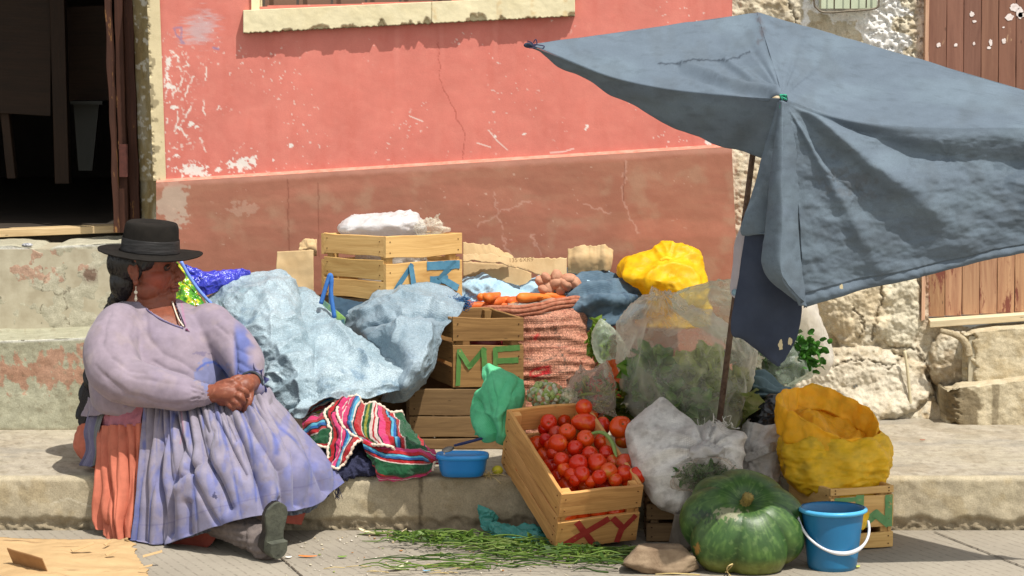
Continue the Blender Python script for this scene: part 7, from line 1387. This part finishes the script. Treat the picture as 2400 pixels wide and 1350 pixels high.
    stk = ((PY > 1150) & (V[:, 2] < .3)).astype(float); col = lay(col, stk, (120, 104, 98))
    hand = sm(470, 500, PX) * (PY > 870) * (PY < 975); col = lay(col, hand * sm(.2, .6, fbm(V * 90, 3, 5)) * .35, (186, 130, 104))
    w = part('person', V, Fc, mat('brown_skin', (1, 1, 1), vcol=True, scale=60, rough=.5, spec=.35, bumps=((160, .25, .001), (500, .3, .0004)), sss=.12), None, True, col=col)
    tag(w, 'woman in black felt hat, lilac blouse and full skirt sitting on the kerb', 'person')
    # eyes
    for q in (-1, 1):
        m = MB(); m.ell(L(.0725, .030 * q, .001), (.0115 * S,) * 3, RH, 24, 18); V2, F2 = m.arr(); l2 = ((V2 - HC) / S) @ np.linalg.inv(RH); d = np.hypot(l2[:, 1] - .030 * q - .001, l2[:, 2] - .001); c = np.broadcast_to(lin((62, 48, 42)), V2.shape).copy(); c = lay(c, sm(.0062, .0050, d) * (l2[:, 0] > .075), (26, 14, 10))
        part('eye', V2, F2, mat('eye_surface', (1, 1, 1), vcol=True, rough=.35, spec=.3, bumps=()), w, True, col=c)
        m = MB(); aa = np.linspace(-1, 1, 12); pth = np.array([L(.0735 + .0118 * math.cos(t * .9) * .97, (.030 + .0135 * t) * q, .0060 - .006 * t * t) for t in aa]); m.tube(pth, .0022, 6); m.build('eyelid', mat('eyelid_skin', (116, 70, 52)), w, True)
    # hair
    m = MB(); he(m, (-.036, 0, .012), (.086, .080, .070)); he(m, (-.060, 0, -.045), (.050, .066, .060))
    for q in (-1, 1): he(m, (.018, .060 * q, .036), (.034, .022, .044)); m.limb([L(.030, .070 * q, .022), L(.018, .074 * q, .0)], [.010, .006])
    br = cr1(np.array([P(292, 662, .26), P(280, 690, .28), P(268, 712, .31), P(248, 760, .35), P(225, 830, .37), P(205, 900, .37), P(192, 980, .36)]), 60); tt = np.arange(60)
    for s_ in (0, 1):
        q = br + np.stack([.010 * np.cos(tt * .55 + s_ * 3.14), .01 * np.sin(tt * .55 + s_ * 3.14), 0 * tt], -1); m.tube(q, np.linspace(.017, .009, 60), 10)
    V, Fc = remesh(m, .003, 2); lz = ((V - HC) / S) @ np.linalg.inv(RH); V = V - np.maximum(lz[:, 2:3] - .034, 0) * S * RH[2]; N = front(V, Fc); V = V + N * (.0022 * (1 - 2 * np.abs(pn(V * [160, 160, 26], 4))) + .002 * pn(V * 25, 6))[:, None]
    part('hair', V, Fc, mat('black_hair', (18, 14, 13), (30, 24, 22), 60, rough=.42, spec=.5, bumps=((120, .6, .002),), stretch=(1, 1, .2)), w, True)
    # hat
    ax = frame((.075, -.045, 1), (1, 0, -.075)); c = P(352, 594, .20)
    M_hat = mat('black_felt', (30, 28, 26), (40, 37, 34), 20, rough=.95, spec=.1, bumps=((300, .4, .001), (20, .2, .003)))
    def hatlathe(prof, name, mt, parent, wob=0, n=96):
        th = np.linspace(0, 2 * math.pi, n, endpoint=False); pr = cr1(np.array(prof), 60) if len(prof) > 3 else np.array(prof)
        R_, Z_ = pr[:, 0][:, None], pr[:, 1][:, None]; ex = 1 + .0 * th
        X = R_ * np.cos(th) * 1.02; Y = R_ * np.sin(th) * .98; Z = Z_ + wob * (np.clip((R_ - .08) / .06, 0, 1)) * (np.cos(2 * th) * .9 + .25 * np.sin(3 * th + 1)) + 0 * th
        # crown dent
        Z = Z - .012 * np.exp(-(Y / .018) ** 2) * np.exp(-(X / .055) ** 2) * sm(.075, .088, Z)
        V = np.stack([X, Y, Z], -1).reshape(-1, 3); V = V + .0008 * fbm(V * 30, 3, 2)[:, None]; V = V @ ax + c
        return part(name, V, [tuple(f) for f in gridfaces(len(pr), n, True)], mt, parent, True)
    hat = hatlathe([(.060, -.002), (.078, -.003), (.110, -.002), (.140, .000), (.1445, .002), (.143, .005), (.120, .004), (.090, .003), (.0805, .006), (.0785, .02), (.0765, .05), (.0735, .078), (.068, .089), (.055, .091), (.03, .090), (.001, .0895)], 'hat', M_hat, w, .005)
    bd = hatlathe([(.0812, .007), (.0818, .010), (.0812, .020), (.0806, .032), (.0796, .042), (.0785, .0435)], 'hat_band', mat('hat_ribbon', (34, 33, 33), (50, 48, 48), 30, rough=.55, spec=.3, bumps=((40, .6, .004),), stretch=(.3, .3, 3)), hat)
    # earring
    m = MB(); e = L(.002, .090, -.050); m.tube([e, e + [0, -.002, -.012]], .0012, 6); m.ell(e + [0, -.002, -.018], (.0055, .003, .006)); m.ell(e + [0, -.002, -.029], (.003, .003, .004)); m.ell(e + [0, -.002, -.037], (.0045, .003, .007)); V, Fc = remesh(m, .0012, 1); part('earring', V, Fc, mat('pearl_metal', (206, 196, 176), rough=.25, metal=.5), w, True)
    # blouse
    m = MB(); rows = [(700, 300, 418, .21, .07), (712, 268, 440, .21, .09), (730, 246, 478, .20, .12), (760, 228, 512, .19, .14), (805, 214, 536, .18, .165), (850, 208, 547, .17, .185), (900, 208, 552, .16, .195), (940, 212, 556, .155, .195), (958, 225, 545, .15, .18)]
    loft(m, rows)
    m.limb([P(280, 770, .10), P(262, 815, .03), P(268, 868, -.03), P(305, 896, -.07), P(370, 910, -.105), P(430, 922, -.125), P(468, 925, -.128)], [.074, .080, .078, .068, .057, .051, .036], 24); m.limb([P(466, 925, -.128), P(482, 924, -.128)], [.036, .031], 20)
    m.limb([P(490, 765, .17), P(540, 805, .10), P(570, 845, .04), P(582, 880, .0), P(590, 897, -.02)], [.070, .064, .060, .048, .036], 24); m.limb([P(592, 900, -.028), P(598, 910, -.036)], [.034, .030], 20)
    V, Fc = remesh(m, .0042, 7); N = front(V, Fc); PX, PY = proj(V); fr_ = sm(.1, -.2, N[:, 1])
    val = [([(338, 735), (352, 790), (380, 825), (415, 845), (459, 870)], .012, 7), ([(289, 719), (325, 752), (350, 789)], .008, 6), ([(247, 880), (300, 925), (360, 944), (420, 950), (472, 946)], .010, 6), ([(272, 862), (318, 885), (360, 890)], .007, 6), ([(262, 838), (300, 866), (340, 872)], .005, 5),
           ([(543, 780), (551, 830), (549, 893)], .012, 5), ([(552, 815), (585, 830)], .006, 5), ([(556, 850), (590, 868)], .006, 5), ([(560, 875), (600, 885)], .006, 4), ([(236, 800), (262, 838), (300, 858)], .005, 6), ([(360, 845), (400, 868), (440, 880)], .006, 5), ([(330, 880), (380, 895), (440, 905)], .005, 6),
           ([(450, 905), (474, 912)], .005, 3), ([(452, 920), (478, 922)], .005, 3), ([(452, 936), (474, 934)], .005, 3), ([(436, 780), (470, 830), (490, 870)], .003, 14), ([(262, 730), (245, 770), (240, 800)], .005, 5), ([(400, 800), (450, 850)], .003, 10), ([(480, 760), (520, 800)], .004, 8), ([(505, 760), (540, 790)], .005, 5), ([(300, 750), (285, 800), (300, 840)], .004, 8), ([(320, 745), (312, 790), (335, 835)], .005, 6), ([(225, 860), (262, 905), (300, 930)], .005, 6)]
    disp = np.zeros(len(V)); wx, wy = PX + 5 * pn(V * 14, 3), PY + 5 * pn(V * 14, 5)
    for pts, a, wd in val: d = segdist(wx, wy, pts); a = a * (.42 + .4 * (wd < 6)); disp -= a * (.7 * np.exp(-d / wd) + .35 * np.exp(-(d / wd) ** 2)) * fr_
    X = V * [9, 9, 16]; disp += -.0016 + .0022 * (.3 - np.abs(pn(X + .4 * v3(pn(V * 8, 1), pn(V * 8, 2), pn(V * 8, 3)), 7)) * 2) + .0015 * pn(V * 6, 9)
    disp += .0012 * np.sin(np.arctan2(PY - 924, PX - 478) * 18) * np.exp(-np.hypot(PX - 478, PY - 924) / 22) * 2
    V = V + N * disp[:, None]
    PX, PY = proj(V); neck = [(296, 672), (318, 704), (345, 726), (372, 744), (400, 758), (426, 768), (428, 756), (420, 730), (413, 706), (416, 690)]
    cut = inpoly(PX, PY, neck) & (V[:, 1] < .30); keep = [f for f in Fc if not all(cut[list(f)])]
    col = np.broadcast_to(lin((152, 138, 150)), V.shape).copy(); col = lay(col, sm(-.2, .6, fbm(V * 8, 4, 3)) * .4, (144, 132, 152)); col = lay(col, sm(.2, .7, fbm(V * 16, 4, 13)) * .35, (164, 148, 148))
    ls = sm(544, 556, PX) * sm(735, 790, PY); col = lay(col, ls * .8 * sm(-.4, .3, fbm(V * 12, 3, 23) + sm(600, 560, PX) - .3), (84, 104, 172))
    pt = blob(PX, PY, 500, 880, 42, 32, .5, 20, 3) * (N[:, 1] < 0); col = lay(col, pt * .75, (116, 126, 172)); col = lay(col, sm(4, 1.5, segdist(PX, PY, [(462, 866), (480, 852), (500, 848), (520, 862), (536, 890)])) * .7, (66, 96, 180)); col = lay(col, blob(PX, PY, 470, 828, 14, 4, 1, 7, 5) * .5, (96, 90, 130))
    col = lay(col, sm(3.2, 1.2, segdist(PX, PY, [(424, 702), (430, 740), (434, 765)])) * .6, (176, 110, 150)); col = lay(col, sm(.3, .6, fbm(V * 40, 3, 33)) * sm(70, 20, np.hypot(PX - 440, PY - 800)) * .3, (140, 126, 130))
    M_bl_ = mat('lilac_cotton', (1, 1, 1), vcol=True, scale=24, rough=.85, spec=.15, bumps=((700, .25, .0005), (60, .25, .003)), sheen=.15)
    bl = part('blouse', V, keep, M_bl_, w, True, col=col)
    # neckline edging, necklace and cord
    e = [(318, 704), (345, 727), (372, 745), (400, 759), (430, 770)]; m = MB()
    def onb(x, y, off=.006):
        k = np.argmin((PX - x) ** 2 + (PY - y) ** 2 + (V[:, 1] > .25) * 1e6 + (N[:, 1] > .3) * 1e6); return V[k] + N[k] * off
    m.tube(cr1(np.array([onb(x, y, .001) for x, y in e]), 30), .0022, 6); m.build('neckline', mat('neck_edging', (96, 88, 120)), bl, True)
    m = MB(); q = cr1(np.array([onb(404, 708, .0), onb(412, 730, -.004), onb(420, 752, .0), onb(431, 767, .003)]), 20); m.tube(q, .0024, 6); m.build('lace_edge', mat('cream_lace', (206, 190, 170), (226, 214, 196), 200, bumps=((300, .9, .003),)), bl, True)
    m = MB(); q = cr1(np.array([onb(400, 704, .002), onb(416, 728, .002), onb(428, 752, .004), onb(434, 768, .004)]), 20); m.tube(q, .0013, 6); m.build('cord', mat('dark_cord', (50, 44, 60)), w, True)
    m = MB(); p = onb(437, 773, .004); m.ell(p, (.004, .003, .003)); m.limb([p, p + [.008, 0, -.006]], [.002, .001], 6); V2, F2 = remesh(m, .001, 1); part('ribbon_knot', V2, F2, mat('purple_ribbon', (120, 60, 96)), bl, True)
    m = MB(); q = cr1(np.array([P(560, 945, -.172), P(565, 941, -.175), P(569, 936, -.172)]), 6); 
    rc = P(557, 945, -.156); rax = frame((P(561, 952, -.157) - P(553, 942, -.160)), (1, 0, 0)); t = np.linspace(0, 2 * math.pi, 25); rp = rc + (np.stack([.0100 * np.cos(t), .0100 * np.sin(t), 0 * t], -1)) @ rax; MB().tube(rp, .0016, 8, False).build('ring', mat('gold', (206, 160, 90), rough=.3, metal=.8), w, True)
    t = np.linspace(0, 2 * math.pi, 40); wr_ = P(590, 897, -.03); rax = frame(P(584, 898, -.075) - P(592, 898, -.03), (1, 0, 0)); MB().tube(wr_ + (np.stack([.031 * np.cos(t), .031 * np.sin(t), .002 * np.sin(3 * t)], -1)) @ rax + [-.001, -.012, 0], .0045, 8, False).build('wristband', mat('dark_band', (36, 40, 50), (60, 66, 70), 90, rough=.5), w, True)
    # ragged cuff ruffle on the left sleeve
    t = np.linspace(0, 2 * math.pi, 70, endpoint=False); G = []
    for k, (off, rr) in enumerate(((.0, .034), (-.012, .038), (-.024, .044))):
        G.append(wr_ + [0, .012, 0] + (np.stack([rr * np.cos(t) * (1 + .10 * k * np.sin(9 * t)), rr * np.sin(t) * (1 + .10 * k * np.sin(9 * t + 1)), -off * .6 + 0 * t + .004 * k * np.sin(11 * t)], -1)) @ rax)
    G = np.array(G); G = cr1(G, 12); part('cuff', G.reshape(-1, 3), [tuple(f) for f in gridfaces(12, 70, True)], mat('blue_lilac_cotton', (112, 112, 156), (90, 100, 166), 40, bumps=((60, .3, .003),)), bl, True)
    # blouse peplum at the left hip
    pe = cloth('peplum', [[(203, 930, .22), (220, 935, .10), (250, 938, .03), (285, 936, -.02), (322, 932, -.05)], [(198, 952, .22), (218, 956, .10), (250, 956, .025), (285, 948, -.02), (322, 942, -.045)], [(192, 976, .23), (212, 975, .10), (250, 968, .02), (288, 956, -.02), (320, 950, -.04)]], 30, 90, M_bl_, addw(crumple(.005, 10, .002, 26, 3), lambda u, v, G: .004 * np.sin(v * 34) * u), bl, .0016, colf=lambda u, v, G: lay(np.broadcast_to(lin((150, 136, 150)), G.shape).copy(), sm(.0, .5, fbm(G * 16, 3, 4)) * .4, (146, 134, 160)))
    # petticoat volume under everything
    m = MB(); m.ell(P(400, 1020, .13), (.155, .19, .075)); m.limb([P(300, 1060, .06), P(292, 1140, .02), P(290, 1205, -.03)], [.045, .04, .03]); m.limb([P(350, 1040, .08), P(410, 1090, .0), P(450, 1160, -.07), P(440, 1215, -.10)], [.08, .08, .07, .05]); m.limb([P(480, 1020, .06), P(560, 1050, -.03), P(610, 1090, -.09), P(640, 1130, -.08)], [.085, .085, .08, .06])
    V, Fc = remesh(m, .008, 4); V[:, 2] = np.maximum(V[:, 2], np.where(V[:, 1] > 0, .153, .004)); part('petticoat', V, Fc, mat('dark_petticoat', (44, 46, 66), (58, 58, 80), 20, bumps=((60, .5, .004),)), w, True)
    # waist band and orange underskirt
    cloth('waistband', [[(236, 968, .10), (270, 960, .01), (300, 955, -.02), (334, 950, -.045)], [(234, 988, .10), (268, 984, .005), (300, 980, -.03), (332, 975, -.05)], [(232, 1005, .10), (266, 1003, .0), (300, 1000, -.035), (330, 996, -.055)]], 30, 60, mat('mauve_band', (150, 90, 104), (166, 106, 118), 30, bumps=((80, .5, .003),)), crumple(.004, 14, .002, 30, 5), w, .003)
    def pleat(f0, ph, amp, top=.35):
        def f(u, v, G):
            x = v * f0 + .5 * pn(v3(v * 4, u * 1.2, ph), 3) * (1 + u) + ph; s_ = np.abs(np.sin(x * math.pi)); fine = np.abs(np.sin((v * f0 * 2.3 + ph + .4 * pn(v3(v * 9, u * 2, 1), 5)) * math.pi))
            return amp * (s_ ** .8 - .5) * (top + (1 - top) * u ** .7) * 1.0 + .35 * amp * (fine - .5) * (1 - .7 * u) + .0014 * (np.abs(pn(v3(v * 12, u * 5, ph), 8)) * -2 + .5)
        return f
    def ocol(u, v, G): c = np.broadcast_to(lin((214, 126, 102)), G.shape).copy(); return lay(c, sm(-.2, .6, fbm(G * 14, 4, 5)) * .4, (200, 110, 88))
    M_or = mat('coral_cotton', (1, 1, 1), vcol=True, scale=24, rough=.85, spec=.15, bumps=((600, .25, .0005), (50, .3, .003)), transl=.12)
    cloth('underskirt', [[(232, 1000, .11), (262, 997, .005), (297, 996, -.035), (338, 992, -.05)], [(234, 1060, .02), (262, 1060, -.035), (300, 1060, -.07), (340, 1060, -.07)], [(228, 1140, -.035), (262, 1150, -.085), (300, 1150, -.105), (338, 1150, -.10)], [(224, 1205, -.05), (255, 1215, -.115), (292, 1220, -.13), (330, 1220, -.12)], [(236, 1235, -.065), (265, 1266, -.12), (295, 1262, -.14), (326, 1255, -.12)]], 150, 130, M_or, pleat(2.5, .3, .030, .3), w, .0016, colf=ocol)
    cloth('underskirt', [[(182, 1000, .26), (205, 990, .18), (238, 985, .12)], [(173, 1030, .25), (200, 1030, .16), (238, 1030, .10)], [(176, 1055, .24), (205, 1065, .15), (236, 1075, .08)], [(198, 1078, .21), (215, 1092, .14), (236, 1102, .07)]], 50, 50, M_or, pleat(2, .1, .010), w, .0016, colf=ocol)
    cloth('shawl_end', [[(212, 962, .15), (228, 965, .11), (246, 968, .07)], [(200, 1010, .14), (218, 1015, .09), (236, 1012, .06)], [(205, 1055, .12), (222, 1062, .07), (232, 1050, .05)], [(190, 1092, .12), (215, 1094, .06), (228, 1088, .05)]], 70, 40, M_bl_, pleat(2, .6, .012), w, .0016, colf=lambda u, v, G: lay(np.broadcast_to(lin((116, 112, 140)), G.shape).copy(), (v > .6) * .8, (120, 124, 118)))
    cloth('dark_shawl', [[(198, 905, .34), (206, 915, .30), (214, 930, .26)], [(188, 945, .34), (196, 955, .30), (206, 965, .26)], [(184, 990, .33), (190, 1000, .30), (200, 990, .26)]], 30, 20, mat('black_wool', (22, 20, 24), (34, 30, 36), 60, bumps=((90, 1, .005),)), None, w, .004)
    # main skirt
    SK = [[(338, 948, -.05), (374, 938, -.07), (420, 938, -.085), (470, 940, -.095), (520, 942, -.10), (570, 938, -.09), (606, 920, -.05), (628, 912, .06)],
          [(332, 1015, -.07), (370, 1012, -.12), (425, 1008, -.16), (480, 1003, -.20), (535, 996, -.22), (590, 985, -.21), (645, 978, -.15), (682, 968, .04)],
          [(326, 1100, -.11), (368, 1100, -.17), (425, 1095, -.24), (487, 1085, -.29), (552, 1072, -.31), (618, 1055, -.29), (694, 1045, -.19), (742, 1040, .01)],
          [(318, 1190, -.14), (362, 1190, -.20), (425, 1180, -.27), (492, 1160, -.33), (562, 1145, -.36), (638, 1125, -.33), (724, 1100, -.22), (782, 1092, -.01)],
          [(308, 1280, -.155), (362, 1283, -.22), (430, 1262, -.28), (500, 1236, -.35), (570, 1216, -.385), (640, 1203, -.35), (727, 1188, -.22), (804, 1133, -.03)]]
    # give the hem its stepped outline
    nu, nv = 210, 330; G = patch(ctrl(SK), nu, nv); u, v = np.meshgrid(np.linspace(0, 1, nu), np.linspace(0, 1, nv), indexing='ij'); N = gnorm(G); N = -N if N[..., 1].mean() > 0 else N
    x = v * 9.0 + .8 * pn(v3(v * 3, u * .9, 0), 3) + u * (.9 * (v - .4)); s_ = np.abs(np.sin(x * math.pi)) ** .75; x2 = v * 24 + 1.0 * pn(v3(v * 9, u * .5, 2), 5) + u * (v - .5); s2 = np.abs(np.sin(x2 * math.pi)) ** .8
    flat_ = 1 - .65 * sm(.25, .55, u) * np.exp(-((v - .52) / .17) ** 2)
    d = .011 * (s_ - .55) * (.35 + .65 * u ** .6) * flat_ + .008 * (s2 - .5) * sm(.45, .05, u) + .003 * (.2 - np.abs(pn(v3(v * 9, u * 4, 1), 8))) + .004 * pn(v3(v * 7, u * 3, 4), 9) * u
    bend = -.012 * np.exp(-((v - .33 - .25 * (u - .5)) / .012) ** 2) * sm(.2, .4, u) - .014 * np.exp(-((v - .17 - .02 * np.sin(u * 9)) / .012) ** 2) * sm(.1, .3, u)
    sf = creases([([(459, 957), (472, 1060), (511, 1124), (537, 1189)], .022, 9), ([(530, 957), (569, 1034), (601, 1124), (627, 1195)], .026, 10), ([(562, 944), (614, 1028), (659, 1099), (674, 1200)], .026, 9), ([(601, 931), (659, 996), (691, 1060), (700, 1185)], .024, 9), ([(414, 965), (421, 1034), (408, 1124)], .030, 8), ([(375, 957), (369, 1060), (373, 1180), (372, 1280)], .026, 9), ([(356, 957), (343, 1060), (337, 1275)], .022, 7),
        ([(490, 950), (540, 1040), (575, 1110)], .016, 7), ([(436, 950), (446, 1040), (440, 1100)], .020, 7), ([(394, 950), (392, 1050), (398, 1250)], .020, 8), ([(640, 940), (700, 1010), (740, 1080), (760, 1150)], .018, 9), ([(425, 1120), (470, 1085), (500, 1010)], .012, 8), ([(440, 1180), (446, 1250)], .016, 7), ([(580, 935), (640, 1000), (672, 1050)], .016, 6), ([(655, 1170), (660, 1200)], .014, 6), ([(510, 950), (552, 1030)], .010, 5), ([(470, 950), (486, 1010)], .010, 5)], 5, 120)
    G = G + N * (d + bend + sf(u, v, G))[..., None]; G[..., 2] = np.maximum(G[..., 2], .005); PX, PY = proj(G)
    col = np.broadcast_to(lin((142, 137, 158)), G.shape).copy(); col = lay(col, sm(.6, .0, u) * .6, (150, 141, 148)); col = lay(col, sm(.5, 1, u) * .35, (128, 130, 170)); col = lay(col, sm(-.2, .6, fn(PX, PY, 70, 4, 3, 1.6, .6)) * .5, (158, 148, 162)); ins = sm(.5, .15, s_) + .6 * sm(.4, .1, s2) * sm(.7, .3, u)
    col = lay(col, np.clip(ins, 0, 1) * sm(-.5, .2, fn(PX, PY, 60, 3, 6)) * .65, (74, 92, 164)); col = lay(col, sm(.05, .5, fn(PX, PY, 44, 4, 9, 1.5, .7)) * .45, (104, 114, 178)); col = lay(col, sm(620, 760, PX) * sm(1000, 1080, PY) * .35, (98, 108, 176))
    col = lay(col, sm(340, 312, PX) * .5, (88, 100, 158)); col = lay(col, sm(3, 1, segdist(PX, PY, [(424, 958), (430, 1010), (422, 1040)])) * .5, (170, 110, 130)); col = lay(col, sm(2.2, .8, np.abs(u - .86) * 300) * .35, (100, 96, 140)); col = lay(col, blob(PX, PY, 504, 1162, 4, 7, 1, 4, 3) * .8, (40, 44, 80)); col = lay(col, sm(.35, .7, fn(PX, PY, 20, 4, 29)) * .3, (128, 116, 120))
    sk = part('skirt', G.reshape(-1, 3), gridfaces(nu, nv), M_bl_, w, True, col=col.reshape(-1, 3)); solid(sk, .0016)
    # ragged dark lining and red-brown petticoat edge under the hem
    cloth('skirt_lining', [[(395, 1262, -.21), (440, 1245, -.25), (495, 1225, -.30), (540, 1210, -.32), (600, 1212, -.33)], [(390, 1272, -.20), (435, 1262, -.235), (490, 1246, -.285), (530, 1228, -.31), (575, 1222, -.31)]], 24, 80, mat('dark_fringe', (44, 48, 60), (110, 116, 128), 90, bumps=((120, 1, .004),)), crumple(.004, 20, .002, 40, 4), w, .003)
    cloth('red_petticoat', [[(400, 1268, -.19), (450, 1255, -.22), (500, 1236, -.27), (530, 1226, -.29)], [(402, 1288, -.17), (455, 1292, -.20), (490, 1280, -.24), (512, 1250, -.28)]], 24, 50, mat('red_brown_cotton', (124, 58, 48), (142, 70, 58), 40), None, w, .002)
    cloth('skirt_lining', [[(668, 1196, -.27), (700, 1188, -.23), (740, 1178, -.16), (772, 1160, -.08)], [(670, 1208, -.26), (702, 1206, -.22), (735, 1196, -.16), (748, 1182, -.12)]], 16, 50, bpy.data.materials['dark_fringe'], crumple(.004, 20, .002, 40, 6), w, .003)
    cloth('red_petticoat', [[(668, 1204, -.24), (690, 1204, -.22), (716, 1202, -.20)], [(670, 1226, -.23), (688, 1228, -.21), (706, 1230, -.19)]], 12, 20, bpy.data.materials['red_brown_cotton'], None, w, .002)
    m = MB(); r = np.random.RandomState(6)
    for k in range(9): p = P(780 + r.rand() * 14, 1140 + r.rand() * 8, -.03); m.tube(cr1(np.array([p, p + [.004 * r.randn(), 0, -.012], p + [.006 * r.randn(), -.002, -.024 - .01 * r.rand()]]), 6), .0008, 4)
    o = m.build('loose_threads', mat('navy_thread', (40, 44, 80)), sk, True); o['kind'] = 'stuff'
    # ribbed stocking over the shin, and the shoe
    m = MB(); m.limb([P(505, 1205, -.22), P(540, 1222, -.27), P(580, 1248, -.325), P(606, 1266, -.362), P(622, 1285, -.385)], [.060, .054, .045, .039, .035], 40, 10); V, Fc = remesh(m, .003, 2); N = front(V, Fc); V = V + N * (.0012 * np.sin(np.arctan2(V[:, 2] - .09, V[:, 1] + V[:, 0] + .9) * 60) + .004 * np.exp(-((proj(V)[0] - 575) / 4) ** 2) * -1 + .002 * fbm(V * 40, 2, 3))[:, None]; V[:, 2] = np.maximum(V[:, 2], .004)
    part('stocking', V, Fc, mat('grey_brown_wool', (92, 84, 82), (112, 102, 98), 60, rough=.95, bumps=((300, .6, .002),)), w, True)
    a = np.array([.10, -.16, .98]); a /= np.linalg.norm(a); nrm = np.array([.66, -.74, -.05]); nrm -= a * (a @ nrm); nrm /= np.linalg.norm(nrm); wd = np.cross(a, nrm)
    sh = P(640, 1308, -.42); sh[2] = .012; hl = sh + a * .004; Ln = .148
    def outline(t): return np.interp(t, [0, .04, .12, .3, .45, .62, .78, .9, .97, 1], [.006, .020, .027, .027, .025, .031, .034, .028, .016, .004])
    def shoe_solid(offs, mt, name, t0=0, t1=1, grow=0):
        m = MB(); tt = np.linspace(t0, t1, 34); th = np.linspace(0, 2 * math.pi, 28, endpoint=False); m2 = []
        for o_, g_ in offs:
            w_ = outline(tt) + grow + g_; up = [hl + a * Ln * t + wd * q - nrm * o_(t) for t, q in zip(tt, w_)]; dn = [hl + a * Ln * t - wd * q - nrm * o_(t) for t, q in zip(tt[::-1], w_[::-1])]; m2.append(np.array(up + dn))
        G = np.array(m2); n_ = G.shape[1]; m.add(G.reshape(-1, 3), [tuple(f) for f in gridfaces(len(G), n_, True)]); c0 = [(i, i + 1, n_ - 2 - i, n_ - 1 - i) for i in range(n_ // 2 - 1)]; kk = (len(G) - 1) * n_
        m.f += [tuple(c0_) for c0_ in c0] + [tuple(kk + q for q in c0_[::-1]) for c0_ in c0]; return m.build(name, mt, sho, name == 'shoe')
    sho = w
    V_ = []; up_h = lambda t: np.interp(t, [0, .15, .35, .55, .8, 1], [.058, .056, .044, .036, .030, .016])
    shoe = shoe_solid([(lambda t: .006, -.001), (lambda t: .016, .001), (lambda t: up_h(t) * .7, -.003), (lambda t: up_h(t), -.014)], mat('worn_leather', (36, 32, 30), (60, 54, 50), 40, rough=.6, bumps=((60, .6, .003),), c3=(100, 92, 80), s3=40, t3=.66), 'shoe')
    sho = shoe
    shoe_solid([(lambda t: -.003, -.002), (lambda t: -.002, .001), (lambda t: .005, .001)], mat('shoe_sole', (64, 66, 58), (88, 90, 78), 30, rough=.9, bumps=((70, .8, .003),), c3=(50, 50, 44), s3=26, t3=.58), 'sole', .18)
    shoe_solid([(lambda t: -.024, -.003), (lambda t: -.022, .0), (lambda t: .006, .001)], bpy.data.materials['shoe_sole'], 'heel', 0, .30)
woman()
EXPO = 0.48
# ================================================================ light and camera
cam = bpy.data.cameras.new('camera'); co = bpy.data.objects.new('camera', cam); COL.objects.link(co); scene.camera = co
cam.sensor_width = 36; cam.lens = 36 * F / 2400; cam.clip_end = 200; cam.clip_start = .1
co.location = CAM; co.rotation_euler = (math.pi / 2 - PITCH, 0, 0)
SUN = np.array([-.33, .42, -1.0])
sl = bpy.data.lights.new('sun', 'SUN'); so = bpy.data.objects.new('sun', sl); COL.objects.link(so)
sl.energy = 3.8; sl.angle = math.radians(.5); sl.color = (1, .955, .88)
so.rotation_euler = Vector(SUN).to_track_quat('-Z', 'Y').to_euler()
w = bpy.data.worlds.new('World'); scene.world = w; w.use_nodes = True
nt = w.node_tree; nt.nodes.clear(); sk = nt.nodes.new('ShaderNodeTexSky'); sk.sky_type = 'NISHITA'; sk.sun_disc = False
el = math.atan2(1, math.hypot(SUN[0], SUN[1])); sk.sun_elevation = el; sk.sun_rotation = math.atan2(-SUN[0], -SUN[1])
bg = nt.nodes.new('ShaderNodeBackground'); bg.inputs[1].default_value = .15; ou = nt.nodes.new('ShaderNodeOutputWorld')
hs = nt.nodes.new('ShaderNodeHueSaturation'); hs.inputs['Saturation'].default_value = .35; nt.links.new(sk.outputs[0], hs.inputs['Color'])
mxw = nt.nodes.new('ShaderNodeMix'); mxw.data_type = 'RGBA'; mxw.blend_type = 'MULTIPLY'; mxw.inputs[0].default_value = 1; mxw.inputs[7].default_value = (1.0, .97, .90, 1); nt.links.new(hs.outputs[0], mxw.inputs[6]); nt.links.new(mxw.outputs[2], bg.inputs[0]); nt.links.new(bg.outputs[0], ou.inputs[0])
scene.view_settings.view_transform = 'Standard'; scene.view_settings.look = 'None'; scene.view_settings.exposure = EXPO; scene.view_settings.gamma = 1
scene.cycles.max_bounces = 8; scene.cycles.transparent_max_bounces = 24
